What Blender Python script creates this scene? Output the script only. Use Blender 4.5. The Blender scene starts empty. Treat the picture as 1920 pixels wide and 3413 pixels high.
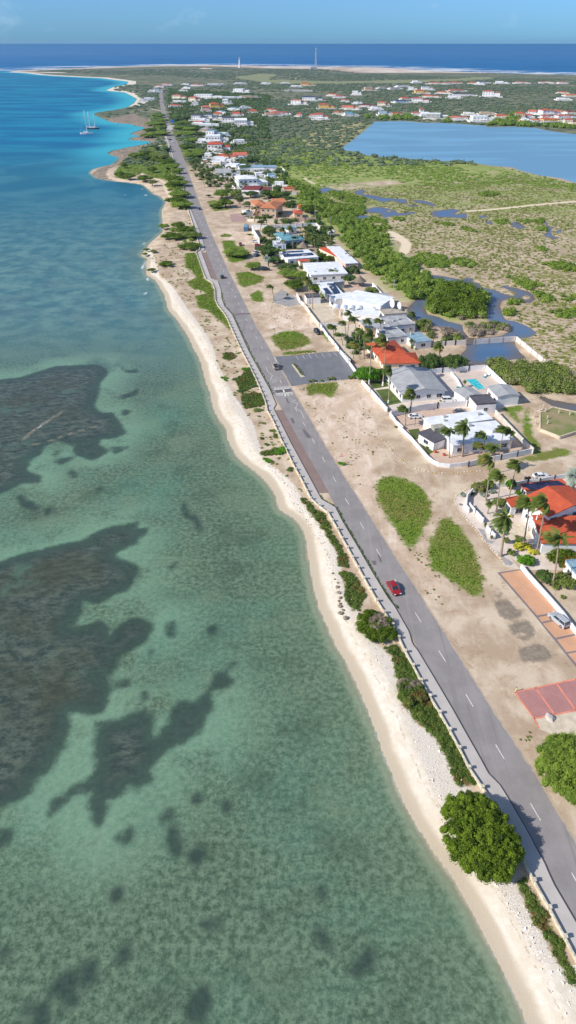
import bpy, math, random
import numpy as np
from mathutils import Vector, Matrix
R = math.radians
S = bpy.context.scene
# ------------------------------------------------------------------ camera, world, sun, exposure
CAM_H = 100.0; FPX = 2275.0; CX, CY = 960.0, 1706.5      # drone height and focal length (photo pixels)
PITCH = math.atan((CY - 143) / FPX)
cd = bpy.data.cameras.new('camera'); cam = bpy.data.objects.new('camera', cd)
S.collection.objects.link(cam); S.camera = cam
cd.sensor_fit = 'VERTICAL'; cd.sensor_height = 24.0; cd.lens = 24.0 * FPX / 3413.0
cd.clip_start = 1.0; cd.clip_end = 200000.0
cam.location = (0, 0, CAM_H); cam.rotation_euler = (math.pi/2 - PITCH, 0, 0)
SUN_EL = 35.0; SDX, SDY = -0.936, -0.352                 # horizontal direction TOWARDS the sun
w = bpy.data.worlds.new('World'); S.world = w; w.use_nodes = True
wn = w.node_tree; wn.nodes.clear()
wo = wn.nodes.new('ShaderNodeOutputWorld'); bg = wn.nodes.new('ShaderNodeBackground')
sky = wn.nodes.new('ShaderNodeTexSky'); sky.sky_type = 'NISHITA'; sky.sun_disc = False
sky.sun_elevation = R(SUN_EL); sky.sun_rotation = math.atan2(SDX, SDY)
sky.altitude = 100; sky.air_density = 1.0; sky.dust_density = 0.3; sky.ozone_density = 3.0
tint = wn.nodes.new('ShaderNodeMix'); tint.data_type = 'RGBA'; tint.blend_type = 'MULTIPLY'
tint.inputs[0].default_value = 1.0; tint.inputs[7].default_value = (0.42, 0.74, 1.0, 1)
# tropical sky: deeper blue than the model's pale horizon, with a few faint far clouds
tc = wn.nodes.new('ShaderNodeTexCoord'); sx = wn.nodes.new('ShaderNodeSeparateXYZ')
mr = wn.nodes.new('ShaderNodeMapRange'); mr.inputs[1].default_value = 0.0; mr.inputs[2].default_value = 0.5
tm = wn.nodes.new('ShaderNodeMix'); tm.data_type = 'RGBA'
tm.inputs[6].default_value = (0.19, 0.46, 0.93, 1); tm.inputs[7].default_value = (1.15, 1.0, 0.92, 1)
mp = wn.nodes.new('ShaderNodeMapping'); mp.inputs[3].default_value = (1, 1, 2.2)
cn = wn.nodes.new('ShaderNodeTexNoise'); cn.inputs['Scale'].default_value = 13.0; cn.inputs['Detail'].default_value = 6; cn.inputs['Roughness'].default_value = 0.6
cr = wn.nodes.new('ShaderNodeMapRange'); cr.inputs[1].default_value = 0.62; cr.inputs[2].default_value = 0.80; cr.inputs[4].default_value = 0.3
cm = wn.nodes.new('ShaderNodeMix'); cm.data_type = 'RGBA'; cm.inputs[7].default_value = (4.0, 5.2, 6.2, 1)
L = wn.links.new
L(tc.outputs['Generated'], sx.inputs[0]); L(sx.outputs[2], mr.inputs[0]); L(mr.outputs[0], tm.inputs[0])
L(sky.outputs[0], tint.inputs[6]); L(tm.outputs[2], tint.inputs[7])
L(tc.outputs['Generated'], mp.inputs[0]); L(mp.outputs[0], cn.inputs[0]); L(cn.outputs[0], cr.inputs[0]); L(cr.outputs[0], cm.inputs[0])
L(tint.outputs[2], cm.inputs[6]); L(cm.outputs[2], bg.inputs[0]); bg.inputs[1].default_value = 0.12
L(bg.outputs[0], wo.inputs[0])
ld = bpy.data.lights.new('sun', 'SUN'); ld.energy = 4.0; ld.angle = R(0.55); ld.color = (1.0, 0.94, 0.85)
sun = bpy.data.objects.new('sun', ld); S.collection.objects.link(sun)
sd = Vector((SDX*math.cos(R(SUN_EL)), SDY*math.cos(R(SUN_EL)), math.sin(R(SUN_EL))))
sun.rotation_euler = sd.to_track_quat('Z', 'Y').to_euler(); sun.location = (-50, -50, 200)
S.view_settings.view_transform = 'Standard'; S.view_settings.look = 'None'
S.view_settings.exposure = 0.45; S.view_settings.gamma = 1.0; S.view_settings.use_curve_mapping = False

# ------------------------------------------------------------------ helpers
COL = S.collection
LAND = 1.0
_cp, _sp = math.cos(PITCH), math.sin(PITCH)
def G(px, py, z=LAND):
    """where the sight line through a photo pixel meets the level z"""
    a = (px-CX)/FPX; b = (CY-py)/FPX
    t = (z-CAM_H)/(-_sp + b*_cp)
    return (a*t, (_cp+b*_sp)*t)
def zs(x0, y0, s, pts): return [(x0+x/s, y0+y/s) for x, y in pts]
def GP(pts, z=LAND): return [G(x, y, z) for x, y in pts]
def top_z(px, py, ty):
    """height of the top of an upright thing standing at pixel px,py whose top is seen at ty"""
    x, y = G(px, py); b = (CY-ty)/FPX
    return (b*y*_cp - y*_sp)/(_cp+b*_sp) + CAM_H - LAND
def tag(o, label=None, cat=None, group=None, kind=None):
    if label: o['label'] = label
    if cat: o['category'] = cat
    if group: o['group'] = group
    if kind: o['kind'] = kind
    return o
def empty(name, loc, rz=0.0, label=None, cat=None, group=None, sc=1.0):
    o = bpy.data.objects.new(name, None); COL.objects.link(o)
    o.location = loc; o.rotation_euler = (0, 0, rz); o.scale = (sc, sc, sc) if not hasattr(sc, '__len__') else sc
    o.empty_display_size = 0.5
    return tag(o, label, cat, group)
def link(name, me, parent=None, loc=None):
    o = bpy.data.objects.new(name, me); COL.objects.link(o)
    if parent is not None: o.parent = parent
    if loc is not None: o.location = loc
    return o
KIDS = {}
def children(o): return [c for c in o.children]
def copy_tree(o, parent=None):
    c = o.copy(); COL.objects.link(c); c.parent = parent
    for ch in children(o): copy_tree(ch, c)
    return c
class MB:
    """collects simple shapes into one mesh"""
    def __init__(s): s.v = []; s.f = []; s.m = []
    def add(s, vs, fs, m=0):
        n = len(s.v); s.v += [tuple(v) for v in vs]; s.f += [tuple(n+i for i in f) for f in fs]; s.m += [m]*len(fs); return s
    def box(s, x0, x1, y0, y1, z0, z1, m=0):
        return s.add([(x0,y0,z0),(x1,y0,z0),(x1,y1,z0),(x0,y1,z0),(x0,y0,z1),(x1,y0,z1),(x1,y1,z1),(x0,y1,z1)],
              [(0,3,2,1),(4,5,6,7),(0,1,5,4),(1,2,6,5),(2,3,7,6),(3,0,4,7)], m)
    def obox(s, p, q, w, z0, z1, m=0):
        """box along the line p-q (2D), width w"""
        dx, dy = q[0]-p[0], q[1]-p[1]; l = math.hypot(dx, dy) or 1; nx, ny = -dy/l*w/2, dx/l*w/2
        a = [(p[0]-nx,p[1]-ny),(q[0]-nx,q[1]-ny),(q[0]+nx,q[1]+ny),(p[0]+nx,p[1]+ny)]
        return s.prism(a, z0, z1, m)
    def prism(s, poly, z0, z1, m=0):
        A = sum(poly[i][0]*poly[(i+1)%len(poly)][1]-poly[(i+1)%len(poly)][0]*poly[i][1] for i in range(len(poly)))
        if A < 0: poly = poly[::-1]
        n = len(poly)
        vs = [(x,y,z0) for x,y in poly]+[(x,y,z1) for x,y in poly]
        return s.add(vs, [tuple(range(n-1,-1,-1)), tuple(range(n,2*n))]+[(i,(i+1)%n,n+(i+1)%n,n+i) for i in range(n)], m)
    def tube(s, pts, rad, n=8, m=0, cap=True):
        base = len(s.v); k = len(pts); pts = [Vector(p) for p in pts]
        if not hasattr(rad, '__len__'): rad = [rad]*k
        for i, p in enumerate(pts):
            t = (pts[min(i+1,k-1)]-pts[max(i-1,0)]).normalized()
            u = t.cross(Vector((0,1,0)) if abs(t.y) < 0.9 else Vector((1,0,0))).normalized(); v = t.cross(u)
            for j in range(n):
                a = 2*math.pi*j/n; s.v.append(tuple(p+(u*math.cos(a)+v*math.sin(a))*rad[i]))
        for i in range(k-1):
            for j in range(n):
                s.f.append((base+i*n+j, base+i*n+(j+1)%n, base+(i+1)*n+(j+1)%n, base+(i+1)*n+j)); s.m.append(m)
        if cap:
            s.f.append(tuple(base+j for j in range(n))[::-1]); s.m.append(m)
            s.f.append(tuple(base+(k-1)*n+j for j in range(n))); s.m.append(m)
        return s
    def cyl(s, x, y, z0, z1, r, n=12, m=0, r2=None):
        return s.tube([(x,y,z0),(x,y,z1)], [r, r if r2 is None else r2], n, m)
    def build(s, name, mats, parent=None, smooth=False):
        me = bpy.data.meshes.new(name); me.from_pydata(s.v, [], s.f); me.validate(); 
        if not isinstance(mats, (list, tuple)): mats = [mats]
        for x in mats: me.materials.append(x)
        if len(mats) > 1 and len(me.polygons) == len(s.m): me.polygons.foreach_set('material_index', s.m)
        if smooth: me.polygons.foreach_set('use_smooth', [True]*len(me.polygons))
        me.update(); return link(name, me, parent)
def quads_mesh(name, V, mats, tint=None, tri=False):
    """fast mesh of loose quads: V is (n,4,3)"""
    n = V.shape[0]; k = V.shape[1]; me = bpy.data.meshes.new(name)
    me.vertices.add(n*k); me.vertices.foreach_set('co', V.reshape(-1).astype(np.float32))
    me.loops.add(n*k); me.loops.foreach_set('vertex_index', np.arange(n*k, dtype=np.int32))
    me.polygons.add(n); me.polygons.foreach_set('loop_start', np.arange(0, n*k, k, dtype=np.int32))
    me.polygons.foreach_set('loop_total', np.full(n, k, dtype=np.int32))
    if tint is not None:
        a = me.attributes.new('tint', 'FLOAT', 'FACE'); a.data.foreach_set('value', tint.astype(np.float32))
    if not isinstance(mats, (list, tuple)): mats = [mats]
    for x in mats: me.materials.append(x)
    me.update(calc_edges=True); return me

# ---- node shorthand
class NT:
    def __init__(s, name):
        s.mat = bpy.data.materials.new(name); s.mat.use_nodes = True; s.t = s.mat.node_tree; s.t.nodes.clear()
        s.out = s.n('OutputMaterial'); s.geo = s.n('NewGeometry')
    def n(s, k): return s.t.nodes.new('ShaderNode'+k)
    def l(s, a, b):
        if isinstance(a, bpy.types.NodeSocket): s.t.links.new(a, b)
        elif isinstance(a, tuple) and len(a) == 3 and b.type == 'RGBA': b.default_value = (*a, 1)
        else: b.default_value = a
    @property
    def pos(s): return s.geo.outputs['Position']
    def obj(s): return s.n('TexCoord').outputs['Object']
    def map(s, v, sc=(1,1,1), rot=(0,0,0)):
        m = s.n('Mapping'); s.l(v, m.inputs[0]); m.inputs[3].default_value = sc; m.inputs[2].default_value = rot; return m.outputs[0]
    def noise(s, v, scale, detail=4, rough=0.55, dist=0.0):
        m = s.n('TexNoise'); s.l(v, m.inputs['Vector']); m.inputs['Scale'].default_value = scale
        m.inputs['Detail'].default_value = detail; m.inputs['Roughness'].default_value = rough; m.inputs['Distortion'].default_value = dist
        return m.outputs[0]
    def voro(s, v, scale, feat='F1', out=0):
        m = s.n('TexVoronoi'); s.l(v, m.inputs['Vector']); m.inputs['Scale'].default_value = scale; m.feature = feat; return m.outputs[out]
    def attr(s, name):
        m = s.n('Attribute'); m.attribute_name = name; return m.outputs['Fac']
    def m(s, op, a, b=0.0, c=None):
        x = s.n('Math'); x.operation = op; s.l(a, x.inputs[0]); s.l(b, x.inputs[1])
        if c is not None: s.l(c, x.inputs[2])
        return x.outputs[0]
    def ss(s, v, lo, hi, a=0.0, b=1.0):
        x = s.n('MapRange'); x.interpolation_type = 'SMOOTHSTEP'; s.l(v, x.inputs[0])
        s.l(lo, x.inputs[1]); s.l(hi, x.inputs[2]); x.inputs[3].default_value = a; x.inputs[4].default_value = b; return x.outputs[0]
    def mix(s, f, a, b, mode='MIX'):
        x = s.n('Mix'); x.data_type = 'RGBA'; x.blend_type = mode; s.l(f, x.inputs[0]); s.l(a, x.inputs[6]); s.l(b, x.inputs[7]); return x.outputs[2]
    def edge(s, sdf, noise, amp, w):
        """sharp but ragged mask from a distance field"""
        v = s.m('ADD', sdf, s.m('MULTIPLY', s.m('SUBTRACT', noise, 0.5), amp)); return s.ss(v, -w, w)
    def bump(s, h, strength=0.3, dist=0.1):
        b = s.n('Bump'); s.l(h, b.inputs['Height']); b.inputs['Strength'].default_value = strength; b.inputs['Distance'].default_value = dist; return b.outputs[0]
    def bsdf(s, col, rough=0.8, normal=None, spec=0.3, metal=0.0):
        p = s.n('BsdfPrincipled'); s.l(col, p.inputs['Base Color']); s.l(rough, p.inputs['Roughness'])
        p.inputs['Specular IOR Level'].default_value = spec; p.inputs['Metallic'].default_value = metal
        if normal is not None: s.l(normal, p.inputs['Normal'])
        return p
    def done(s, sh): s.t.links.new(sh if isinstance(sh, bpy.types.NodeSocket) else sh.outputs[0], s.out.inputs[0]); return s.mat
def sc(r, g, b, k=1.0):
    f = lambda c: (c/255/12.92 if c/255 < 0.04045 else ((c/255+0.055)/1.055)**2.4)*k
    return (f(r), f(g), f(b))
MATS = {}
def M(name, col, rough=0.75, var=0.18, scale=0.8, bump=0.0, spec=0.3, metal=0.0, col2=None, fine=8.0):
    if name in MATS: return MATS[name]
    t = NT(name); p = t.obj()
    n1 = t.noise(p, scale, 5, 0.6); n2 = t.noise(p, fine, 3, 0.6)
    f = t.m('ADD', t.m('MULTIPLY', n1, 0.65), t.m('MULTIPLY', n2, 0.35))
    c2 = col2 or tuple(c*(1-var) for c in col); c1 = tuple(min(1, c*(1+var*0.6)) for c in col) if not col2 else col
    c = t.mix(t.ss(f, 0.35, 0.65), c2, c1)
    MATS[name] = t.done(t.bsdf(c, rough, t.bump(n2, bump, 0.05) if bump else None, spec, metal)); return MATS[name]
# ------------------------------------------------------------------ outlines of the place (read off the photo, laid on the ground)
COAST = (zs(1400,2750,2.7865,[(1040,1847),(960,1650),(840,1400),(700,1130),(600,940),(500,750),(400,580),(330,460),(230,340),(130,200),(40,60)]) +
 zs(1100,2100,2.898,[(790,1739),(700,1560),(620,1350),(540,1180),(480,990),(400,790),(330,620),(250,440),(180,300),(90,160)]) +
 zs(900,1600,2.898,[(560,1370),(500,1230),(450,1050),(410,850),(385,650),(360,520),(310,420),(230,350),(130,300),(95,240),(70,130)]) +
 zs(640,1150,3.6225,[(960,1690),(860,1580),(740,1490),(640,1420),(560,1340),(500,1230),(450,1130),(435,1000),(370,930),(300,820),(260,700),(250,590),(200,490),(170,380),(130,230),(90,130)]) +
 zs(440,760,3.6225,[(760,1449),(690,1300),(600,1160),(520,1060),(450,980),(430,900),(400,790),(360,730),(300,640),(240,590),(190,570),(185,450),(200,370),(130,345),(120,320),(180,260),(230,180),(300,120),(380,50)]) +
 zs(280,400,3.6225,[(950,1087),(1000,990),(940,930),(850,890),(780,830),(720,780),(560,755),(400,740),(250,720),(150,700),(80,640),(110,600),(200,570),(330,545),(400,500),(430,450),(350,430),(290,400),(340,370),(450,350),(560,325),(700,300),(800,285),(820,262),(700,250),(540,240),(580,210),(690,200),(650,185),(570,170),(600,150),(700,115),(750,95),(700,80),(610,70),(600,50),(450,42),(330,25)]) +
 zs(0,100,2.264,[(780,670),(705,635),(740,622),(860,605),(960,585),(1010,555),(1035,520),(980,490),(940,470),(830,460),(800,455),(860,430),(960,410),(970,390),(880,378),(760,362),(650,358),(530,352),(400,345),(300,338),(200,325),(60,318),(150,306),(400,296),(700,283),(1050,272)]) +
 [(640,217),(721,216.7),(803,218),(900,220),(943,221.4),(1053,222.8),(1163,224),(1260,225.5),(1316,228),(1437,236),(1570,241),(1690,244.5),(1787,247.5),(1920,250)])
COAST_G = [(60.0,-200.0),(52.0,-60.0),(44.0,0.0)] + GP(COAST, 0.0) + [G(2500,262,0), (9000,1500), (6000,-300), (200,-260)]
LAGOON = (zs(1000,500,2.898,[(410,-28),(430,0),(560,20),(640,50),(800,65),(1000,80),(1280,100)]) + zs(1400,380,2.7865,[(0,430),(450,440),(620,475),(860,495),(900,515),(1080,565),(1300,595),(1449,640)]) +
 [(2400,740),(2400,500)] + zs(1570,200,4.14,[(1449,1025),(1150,990),(980,960),(900,935),(600,920),(230,925),(200,905),(50,900)]) + zs(1220,200,4.14,[(1290,880),(1060,870),(750,865),(500,840),(120,850)]) + [(1199,448)])
a1 = lambda p: zs(1000,500,2.898,p)
b1 = lambda p: zs(1300,680,2.337,p)
c8 = lambda p: zs(1320,1000,2.415,p)
PONDS = [a1([(180,385),(250,355),(320,380),(430,395),(440,412),(350,402),(270,400),(230,422),(200,415)]),
 a1([(165,440),(260,445),(270,470),(320,490),(330,525),(290,500),(200,465)]),
 a1([(380,470),(430,455),(450,470),(420,485),(390,485)]),
 a1([(520,400),(600,380),(640,390),(610,430),(700,435),(850,465),(1030,475),(1045,520),(960,512),(900,490),(790,505),(720,478),(600,450),(540,425)]),
 a1([(1080,475),(1180,485),(1250,500),(1320,530),(1300,548),(1220,525),(1100,500)]),
 a1([(1030,532),(1140,527),(1155,545),(1060,548)]),
 a1([(620,575),(740,548),(860,565),(920,580),(950,610),(1110,592),(1120,615),(990,635),(900,635),(820,658),(780,640),(760,610),(650,605)]),
 a1([(490,640),(620,625),(690,640),(640,662),(560,664)]),
 a1([(1260,595),(1449,568),(1560,580),(1449,642),(1330,640),(1280,625)]),
 b1([(320,90),(420,50),(500,30),(510,80),(600,70),(600,118),(540,108),(440,103),(370,104)]),
 b1([(700,88),(760,88),(765,102),(700,112)]), b1([(740,130),(800,138),(805,162),(745,148)]),
 b1([(950,138),(1000,138),(1065,185),(1010,195),(950,172)]),
 b1([(1200,140),(1230,140),(1240,172),(1310,190),(1342,200),(1330,232),(1280,215),(1250,208),(1270,250),(1345,268),(1270,272),(1190,242),(1230,215),(1220,180)]),
 [(1411,911),(1471,920),(1540,932),(1557,924),(1582,928),(1574,937),(1600,945),(1608,958),(1642,962),(1668,975),(1711,988),(1719,975),(1668,954),(1677,950),(1728,962),(1771,975),(1788,997),(1766,1012),(1728,1001),(1698,997),(1677,1001),(1668,1018),(1677,1052),(1690,1068),(1717,1070),(1767,1091),(1792,1112),(1767,1124),(1730,1128),(1717,1134),(1720,1148),(1734,1174),(1759,1195),(1705,1199),(1672,1211),(1589,1217),(1540,1198),(1535,1180),(1552,1165),(1556,1130),(1543,1132),(1519,1103),(1465,1091),(1403,1070),(1374,1058),(1355,1040),(1360,1022),(1386,999),(1428,997),(1420,1035),(1428,1048),(1463,1056),(1488,1069),(1506,1074),(1543,1083),(1628,1064),(1618,1033),(1608,1018),(1632,1005),(1600,980),(1557,962),(1505,954),(1467,945),(1450,932)],
 c8([(1140,755),(1250,800),(1449,835),(1560,860),(1560,930),(1400,890),(1250,850),(1150,790)])]
ISLES = [c8([(540,200),(560,178),(740,160),(760,190),(930,215),(930,240),(840,290),(640,305),(590,300),(545,250)]),
 b1([(740,655),(800,640),(835,655),(800,668)]), b1([(1030,720),(1070,710),(1100,730),(1070,745),(1040,742)]), b1([(560,650),(580,640),(592,655),(575,664)]),
 b1([(508,640),(525,633),(540,648),(520,656)]), b1([(1250,195),(1300,185),(1315,200),(1280,218)]),
 a1([(840,585),(870,578),(880,590),(850,598)]), a1([(690,620),(760,608),(800,640),(730,650)])]
KERB_L = [(552,416),(556,452),(583.6,538),(608.5,615),(628,676),(662,760),(677.4,804),(683,833),(671,838),(705,928),(727,937),(736.8,964),(739.5,994.6),(749,1021),(774,1047),(825,1160),(844,1197),(861,1227),(899.5,1296),(921.6,1347),(913,1361),(971,1476),(1040,1603),(1072.5,1663.5),(1119,1690),(1141.5,1734.6),(1193,1821),(1245,1910.6),(1293,1990),(1319,2024),(1366,2107),(1376,2145),(1393,2165.6),(1445,2252),(1514,2369),(1543.5,2422.5),(1601,2523),(1630,2577),(1669,2616),(1698,2663),(1744.5,2742),(1773,2792),(1784,2815),(1816,2872),(1831,2908),(1849,2947),(1920,3068)]
WALL = [(545,452),(570,520),(596,600),(612,650),(632,715),(650,770),(664,815),(666,832),(652.6,838.7),(669,884),(680,914.6),(688,932.5),(706,939.4),(716,964),(717.4,1000),(727,1019.5),(743.7,1039),(757.5,1061),(777,1105),(801.6,1160),(830.5,1216),(852.6,1260),(877,1318),(889,1350),(883,1357),(898.6,1379),(915,1412),(934.5,1459),(951,1492),(981.5,1555.5),(1003.5,1594),(1037,1662),(1048,1676),(1090,1700),(1105,1728),(1121,1755),(1134.6,1783),(1152,1812),(1169,1845),(1186.4,1876),(1207,1914),(1221,1942),(1245,1980),(1266,2019),(1295,2059),(1321,2100),(1338,2148),(1362,2190),(1388,2238),(1414,2288),(1445,2341.5),(1479.6,2397),(1510.6,2455),(1543,2516),(1572,2577),(1601,2616),(1630,2650),(1673,2724),(1712,2804),(1759,2888),(1780,2937),(1805.5,2980),(1856,3073),(1884.5,3127),(1920,3195)]
ROAD_R = [(540,300),(545,340),(553,375),(567,411),(578,450),(597.5,490),(619.5,546),(641.6,610),(666.5,676),(698,760),(732.6,837),(774,925.6),(812.7,1000),(840,1058),(868,1108),(916.6,1190),(970,1288),(1037,1398),(1092,1495),(1147,1583),(1231,1714),(1307,1834.6),(1400,1976),(1474,2094),(1531,2183),(1600,2293),(1630,2343.5),(1723,2480),(1795,2591),(1902,2774),(1960,2870)]
ROAD_L = [(531,300),(533,340),(539,375),(550,416),(556,452),(583.6,538),(608.5,615),(628,676),(662,760),(684,833),(724,931),(736.8,964),(749,1021),(774,1047),(825,1160),(861,1227),(899.5,1296),(931,1350),(990,1460),(1060,1582),(1119,1690),(1141.5,1734.6),(1193,1821),(1245,1910.6),(1293,1990),(1319,2024),(1366,2107),(1393,2165.6),(1445,2252),(1514,2369),(1543.5,2422.5),(1601,2523),(1630,2577),(1698,2663),(1744.5,2742),(1784,2815),(1831,2908),(1849,2947),(1920,3068)]
RUB_L = [(1884,3396),(1849,3324),(1802,3234),(1759,3152),(1723,3080),(1673,2994),(1630,2926),(1520,2800),(1466,2700),(1445,2645),(1421,2583),(1400,2538),(1379.5,2479.6),(1359,2431),(1345,2400),(1338,2355),(1321,2314),(1293,2262),(1262,2214),(1221,2152),(1195,2090),(1172,2048.6),(1141.5,2021),(1128,1945),(1107,1903.7),(1093,1855),(1038,1783),(1007,1734.6),(969,1683),(952,1634.5),(895,1570),(861,1514),(844,1481),(828,1440),(805.6,1398),(772.5,1357),(756,1304.6),(734,1255),(709,1205),(695,1150),(665,1100),(620,1050),(585,1000),(560,960),(535,930)]
RUB_R = [(545,925),(575,955),(600,990),(640,1050),(680,1100),(709,1150),(723,1205),(750,1266),(783.5,1321),(816.7,1371),(844,1412),(861,1467.5),(877,1520),(905,1550),(943.7,1578),(986,1621),(1014,1679),(1055,1727.7),(1093,1786),(1121,1841.5),(1138,1890),(1138,1931),(1155,1972.7),(1190,2028),(1215,2075),(1238,2130),(1279,2165.6),(1307,2193),(1324,2245),(1330,2293),(1355,2355),(1383,2404),(1421,2431),(1466,2480),(1490,2528),(1517.5,2576),(1559,2618),(1600,2750),(1723,2951),(1755,3023),(1795,3084),(1823.5,3145),(1849,3199),(1884,3252),(1913,3324)]
z4 = lambda p: zs(900,1600,2.898,p)
z5 = lambda p: zs(1100,2100,2.898,p)
z7 = lambda p: zs(1400,2750,2.7865,p)
z3 = lambda p: zs(860,1100,3.6225,p)
z2 = lambda p: zs(640,1150,3.6225,p)
s4 = lambda p: zs(440,760,3.6225,p)
s2 = lambda p: zs(280,400,3.6225,p)
f1 = lambda p: zs(0,0,0.75469,p)
y2 = lambda p: zs(760,820,2.898,p)
STRIP = [z4([(290,180),(350,180),(440,290),(530,330),(600,500),(660,600),(730,720),(760,790),(740,850),(670,830),(650,700),(600,620),(540,520),(450,390),(330,240)]),
 z4([(670,900),(760,880),(830,940),(870,1000),(930,1090),(890,1180),(850,1270),(790,1250),(720,1130),(730,1000)]),
 z5([(500,180),(640,130),(700,220),(800,340),(900,520),(960,640),(1090,860),(1180,1020),(1290,1220),(1370,1400),(1400,1490),(1330,1500),(1230,1490),(1150,1300),(1060,1100),(920,950),(820,880),(700,700),(640,470),(620,300),(560,200)]),
 z7([(910,540),(980,510),(1060,650),(1130,720),(1190,820),(1250,1000),(1340,1130),(1440,1400),(1449,1520),(1350,1380),(1250,1230),(1150,1020),(1050,880),(980,720)]),
 z2([(600,600),(760,560),(880,610),(900,700),(840,740),(640,770),(600,700)]), z2([(520,420),(700,280),(760,400),(770,490),(600,590),(560,500)]),
 z2([(820,1300),(960,1260),(1100,1240),(1140,1300),(1000,1330),(850,1340)]), z2([(370,100),(480,90),(540,140),(460,190),(380,170)])]
LUSH = [s4([(640,300),(800,300),(850,450),(870,600),(960,660),(1000,800),(1000,870),(850,760),(740,740),(650,650),(780,600),(700,500),(640,480)]),
 s4([(760,810),(1000,790),(1020,900),(1130,1020),(1210,1280),(1100,1150),(1000,1080),(930,1000),(800,960)]),
 z3([(160,80),(300,15),(450,10),(600,80),(640,150),(560,200),(430,230),(280,245),(200,170)]), z3([(300,265),(690,240),(690,268),(440,298),(300,300)]),
 z3([(580,700),(620,650),(940,630),(965,680),(930,770),(870,810),(750,760),(660,790),(600,795)]),
 f1([(945,1210),(975,1197),(1010,1200),(1060,1225),(1087,1265),(1085,1300),(1060,1345),(1042,1380),(1020,1370),(985,1320),(950,1260)]),
 f1([(1110,1305),(1130,1300),(1165,1335),(1195,1385),(1215,1440),(1215,1495),(1190,1500),(1140,1465),(1085,1430),(1075,1400),(1085,1350)]),
 s4([(1080,150),(1240,150),(1260,220),(1380,300),(1400,330),(1300,400),(1200,410),(1130,340)]),
 y2([(65,260),(200,245),(355,300),(330,350),(150,405),(110,370)]), y2([(205,470),(290,425),(330,450),(355,545),(250,535)]),
 s4([(1060,90),(1120,65),(1210,85),(1190,105),(1080,110)]), y2([(0,0),(140,0),(220,90),(160,140),(60,160),(0,150)]),
 zs(980,900,3.15,[(275,640),(320,625),(385,760),(360,770)]), zs(1320,1000,2.415,[(1040,880),(1060,860),(1100,1080),(1180,1230),(1300,1180),(1449,1230),(1200,1290),(900,1300),(1110,1250),(1100,1190),(1020,1080)]),
 zs(1320,1000,2.415,[(830,860),(1010,845),(1040,880),(960,900),(1000,1000)]),
 zs(620,560,4.26,[(290,470),(420,450),(560,560),(640,590),(400,615)]),
 z3([(740,30),(800,0),(880,140),(830,110)]),
 s2([(360,640),(430,560),(600,500),(700,330),(900,330),(1000,280),(1010,420),(1100,560),(1000,720),(850,700),(700,640),(500,720),(380,690)])]
ROCKY = [s2([(80,640),(200,570),(330,545),(400,500),(430,450),(290,400),(340,370),(560,325),(700,300),(820,262),(850,270),(700,340),(640,420),(540,430),(420,540),(300,590),(260,650),(300,700),(400,720),(250,720),(150,700)]),
 s2([(820,262),(540,240),(580,210),(650,185),(570,170),(600,150),(750,95),(600,50),(330,25),(250,0),(600,-80),(900,60),(940,200)])]
PALE = [z4([(770,0),(1000,0),(1010,140),(1080,310),(1160,430),(1300,650),(1380,700),(1500,560),(1560,800),(1600,1100),(1440,1080),(1250,780),(1000,360)]),
 z3([(420,690),(600,790),(960,800),(960,640),(1180,600),(1449,840),(1449,1500),(1250,1900),(1000,1650),(800,1330),(600,1000)]),
 y2([(330,440),(400,430),(430,560),(350,560)]), s4([(950,30),(1300,40),(1449,120),(1449,200),(1280,180),(1230,140),(1070,140),(1040,120)]),
 y2([(300,600),(600,590),(860,700),(880,800),(500,800),(330,760)]),
 zs(1320,1000,2.415,[(1000,320),(1140,300),(1449,560),(1449,640),(1250,540)]),
 s2([(250,660),(290,590),(430,550),(360,600),(340,680),(380,700),(660,730),(1000,760),(1010,780),(760,810),(640,755),(300,720)])]
TRACKS = [(a1([(30,265),(120,320),(240,350),(400,365)]), 3.0), (a1([(530,760),(700,775),(860,845),(1000,869)]), 7.0),
 (b1([(1449,-20),(1100,10),(850,38),(700,50),(600,55)]), 4.5), (b1([(0,220),(60,250),(130,310),(110,370),(60,400),(150,480),(250,530)]), 6.0),
 (s2([(600,600),(650,605),(720,660),(800,690),(930,730),(990,770),(980,800),(1000,860),(1040,920)]), 3.2), (s2([(640,600),(650,570),(700,548),(790,537)]), 2.6), (s2([(830,420),(800,380),(850,330),(960,295)]), 3.0),
 (zs(500,180,3.6225,[(0,660),(200,700),(500,710),(900,700)]), 5.0), (zs(860,180,3.6225,[(0,470),(260,460),(600,460),(1000,455),(1449,440)]), 7.0),
 (zs(860,180,3.6225,[(430,280),(460,300),(600,310),(800,325)]), 5.0)]
GOLF = [zs(500,180,3.6225,[(1000,275),(1150,260),(1300,240),(1449,240),(1449,340),(1300,330),(1050,290)]), zs(860,180,3.6225,[(-20,330),(200,310),(450,315),(700,325),(1000,330),(1449,325),(1449,345),(1000,360),(400,360),(100,345)]),
 zs(860,180,3.6225,[(0,235),(230,245),(200,275),(0,280)]),
 zs(1220,200,4.14,[(-20,290),(500,275),(1200,262),(1449,240),(1460,290),(1100,290),(400,320),(0,320)]), zs(1570,200,4.14,[(-20,235),(250,235),(330,260),(200,275),(0,270)])]
SCRUB = [[(880,470),(1140,440),(1250,405),(1140,490),(1148,502),(1221,520),(1400,537),(1561,541),(1722,568),(1920,615),(2400,760),(2400,800),(1920,640),(1720,610),(1500,640),(1300,600),(1100,620),(1060,700),(1200,740),(1300,800),(1450,932),(1632,1005),(1620,1060),(1500,1075),(1300,960),(1090,760),(930,640),(860,600),(820,540),(700,480)]]
SCRUB_FAR_Y = 740.0
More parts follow.
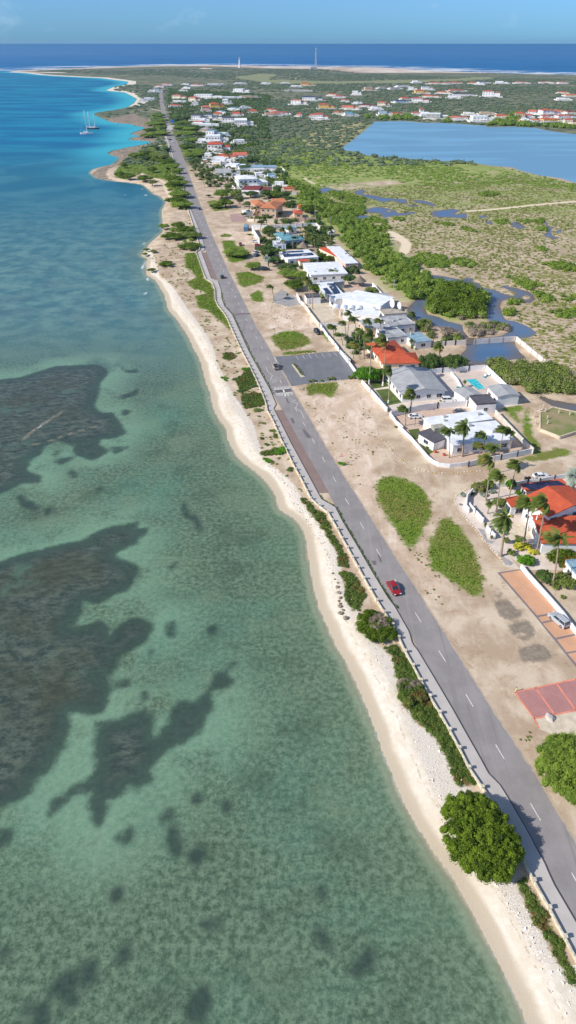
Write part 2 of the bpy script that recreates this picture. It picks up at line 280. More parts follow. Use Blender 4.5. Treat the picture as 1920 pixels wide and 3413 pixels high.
STAINS = [zs(1600,1800,4.528,p) for p in ([(190,905),(430,900),(560,1040),(650,1080),(640,1160),(430,1200),(300,1160),(230,1000)], [(420,1270),(730,1210),(800,1310),(860,1420),(790,1460),(620,1400),(500,1440)], [(530,1460),(640,1440),(750,1490),(700,1530)], [(560,1640),(880,1550),(980,1610),(1110,1720),(1100,1780),(900,1840),(640,1840)], [(190,740),(300,720),(330,750),(220,775)], [(200,840),(320,825),(360,860),(260,885)], [(1230,1820),(1300,1820),(1360,1910)])]
# reef and seagrass beds seen through the water
q4 = lambda p: zs(0,1150,1.811,p)
q5 = lambda p: zs(0,2000,1.811,p)
q6 = lambda p: zs(0,2700,1.61,p)
q7 = lambda p: zs(700,2300,1.811,p)
REEF = [q4([(-900,150),(0,210),(130,195),(330,130),(560,120),(610,125),(655,165),(600,230),(590,300),(560,370),(610,410),(680,410),(720,470),(755,530),(700,560),(610,565),(590,600),(650,640),(570,695),(480,670),(440,630),(465,595),(430,600),(340,570),(250,620),(240,660),(170,700),(160,760),(245,800),(240,830),(130,830),(60,870),(0,895),(-900,1100)]),
 q4([(320,655),(350,640),(365,650),(330,668)]), q4([(330,700),(430,675),(435,690),(370,722)]), q4([(665,620),(770,615),(700,655)]), q4([(720,405),(760,390),(790,400),(760,425)]), q4([(730,130),(750,150),(820,148),(825,165),(760,165)]), q4([(710,315),(800,285),(830,265),(830,295),(750,322)]),
 q4([(110,915),(130,910),(160,945),(200,950),(235,1005),(190,990),(130,980)]), q4([(275,1025),(290,985),(312,978),(300,1010)]), q4([(580,872),(610,865),(615,878),(590,886)]), q4([(1105,960),(1115,1000),(1185,1045),(1210,1100),(1205,1128),(1180,1070),(1115,1030)]), q4([(1010,1330),(1060,1318),(1070,1328),(1040,1350)]),
 q4([(430,755),(465,790),(440,800),(415,770)]),
 q4([(-900,1350),(0,1310),(120,1270),(360,1210),(500,1180),(640,1105),(830,1075),(800,1115),(885,1110),(870,1145),(820,1155),(830,1190),(760,1225),(690,1240),(700,1290),(760,1310),(830,1350),(810,1420),(760,1480),(690,1500),(600,1560)]) + q5([(500,0),(490,60),(420,170),(520,160),(600,130),(650,170),(665,220),(690,180),(740,140),(830,110),(915,135),(910,180),(880,240),(800,290),(720,340),(690,420),(620,460),(660,500),(660,560),(620,680),(560,690),(480,665),(400,680),(415,760),(390,880),(320,960),(310,1020),(210,1080),(190,1150),(100,1210),(0,1240),(-900,1500)]),
 q5([(590,760),(650,740),(760,710),(870,665),(920,710),(920,830),(960,830),(1000,770),(1040,760),(1030,680),(1080,620),(1170,630),(1260,560),(1290,620),(1240,690),(1210,780),(1060,880),(1000,900),(930,980),(890,1020),(915,1090),(860,1100),(830,1140),(780,1110),(700,1180),(630,1200),(640,1260),(600,1350),(575,1330),(545,1240),(570,1150),(420,1180),(300,1300),(340,1200),(500,1110),(570,1060),(590,980),(580,850)]),
 q5([(1300,450),(1350,435),(1400,480),(1350,530),(1280,530)]), q5([(1260,165),(1290,160),(1295,190),(1270,195)]), q5([(660,495),(770,485),(780,505),(700,520)]), q5([(1175,1190),(1195,1185),(1200,1210),(1180,1215)]), q5([(1345,1235),(1370,1225),(1380,1260),(1350,1270)]), q5([(985,1330),(1000,1280),(1030,1280),(1010,1335)]), q5([(1015,1450),(1020,1410),(1050,1370),(1070,1380),(1050,1430)]), q5([(1010,150),(1050,130),(1045,220),(1020,215)]), q5([(895,320),(915,308),(910,330)]),
 q5([(1380,395),(1410,385),(1415,400)]), q5([(860,570),(880,560),(875,585)]),
 q6([(870,60),(890,15),(920,0),(910,50)]), q6([(1020,240),(1060,212),(1090,235),(1070,280),(1030,275)]), q6([(900,130),(940,90),(940,150),(970,180),(950,235),(920,200)]), q6([(610,470),(640,420),(655,450),(640,480)]), q6([(420,880),(490,825),(515,900),(470,925)]), q6([(290,970),(320,900),(390,880),(400,940),(370,990),(330,985)]), q6([(340,1050),(390,995),(430,990),(420,1030)]), q6([(190,1148),(200,1050),(240,1050),(270,1110),(250,1148)]), q6([(1020,1090),(1030,1000),(1080,970),(1110,1010),(1115,1090),(1070,1135)]), q6([(630,780),(670,740),(675,790)]), q6([(140,1070),(170,1045),(180,1070)]), q6([(-10,790),(30,760),(40,790)]), q6([(-20,190),(0,120),(60,110),(50,160)]), q6([(1095,620),(1140,590),(1190,600),(1130,635)]), q6([(660,180),(690,110),(712,120),(700,170)]), q6([(630,150),(660,130),(640,165)]),
 q7([(640,1500),(660,1430),(690,1470),(710,1560),(680,1540)]), q7([(910,1610),(960,1580),(985,1620),(960,1670),(900,1720),(860,1700)]), q7([(640,1210),(670,1200),(680,1250)])]
WISPS = [(q4([(160,610),(300,580),(450,525),(600,485)]), 1.2), (q4([(140,570),(210,510),(300,450),(380,400)]), 1.3)]
FOAM = [(q4([(205,515),(240,495),(280,465),(298,448)]), 0.5), (s4([(110,500),(130,470),(165,420),(195,375)]), 1.3), (s4([(150,810),(165,780),(172,770)]), 1.2), (s4([(125,200),(165,175)]), 1.5), (s2([(560,765),(600,775)]), 2.0), (s2([(690,825),(720,840)]), 2.2), (s2([(720,915),(760,900)]), 2.5), (s2([(500,905),(540,898)]), 2.0), (z2([(205,645),(235,625),(250,590)]), 0.6), (s4([(235,640),(245,615)]), 1.0), (s4([(185,630),(190,600)]), 1.0),(s4([(600,1225),(612,1200)]),0.9)]

def seg_d2(X, Y, a, b):
    dx, dy = b[0]-a[0], b[1]-a[1]; l2 = dx*dx+dy*dy+1e-9
    t = np.clip(((X-a[0])*dx+(Y-a[1])*dy)/l2, 0, 1)
    return (X-a[0]-t*dx)**2+(Y-a[1]-t*dy)**2
def sdf_poly(X, Y, poly, out=None, margin=40.0):
    """signed distance (positive inside) to a polygon, clipped at margin; max-combined into out"""
    if out is None: out = np.full(X.shape, -margin, np.float32)
    P = np.array(poly); x0, y0 = P.min(0)-margin; x1, y1 = P.max(0)+margin
    idx = np.nonzero((X > x0)&(X < x1)&(Y > y0)&(Y < y1))[0]
    if len(idx) == 0: return out
    x = X[idx]; y = Y[idx]; d2 = np.full(x.shape, margin*margin, np.float64); ins = np.zeros(x.shape, bool)
    for i in range(len(poly)):
        a, b = poly[i], poly[(i+1) % len(poly)]
        bx0, bx1 = min(a[0],b[0])-margin, max(a[0],b[0])+margin; by0, by1 = min(a[1],b[1])-margin, max(a[1],b[1])+margin
        k = (x > bx0)&(x < bx1)&(y > by0)&(y < by1)
        if k.any(): d2[k] = np.minimum(d2[k], seg_d2(x[k], y[k], a, b))
        c = (a[1] > y) != (b[1] > y)
        if c.any():
            xi = a[0]+(y[c]-a[1])*(b[0]-a[0])/(b[1]-a[1]); t = x[c] < xi; cc = ins[c]; cc ^= t; ins[c] = cc
    d = np.sqrt(d2); d = np.where(ins, d, -d)
    out[idx] = np.maximum(out[idx], d); return out
def sdf_line(X, Y, line, half, out=None, margin=15.0):
    if out is None: out = np.full(X.shape, -margin, np.float32)
    for a, b in zip(line[:-1], line[1:]):
        k = np.nonzero((X > min(a[0],b[0])-margin)&(X < max(a[0],b[0])+margin)&(Y > min(a[1],b[1])-margin)&(Y < max(a[1],b[1])+margin))[0]
        if len(k): out[k] = np.maximum(out[k], half-np.sqrt(seg_d2(X[k], Y[k], a, b)))
    return out
def sstep(x, a, b):
    t = np.clip((x-a)/(b-a), 0, 1); return t*t*(3-2*t)
def fan_grid(y0, y1, step, cols, k):
    off = 110.0; n = int(math.log((y1+off)/(y0+off))/step)+1
    ys = (y0+off)*np.exp(np.linspace(0, math.log((y1+off)/(y0+off)), n))-off
    s = np.linspace(-1, 1, cols); s = 0.72*s+0.28*s**3
    X = (ys[:, None]+off)*k*s[None, :]; Y = np.repeat(ys[:, None], cols, 1)
    return X, Y
def grid_mesh(name, X, Y, Z, keep, attrs, mat):
    r, c = X.shape; I = np.arange(r*c).reshape(r, c)
    q = np.stack([I[:-1,:-1], I[:-1,1:], I[1:,1:], I[1:,:-1]], -1).reshape(-1, 4)
    if keep is not None:
        kf = keep.reshape(-1); q = q[kf[q].any(1)]
    used = np.unique(q); remap = np.zeros(r*c, np.int64); remap[used] = np.arange(len(used)); q = remap[q]
    co = np.stack([X.reshape(-1), Y.reshape(-1), Z.reshape(-1)], -1)[used].astype(np.float32)
    me = bpy.data.meshes.new(name); me.vertices.add(len(used)); me.vertices.foreach_set('co', co.reshape(-1))
    me.loops.add(q.size); me.loops.foreach_set('vertex_index', q.reshape(-1).astype(np.int32))
    me.polygons.add(len(q)); me.polygons.foreach_set('loop_start', np.arange(0, q.size, 4, dtype=np.int32)); me.polygons.foreach_set('loop_total', np.full(len(q), 4, np.int32))
    me.polygons.foreach_set('use_smooth', np.ones(len(q), bool))
    for k, v in attrs.items():
        a = me.attributes.new(k, 'FLOAT', 'POINT'); a.data.foreach_set('value', v.reshape(-1)[used].astype(np.float32))
    me.materials.append(mat); me.update(calc_edges=True); return link(name, me)
def shore_sdf(X, Y, margin=150.0):
    return sdf_poly(X, Y, COAST_G, None, margin)
LAG_G = GP(LAGOON, 0.8); POND_G = [GP(p, 0.8) for p in PONDS]; ISLE_G = [GP(p, 0.8) for p in ISLES]
def dune_w(x): return np.interp(x, [-3000,-1300,-500,300,1500,3500], [0,40,220,420,460,380])
def pond_sdf(X, Y):
    d = np.full(X.shape, -40.0, np.float32)
    for p in POND_G: d = sdf_poly(X, Y, p, d)
    i = np.full(X.shape, -40.0, np.float32)
    for p in ISLE_G: i = sdf_poly(X, Y, p, i)
    return np.minimum(d, -i)
def lag_sdf(X, Y): return sdf_poly(X, Y, LAG_G, None, 40.0)

# ---- materials of ground and water
def land_material():
    t = NT('land_soil'); P = t.pos
    nb = t.noise(P, 0.02, 5, 0.6); nm = t.noise(P, 0.12, 6, 0.62); nf = t.noise(P, 0.9, 5, 0.65); nd = t.noise(P, 5.0, 3, 0.6)
    dirtA, dirtB, dirtC = sc(206,188,164), sc(176,154,130), sc(222,208,188)
    tr = t.noise(t.map(P, (0.5,0.16,1), (0,0,0.33)), 0.5, 7, 0.7, 1.2)                         # wheel-track streaks
    c = t.mix(t.ss(nm, 0.38, 0.64), dirtB, dirtA); c = t.mix(t.ss(tr, 0.5, 0.75, 0, 0.45), c, dirtC); c = t.mix(t.ss(nf, 0.55, 0.75, 0, 0.45), c, sc(150,126,100))
    # pale, trodden lots
    c = t.mix(t.m('MULTIPLY', t.edge(t.attr('pale'), nm, 14.0, 3.0), 0.75), c, t.mix(t.ss(tr, 0.42, 0.66), sc(206,182,158), sc(232,214,196)))
    # scrub floor, near and far
    far = t.mix(t.ss(t.noise(P, 0.012, 6, 0.65), 0.4, 0.6), sc(100,106,84), sc(134,132,106)); far = t.mix(t.ss(t.noise(P, 0.05, 5, 0.7), 0.45, 0.62), far, sc(74,92,62)); far = t.mix(t.ss(t.noise(t.map(P,(1,.35,1)), 0.02, 4, 0.6), 0.62, 0.72, 0, 0.6), far, sc(172,150,128))
    c = t.mix(t.edge(t.attr('far'), nm, 60.0, 20.0), c, far)
    gr = t.mix(t.ss(nm, 0.35, 0.65), sc(116,142,56), sc(150,162,84)); gr = t.mix(t.ss(t.noise(t.map(P,(.6,1,1)), 0.03, 5, 0.65), 0.56, 0.68, 0, 0.8), gr, sc(176,160,124)) 
    c = t.mix(t.m('MULTIPLY', t.edge(t.attr('scrub'), nm, 30.0, 6.0), 0.85), c, gr)
    # wetland flats with low saltwort
    wet = t.mix(t.ss(nf, 0.4, 0.6), sc(188,166,146), sc(206,186,164)); wet = t.mix(t.ss(t.noise(P, 0.035, 4), 0.45, 0.65, 0, 0.7), wet, sc(168,150,126))
    tuft = t.noise(t.map(P, (1,1.3,1)), 0.45, 4, 0.6); wet = t.mix(t.ss(t.m('ADD', tuft, t.m('MULTIPLY', nb, 0.35)), 0.66, 0.74), wet, t.mix(nf, sc(112,116,58), sc(142,140,80)))
    yy = t.n('SeparateXYZ'); t.l(P, yy.inputs[0]); wet = t.mix(t.m('MULTIPLY', t.ss(t.m('ADD', yy.outputs[1], t.m('MULTIPLY', nm, 160.0)), 470.0, 680.0), t.ss(t.noise(t.map(P,(.5,1,1)), 0.05, 6, 0.7), 0.36, 0.56, 0, 0.85)), wet, t.mix(nf, sc(116,136,62), sc(148,160,88)))
    c = t.mix(t.edge(t.attr('flat'), nm, 10.0, 2.0), c, wet)
    # mud by the ponds
    mud = t.edge(t.attr('pond'), nf, 5.0, 2.0)
    c = t.mix(t.m('MULTIPLY', mud, 0.8), c, sc(132,112,84))
    c = t.mix(t.edge(t.attr('golf'), nm, 20.0, 5.0), c, t.mix(t.ss(nm,0.4,0.6), sc(150,148,112), sc(118,132,90)))
    c = t.mix(t.edge(t.attr('dune'), t.noise(P, 0.008, 5, 0.6), 160.0, 25.0), c, t.mix(t.ss(t.noise(t.map(P,(1,.3,1)), 0.006, 5, 0.6), 0.35, 0.65), sc(178,156,136), sc(220,208,194)))
    # rock platforms
    rk = t.noise(P, 0.25, 8, 0.75); c = t.mix(t.edge(t.attr('rock'), nf, 3.0, 1.0), c, t.mix(t.ss(rk, 0.4, 0.6), sc(112,102,90), sc(164,148,130)))
    c = t.mix(t.ss(t.noise(P, 0.22, 7, 0.72, 1.5), 0.54, 0.66, 0, 0.5), c, sc(158,128,98))
    c = t.mix(t.m('MULTIPLY', t.edge(t.attr('stain'), nf, 2.5, 0.4), 0.8), c, t.mix(t.ss(nf, 0.4, 0.7), sc(112,104,94), sc(146,136,120)))
    c = t.mix(t.edge(t.attr('meadow'), nm, 25.0, 5.0), c, t.mix(t.ss(nm, 0.4, 0.62), sc(176,160,128), sc(148,150,88)))
    c = t.mix(t.edge(t.attr('track'), nf, 2.0, 0.8), c, sc(222,204,176))
    # backshore: coral rubble, then beach sand by distance from the water
    rub = t.edge(t.attr('rubble'), nf, 2.2, 0.35)
    vr = t.voro(P, 2.4, 'F1', 1); vv = t.voro(P, 1.1, 'F1', 0)
    c = t.mix(rub, c, t.mix(t.ss(nd, 0.42, 0.6), sc(200,188,170), sc(230,222,210)))
    c = t.mix(t.m('MULTIPLY', rub, t.ss(t.noise(t.map(P,(1,.5,1)), 1.5, 5, 0.7), 0.58, 0.7)), c, sc(164,152,142))  # darker blotches: shadows among the stones put into the rubble colour
    sh = t.attr('shore'); sand = t.mix(t.ss(nf, 0.35, 0.7), sc(214,204,186), sc(230,221,206)); sand = t.mix(t.ss(nm, 0.4, 0.65, 0, 0.5), sand, sc(204,188,164)); sand = t.mix(t.ss(nd, 0.66, 0.74, 0, 0.3), sand, sc(180,160,130))
    wrk = t.m('MULTIPLY', t.m('SUBTRACT', 1.0, t.ss(t.m('ABSOLUTE', t.m('ADD', t.m('SUBTRACT', sh, 3.6), t.m('MULTIPLY', t.m('SUBTRACT', t.noise(P, 0.25, 4), 0.5), 3.0))), 0.0, 0.22)), t.ss(t.noise(P, 1.5, 4), 0.45, 0.6, 0, 0.6)); sand = t.mix(wrk, sand, sc(150,130,100))
    c = t.mix(t.ss(t.attr('sandm'), -0.4, 0.4), c, sand)
    wl = t.m('ADD', sh, t.m('MULTIPLY', t.m('SUBTRACT', t.noise(P, 0.12, 3), 0.5), 2.2))
    c = t.mix(t.m('MULTIPLY', t.ss(wl, 2.2, 0.9), t.ss(t.attr('sandm'), -0.4, 0.4)), c, sc(188,174,152))
    # grass
    g1 = t.mix(t.ss(nf, 0.35, 0.65), sc(92,116,40), sc(124,142,58)); g1 = t.mix(t.ss(t.noise(P, 0.06, 4, 0.6), 0.42, 0.62, 0, 0.8), g1, sc(126,120,68)); g1 = t.mix(t.ss(nd, 0.4, 0.7, 0, 0.5), g1, sc(76,98,34))
    c = t.mix(t.edge(t.attr('lush'), t.noise(P, 0.5, 6, 0.7), 5.0, 0.8), c, g1)
    g2 = t.mix(t.ss(nf, 0.35, 0.65), sc(66,80,34), sc(98,104,50)); g2 = t.mix(t.ss(nm, 0.52, 0.62, 0, 0.7), g2, sc(112,84,52))
    c = t.mix(t.edge(t.attr('strip'), t.noise(P, 0.8, 6, 0.75), 3.4, 0.4), c, g2)
    h = t.m('ADD', t.m('MULTIPLY', nf, 0.5), t.m('MULTIPLY', nd, 0.5))
    return t.done(t.bsdf(c, 0.92, t.bump(h, 0.5, 0.15), 0.12))
def sea_material():
    t = NT('sea_water'); P = t.pos
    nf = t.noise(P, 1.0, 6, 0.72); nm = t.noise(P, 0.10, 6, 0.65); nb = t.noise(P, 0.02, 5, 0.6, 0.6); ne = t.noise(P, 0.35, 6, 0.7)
    z = t.attr('zone')           # 0 close and green, 1 mid teal, 2 turquoise bay, 3 open ocean
    bedA = t.mix(t.ss(nf, 0.35, 0.66), sc(66,88,70), sc(112,134,110)); bedA = t.mix(t.ss(nb, 0.46, 0.68, 0, 0.45), bedA, sc(88,138,118)); bedA = t.mix(t.ss(nm, 0.48, 0.66, 0, 0.45), bedA, sc(56,74,60)); bedA = t.mix(t.ss(t.noise(P, 0.045, 5, 0.65), 0.5, 0.68, 0, 0.5), bedA, sc(114,132,106)); bedA = t.mix(t.ss(t.noise(P, 3.2, 3, 0.7), 0.52, 0.7, 0, 0.3), bedA, sc(140,160,128)); bedA = t.mix(t.ss(t.noise(P, 2.1, 3, 0.7), 0.53, 0.68, 0, 0.4), bedA, sc(48,68,56))  # bed mottling, whose fine speckle is caustic light put into the colour
    bedB = t.mix(t.ss(nm, 0.36, 0.66), sc(66,110,114), sc(104,140,134)); bedB = t.mix(t.ss(nb, 0.5, 0.7, 0, 0.5), bedB, sc(76,96,102))
    bayw = t.mix(t.ss(t.noise(t.map(P,(0.35,1,1)), 0.02, 4), 0.4, 0.6), sc(2,100,142), sc(14,126,156))
    bayn = t.mix(t.ss(nb, 0.4, 0.65), sc(34,102,124), sc(60,120,134))
    deep = t.mix(t.ss(t.noise(t.map(P,(0.3,1,1)), 0.006, 3), 0.4, 0.6), sc(2,88,140), sc(10,104,158))
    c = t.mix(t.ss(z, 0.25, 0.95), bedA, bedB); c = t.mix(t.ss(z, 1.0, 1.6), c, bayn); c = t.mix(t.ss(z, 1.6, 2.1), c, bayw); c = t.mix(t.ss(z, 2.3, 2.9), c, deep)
    # reef and seagrass
    rm = t.edge(t.m('ADD', t.attr('reef'), 0.5), t.m('ADD', t.m('MULTIPLY', ne, 0.6), t.m('MULTIPLY', nf, 0.4)), 5.0, 0.8)
    rv = t.attr('reef'); sk = t.noise(t.map(P, (0.7,1.2,1), (0,0,-0.5)), 0.45, 8, 0.8); inn = t.mix(t.ss(sk, 0.38, 0.64), sc(44,56,54), sc(98,106,94)); inn = t.mix(t.ss(t.noise(P, 0.03, 4, 0.6), 0.5, 0.66, 0, 0.6), inn, sc(68,66,50)); inn = t.mix(t.ss(t.noise(P, 0.07, 6, 0.7), 0.56, 0.7, 0, 0.6), inn, sc(84,116,96))
    rc = t.mix(t.ss(t.m('ADD', rv, t.m('MULTIPLY', nm, 4.0)), 2.0, 8.0, 0.0, 0.9), t.mix(nf, sc(34,48,46), sc(64,80,72)), inn)
    rc = t.mix(t.ss(z, 0.45, 0.9), rc, t.mix(t.ss(sk, 0.38, 0.64), sc(48,66,72), sc(92,98,94)))
    halo = t.m('MULTIPLY', t.m('MULTIPLY', t.ss(t.attr('reefbig'), -16.0, -0.5), t.ss(t.noise(P, 0.05, 5, 0.65), 0.36, 0.56)), t.ss(z, 1.1, 0.7)); c = t.mix(t.m('MULTIPLY', halo, 0.65), c, t.mix(nf, sc(98,142,118), sc(142,172,142)))
    c = t.mix(t.m('MULTIPLY', rm, t.m('MULTIPLY', t.ss(nm, 0.25, 0.5, 0.8, 0.95), t.ss(t.attr('reef'), -1.0, 3.0, 0.86, 1.0))), c, rc)
    wm = t.edge(t.attr('wisp'), nf, 1.2, 0.5); c = t.mix(t.m('MULTIPLY', wm, 0.6), c, sc(140,132,110))
    # shoal by the beach
    d = t.attr('shore')          # negative seawards
    dn = t.m('ADD', d, t.m('MULTIPLY', t.m('SUBTRACT', nm, 0.5), 3.0))
    zz = t.ss(z, 1.7, 1.1)
    c = t.mix(t.m('MULTIPLY', t.ss(dn, -16.0, -3.0, 0, 0.35), zz), c, t.mix(t.ss(nf, .4, .6), sc(98,118,90), sc(120,140,112)))
    c = t.mix(t.ss(dn, -3.6, -1.0, 0, 0.7), c, sc(158,166,138))
    c = t.mix(t.m('MULTIPLY', t.ss(dn, -60, -6), t.m('MULTIPLY', t.ss(z, 1.6, 2.0), t.ss(z, 2.7, 2.4))), c, sc(60,168,184))
    # breaking foam and distant surf
    fm = t.edge(t.attr('foam'), t.noise(P, 1.2, 5, 0.8), 2.6, 0.3); sf = t.m('MULTIPLY', t.ss(z, 2.5, 2.8), t.m('MULTIPLY', t.ss(d, -430, -160), t.ss(t.noise(t.map(P,(0.4,.6,1)), 0.009, 5, 0.75), 0.46, 0.56)))
    fm = t.m('MAXIMUM', fm, sf)
    wash = t.m('MULTIPLY', t.m('MULTIPLY', t.ss(d, -1.3, -0.5), t.ss(d, 0.9, 0.1)), t.ss(t.noise(P, 0.5, 4, 0.7), 0.42, 0.62, 0, 0.6)); fm = t.m('MAXIMUM', fm, wash)
    c = t.mix(t.m('MULTIPLY', fm, 0.85), c, (0.7, 0.74, 0.75))
    w1 = t.noise(t.map(P, (1,0.6,1), (0,0,0.4)), 0.9, 4, 0.6); w2 = t.noise(t.map(P, (1,0.45,1), (0,0,0.3)), 0.12, 3, 0.5)
    h = t.m('ADD', t.m('MULTIPLY', w1, 0.25), w2)
    df = t.n('BsdfDiffuse'); t.l(c, df.inputs[0]); gl = t.n('BsdfGlossy'); gl.inputs['Roughness'].default_value = 0.2; bp = t.bump(h, 0.45, 0.7); t.l(bp, gl.inputs['Normal']); fr = t.n('Fresnel'); fr.inputs[0].default_value = 1.33; t.l(bp, fr.inputs['Normal']); p = t.n('MixShader'); t.l(t.m('MINIMUM', fr.outputs[0], 0.14), p.inputs[0]); t.t.links.new(df.outputs[0], p.inputs[1]); t.t.links.new(gl.outputs[0], p.inputs[2])
    tr = t.n('BsdfTransparent'); ms = t.n('MixShader'); t.l(t.ss(dn, -2.2, 0.15, 0, 0.85), ms.inputs[0]); t.t.links.new(p.outputs[0], ms.inputs[1]); t.t.links.new(tr.outputs[0], ms.inputs[2])
    return t.done(ms.outputs[0])
def pond_material(name, shallow, deep, rough=0.12, bs=0.15):
    t = NT(name); P = t.pos; d = t.attr('depth'); n = t.noise(P, 0.25, 5, 0.65)
    v = t.m('ADD', d, t.m('MULTIPLY', t.m('SUBTRACT', n, 0.5), 6.0))
    c = t.mix(t.ss(v, 0.0, 7.0), shallow, deep)
    c = t.mix(t.ss(t.noise(t.map(P,(0.3,1,1)), 0.02, 4), 0.42, 0.62, 0, 0.5), c, tuple(x*1.5 for x in deep))
    df = t.n('BsdfDiffuse'); t.l(c, df.inputs[0]); gl = t.n('BsdfGlossy'); gl.inputs['Roughness'].default_value = rough; t.l(t.bump(t.noise(t.map(P,(0.7,1,1)), 0.8, 3), bs, 0.25), gl.inputs['Normal']); fr = t.n('Fresnel'); fr.inputs[0].default_value = 1.33; p = t.n('MixShader'); t.l(t.m('MINIMUM', fr.outputs[0], 0.3), p.inputs[0]); t.t.links.new(df.outputs[0], p.inputs[1]); t.t.links.new(gl.outputs[0], p.inputs[2])
    return t.done(p.outputs[0])

# ---- land sheet
def build_land():
    X, Y = fan_grid(-60, 5200, 0.0055, 560, 1.0); x = X.reshape(-1); y = Y.reshape(-1)
    sh = shore_sdf(x, y, 60.0); po = pond_sdf(x, y); la = lag_sdf(x, y)
    def polys(ps, m=40.0):
        d = np.full(x.shape, -m, np.float32)
        for p in ps: d = sdf_poly(x, y, GP(p), d, m)
        return d
    lush = polys(LUSH, 15); strip = polys(STRIP, 12); pale = polys(PALE, 25); rock = polys(ROCKY, 15); stain = polys(STAINS, 8); golf = polys(GOLF, 40); meadow = polys([[(1000,470),(1060,430),(1150,412),(1240,408),(1200,445),(1142,485),(1120,500),(1050,500)]], 40); scrub = polys(SCRUB, 40)
    rub = polys([RUB_L+RUB_R], 15); tr = np.full(x.shape, -15.0, np.float32)
    for ln, wd in TRACKS: tr = sdf_line(x, y, GP(ln), wd/2, tr)
    # sand: between the water and the rubble line
    sandp = [(1773,3520)]+COAST[:1]+COAST[1:75]+RUB_L[::-1]+[(1960,3520)]
    sm = sdf_poly(x, y, GP([(px+0, py) for px, py in COAST[:74]]+RUB_L[::-1], 0.5), None, 15.0)
    sm = np.maximum(sm, np.where((sh < 3.0)&(y < 420), 3.0-sh, -15)); sm = np.maximum(sm, np.where((y < 40), np.minimum(14-sh, 5), -15))
    sm = np.maximum(sm, np.where((sh < 30)&(y > 1500)&(rock < 0), np.minimum((26-sh)/4.0,3), -15))
    fy = np.nonzero(y > 2300)[0]; shf = shore_sdf(x[fy], y[fy], 700.0); dune = np.full(x.shape, -400.0); dune[fy] = np.where(y[fy] > 3250, np.clip(dune_w(x[fy])-shf, -400, 400), -400)
    flat = sdf_poly(x, y, GP([(1060,700),(1200,745),(1310,800),(1450,932),(1560,962),(1640,1000),(1720,1130),(1850,1225),(2400,1500),(3200,900),(2400,650),(1920,615),(1720,575),(1500,600),(1250,620),(1120,600),(1060,640)]), None, 40.0)
    far = (y-SCRUB_FAR_Y)*0.5; far = np.clip(far, -60, 60); flat = np.minimum(flat, 40)
    bw = np.clip(1.0+y/60.0, 1.5, 9.0)
    z = LAND*sstep(sh, -1.0, np.minimum(5.0+y*0.004, 9)) - 1.6*sstep(-sh, 0.0, 14.0) - 0.12*(sh < -1)
    z = z - np.where(rock > -2, 0.0, 0.0)
    wat = np.maximum(po, la); z = z - 0.9*sstep(wat, -1.5, 3.5)
    rng = np.random.RandomState(3)
    z = z + np.where((sh > 6)&(wat < -3), 0.0, 0.0)
    lane = GP(ROAD_L)+GP(ROAD_R)[::-1]
    z[sh > 60-1e-3] = np.where(wat[sh > 60-1e-3] > -1.5, z[sh > 60-1e-3], LAND)
    keep = (sh > -16)
    A = dict(shore=sh, pond=po, lush=lush, strip=strip, pale=pale, rock=rock, stain=stain, golf=golf, scrub=scrub, rubble=rub, track=tr, sandm=sm, flat=flat, far=far, dune=dune, meadow=meadow)
    o = grid_mesh('ground', X, Y, z.reshape(X.shape), keep.reshape(X.shape), A, land_material()); tag(o, kind='structure'); return o
def build_sea():
    X, Y = fan_grid(-60, 120000, 0.0075, 560, 1.15); x = X.reshape(-1); y = Y.reshape(-1)
    sh = shore_sdf(x, y, 150.0); fy = np.nonzero(y > 2300)[0]; sh[fy] = shore_sdf(x[fy], y[fy], 700.0)
    reef = np.full(x.shape, -20.0, np.float32)
    big = np.full(x.shape, -20.0, np.float32)
    for p in REEF:
        reef = sdf_poly(x, y, GP(p, 0), reef, 20.0)
        if len(p) > 14: big = sdf_poly(x, y, GP(p, 0), big, 20.0)
    wi = np.full(x.shape, -6.0, np.float32); fo = np.full(x.shape, -6.0, np.float32)
    for l_, w_ in WISPS: wi = sdf_line(x, y, GP(l_, 0), w_/2, wi, 6.0)
    for l_, w_ in FOAM: fo = sdf_line(x, y, GP(l_, 0), w_/2, fo, 6.0)
    zone = np.interp(y, [0, 150, 230, 330, 520, 720, 1000, 3300, 4200], [0, 0.0, 0.42, 1.0, 1.35, 1.75, 2.1, 2.15, 3.0])
    zone = zone + np.clip((-x-330)/900, 0, 1)*np.clip((y-900)/1500, 0, 1)*0.25
    ocean = (y > 2850+np.clip(x+200, -3000, 0)*-0.05)&(sh < 0)
    zone = np.where((sh < 0)&((y > 3500)|((x > 0)&(y > 2700))), 3.0, zone)
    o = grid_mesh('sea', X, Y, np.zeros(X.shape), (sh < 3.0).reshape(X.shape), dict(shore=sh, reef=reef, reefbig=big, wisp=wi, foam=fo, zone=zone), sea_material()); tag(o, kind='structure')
def build_water():
    def sheet(name, polys, z, mat, step, iso=None, m=6.0):
        P = np.array([p for q in polys for p in q]); x0, y0 = P.min(0)-4; x1, y1 = P.max(0)+4
        nx = int((x1-x0)/step)+2; ny = int((y1-y0)/step)+2
        X, Y = np.meshgrid(np.linspace(x0, x1, nx), np.linspace(y0, y1, ny)); x = X.reshape(-1); y = Y.reshape(-1)
        d = np.full(x.shape, -40.0, np.float32)
        for p in polys: d = sdf_poly(x, y, p, d)
        for q in (iso or []): d = np.minimum(d, -sdf_poly(x, y, q, None, 40.0))
        o = grid_mesh(name, X, Y, np.full(X.shape, z), (d > -m).reshape(X.shape), dict(depth=d), mat); tag(o, kind='structure')
    sheet('lagoon_water', [LAG_G], 0.75, pond_material('lagoon_water', sc(118,152,166), sc(104,152,178), 0.3), 5.0)
    sheet('pond_water', POND_G, 0.76, pond_material('marsh_water', sc(110,96,76), sc(74,104,136), 0.12), 1.6, ISLE_G)
build_land(); build_sea(); build_water()
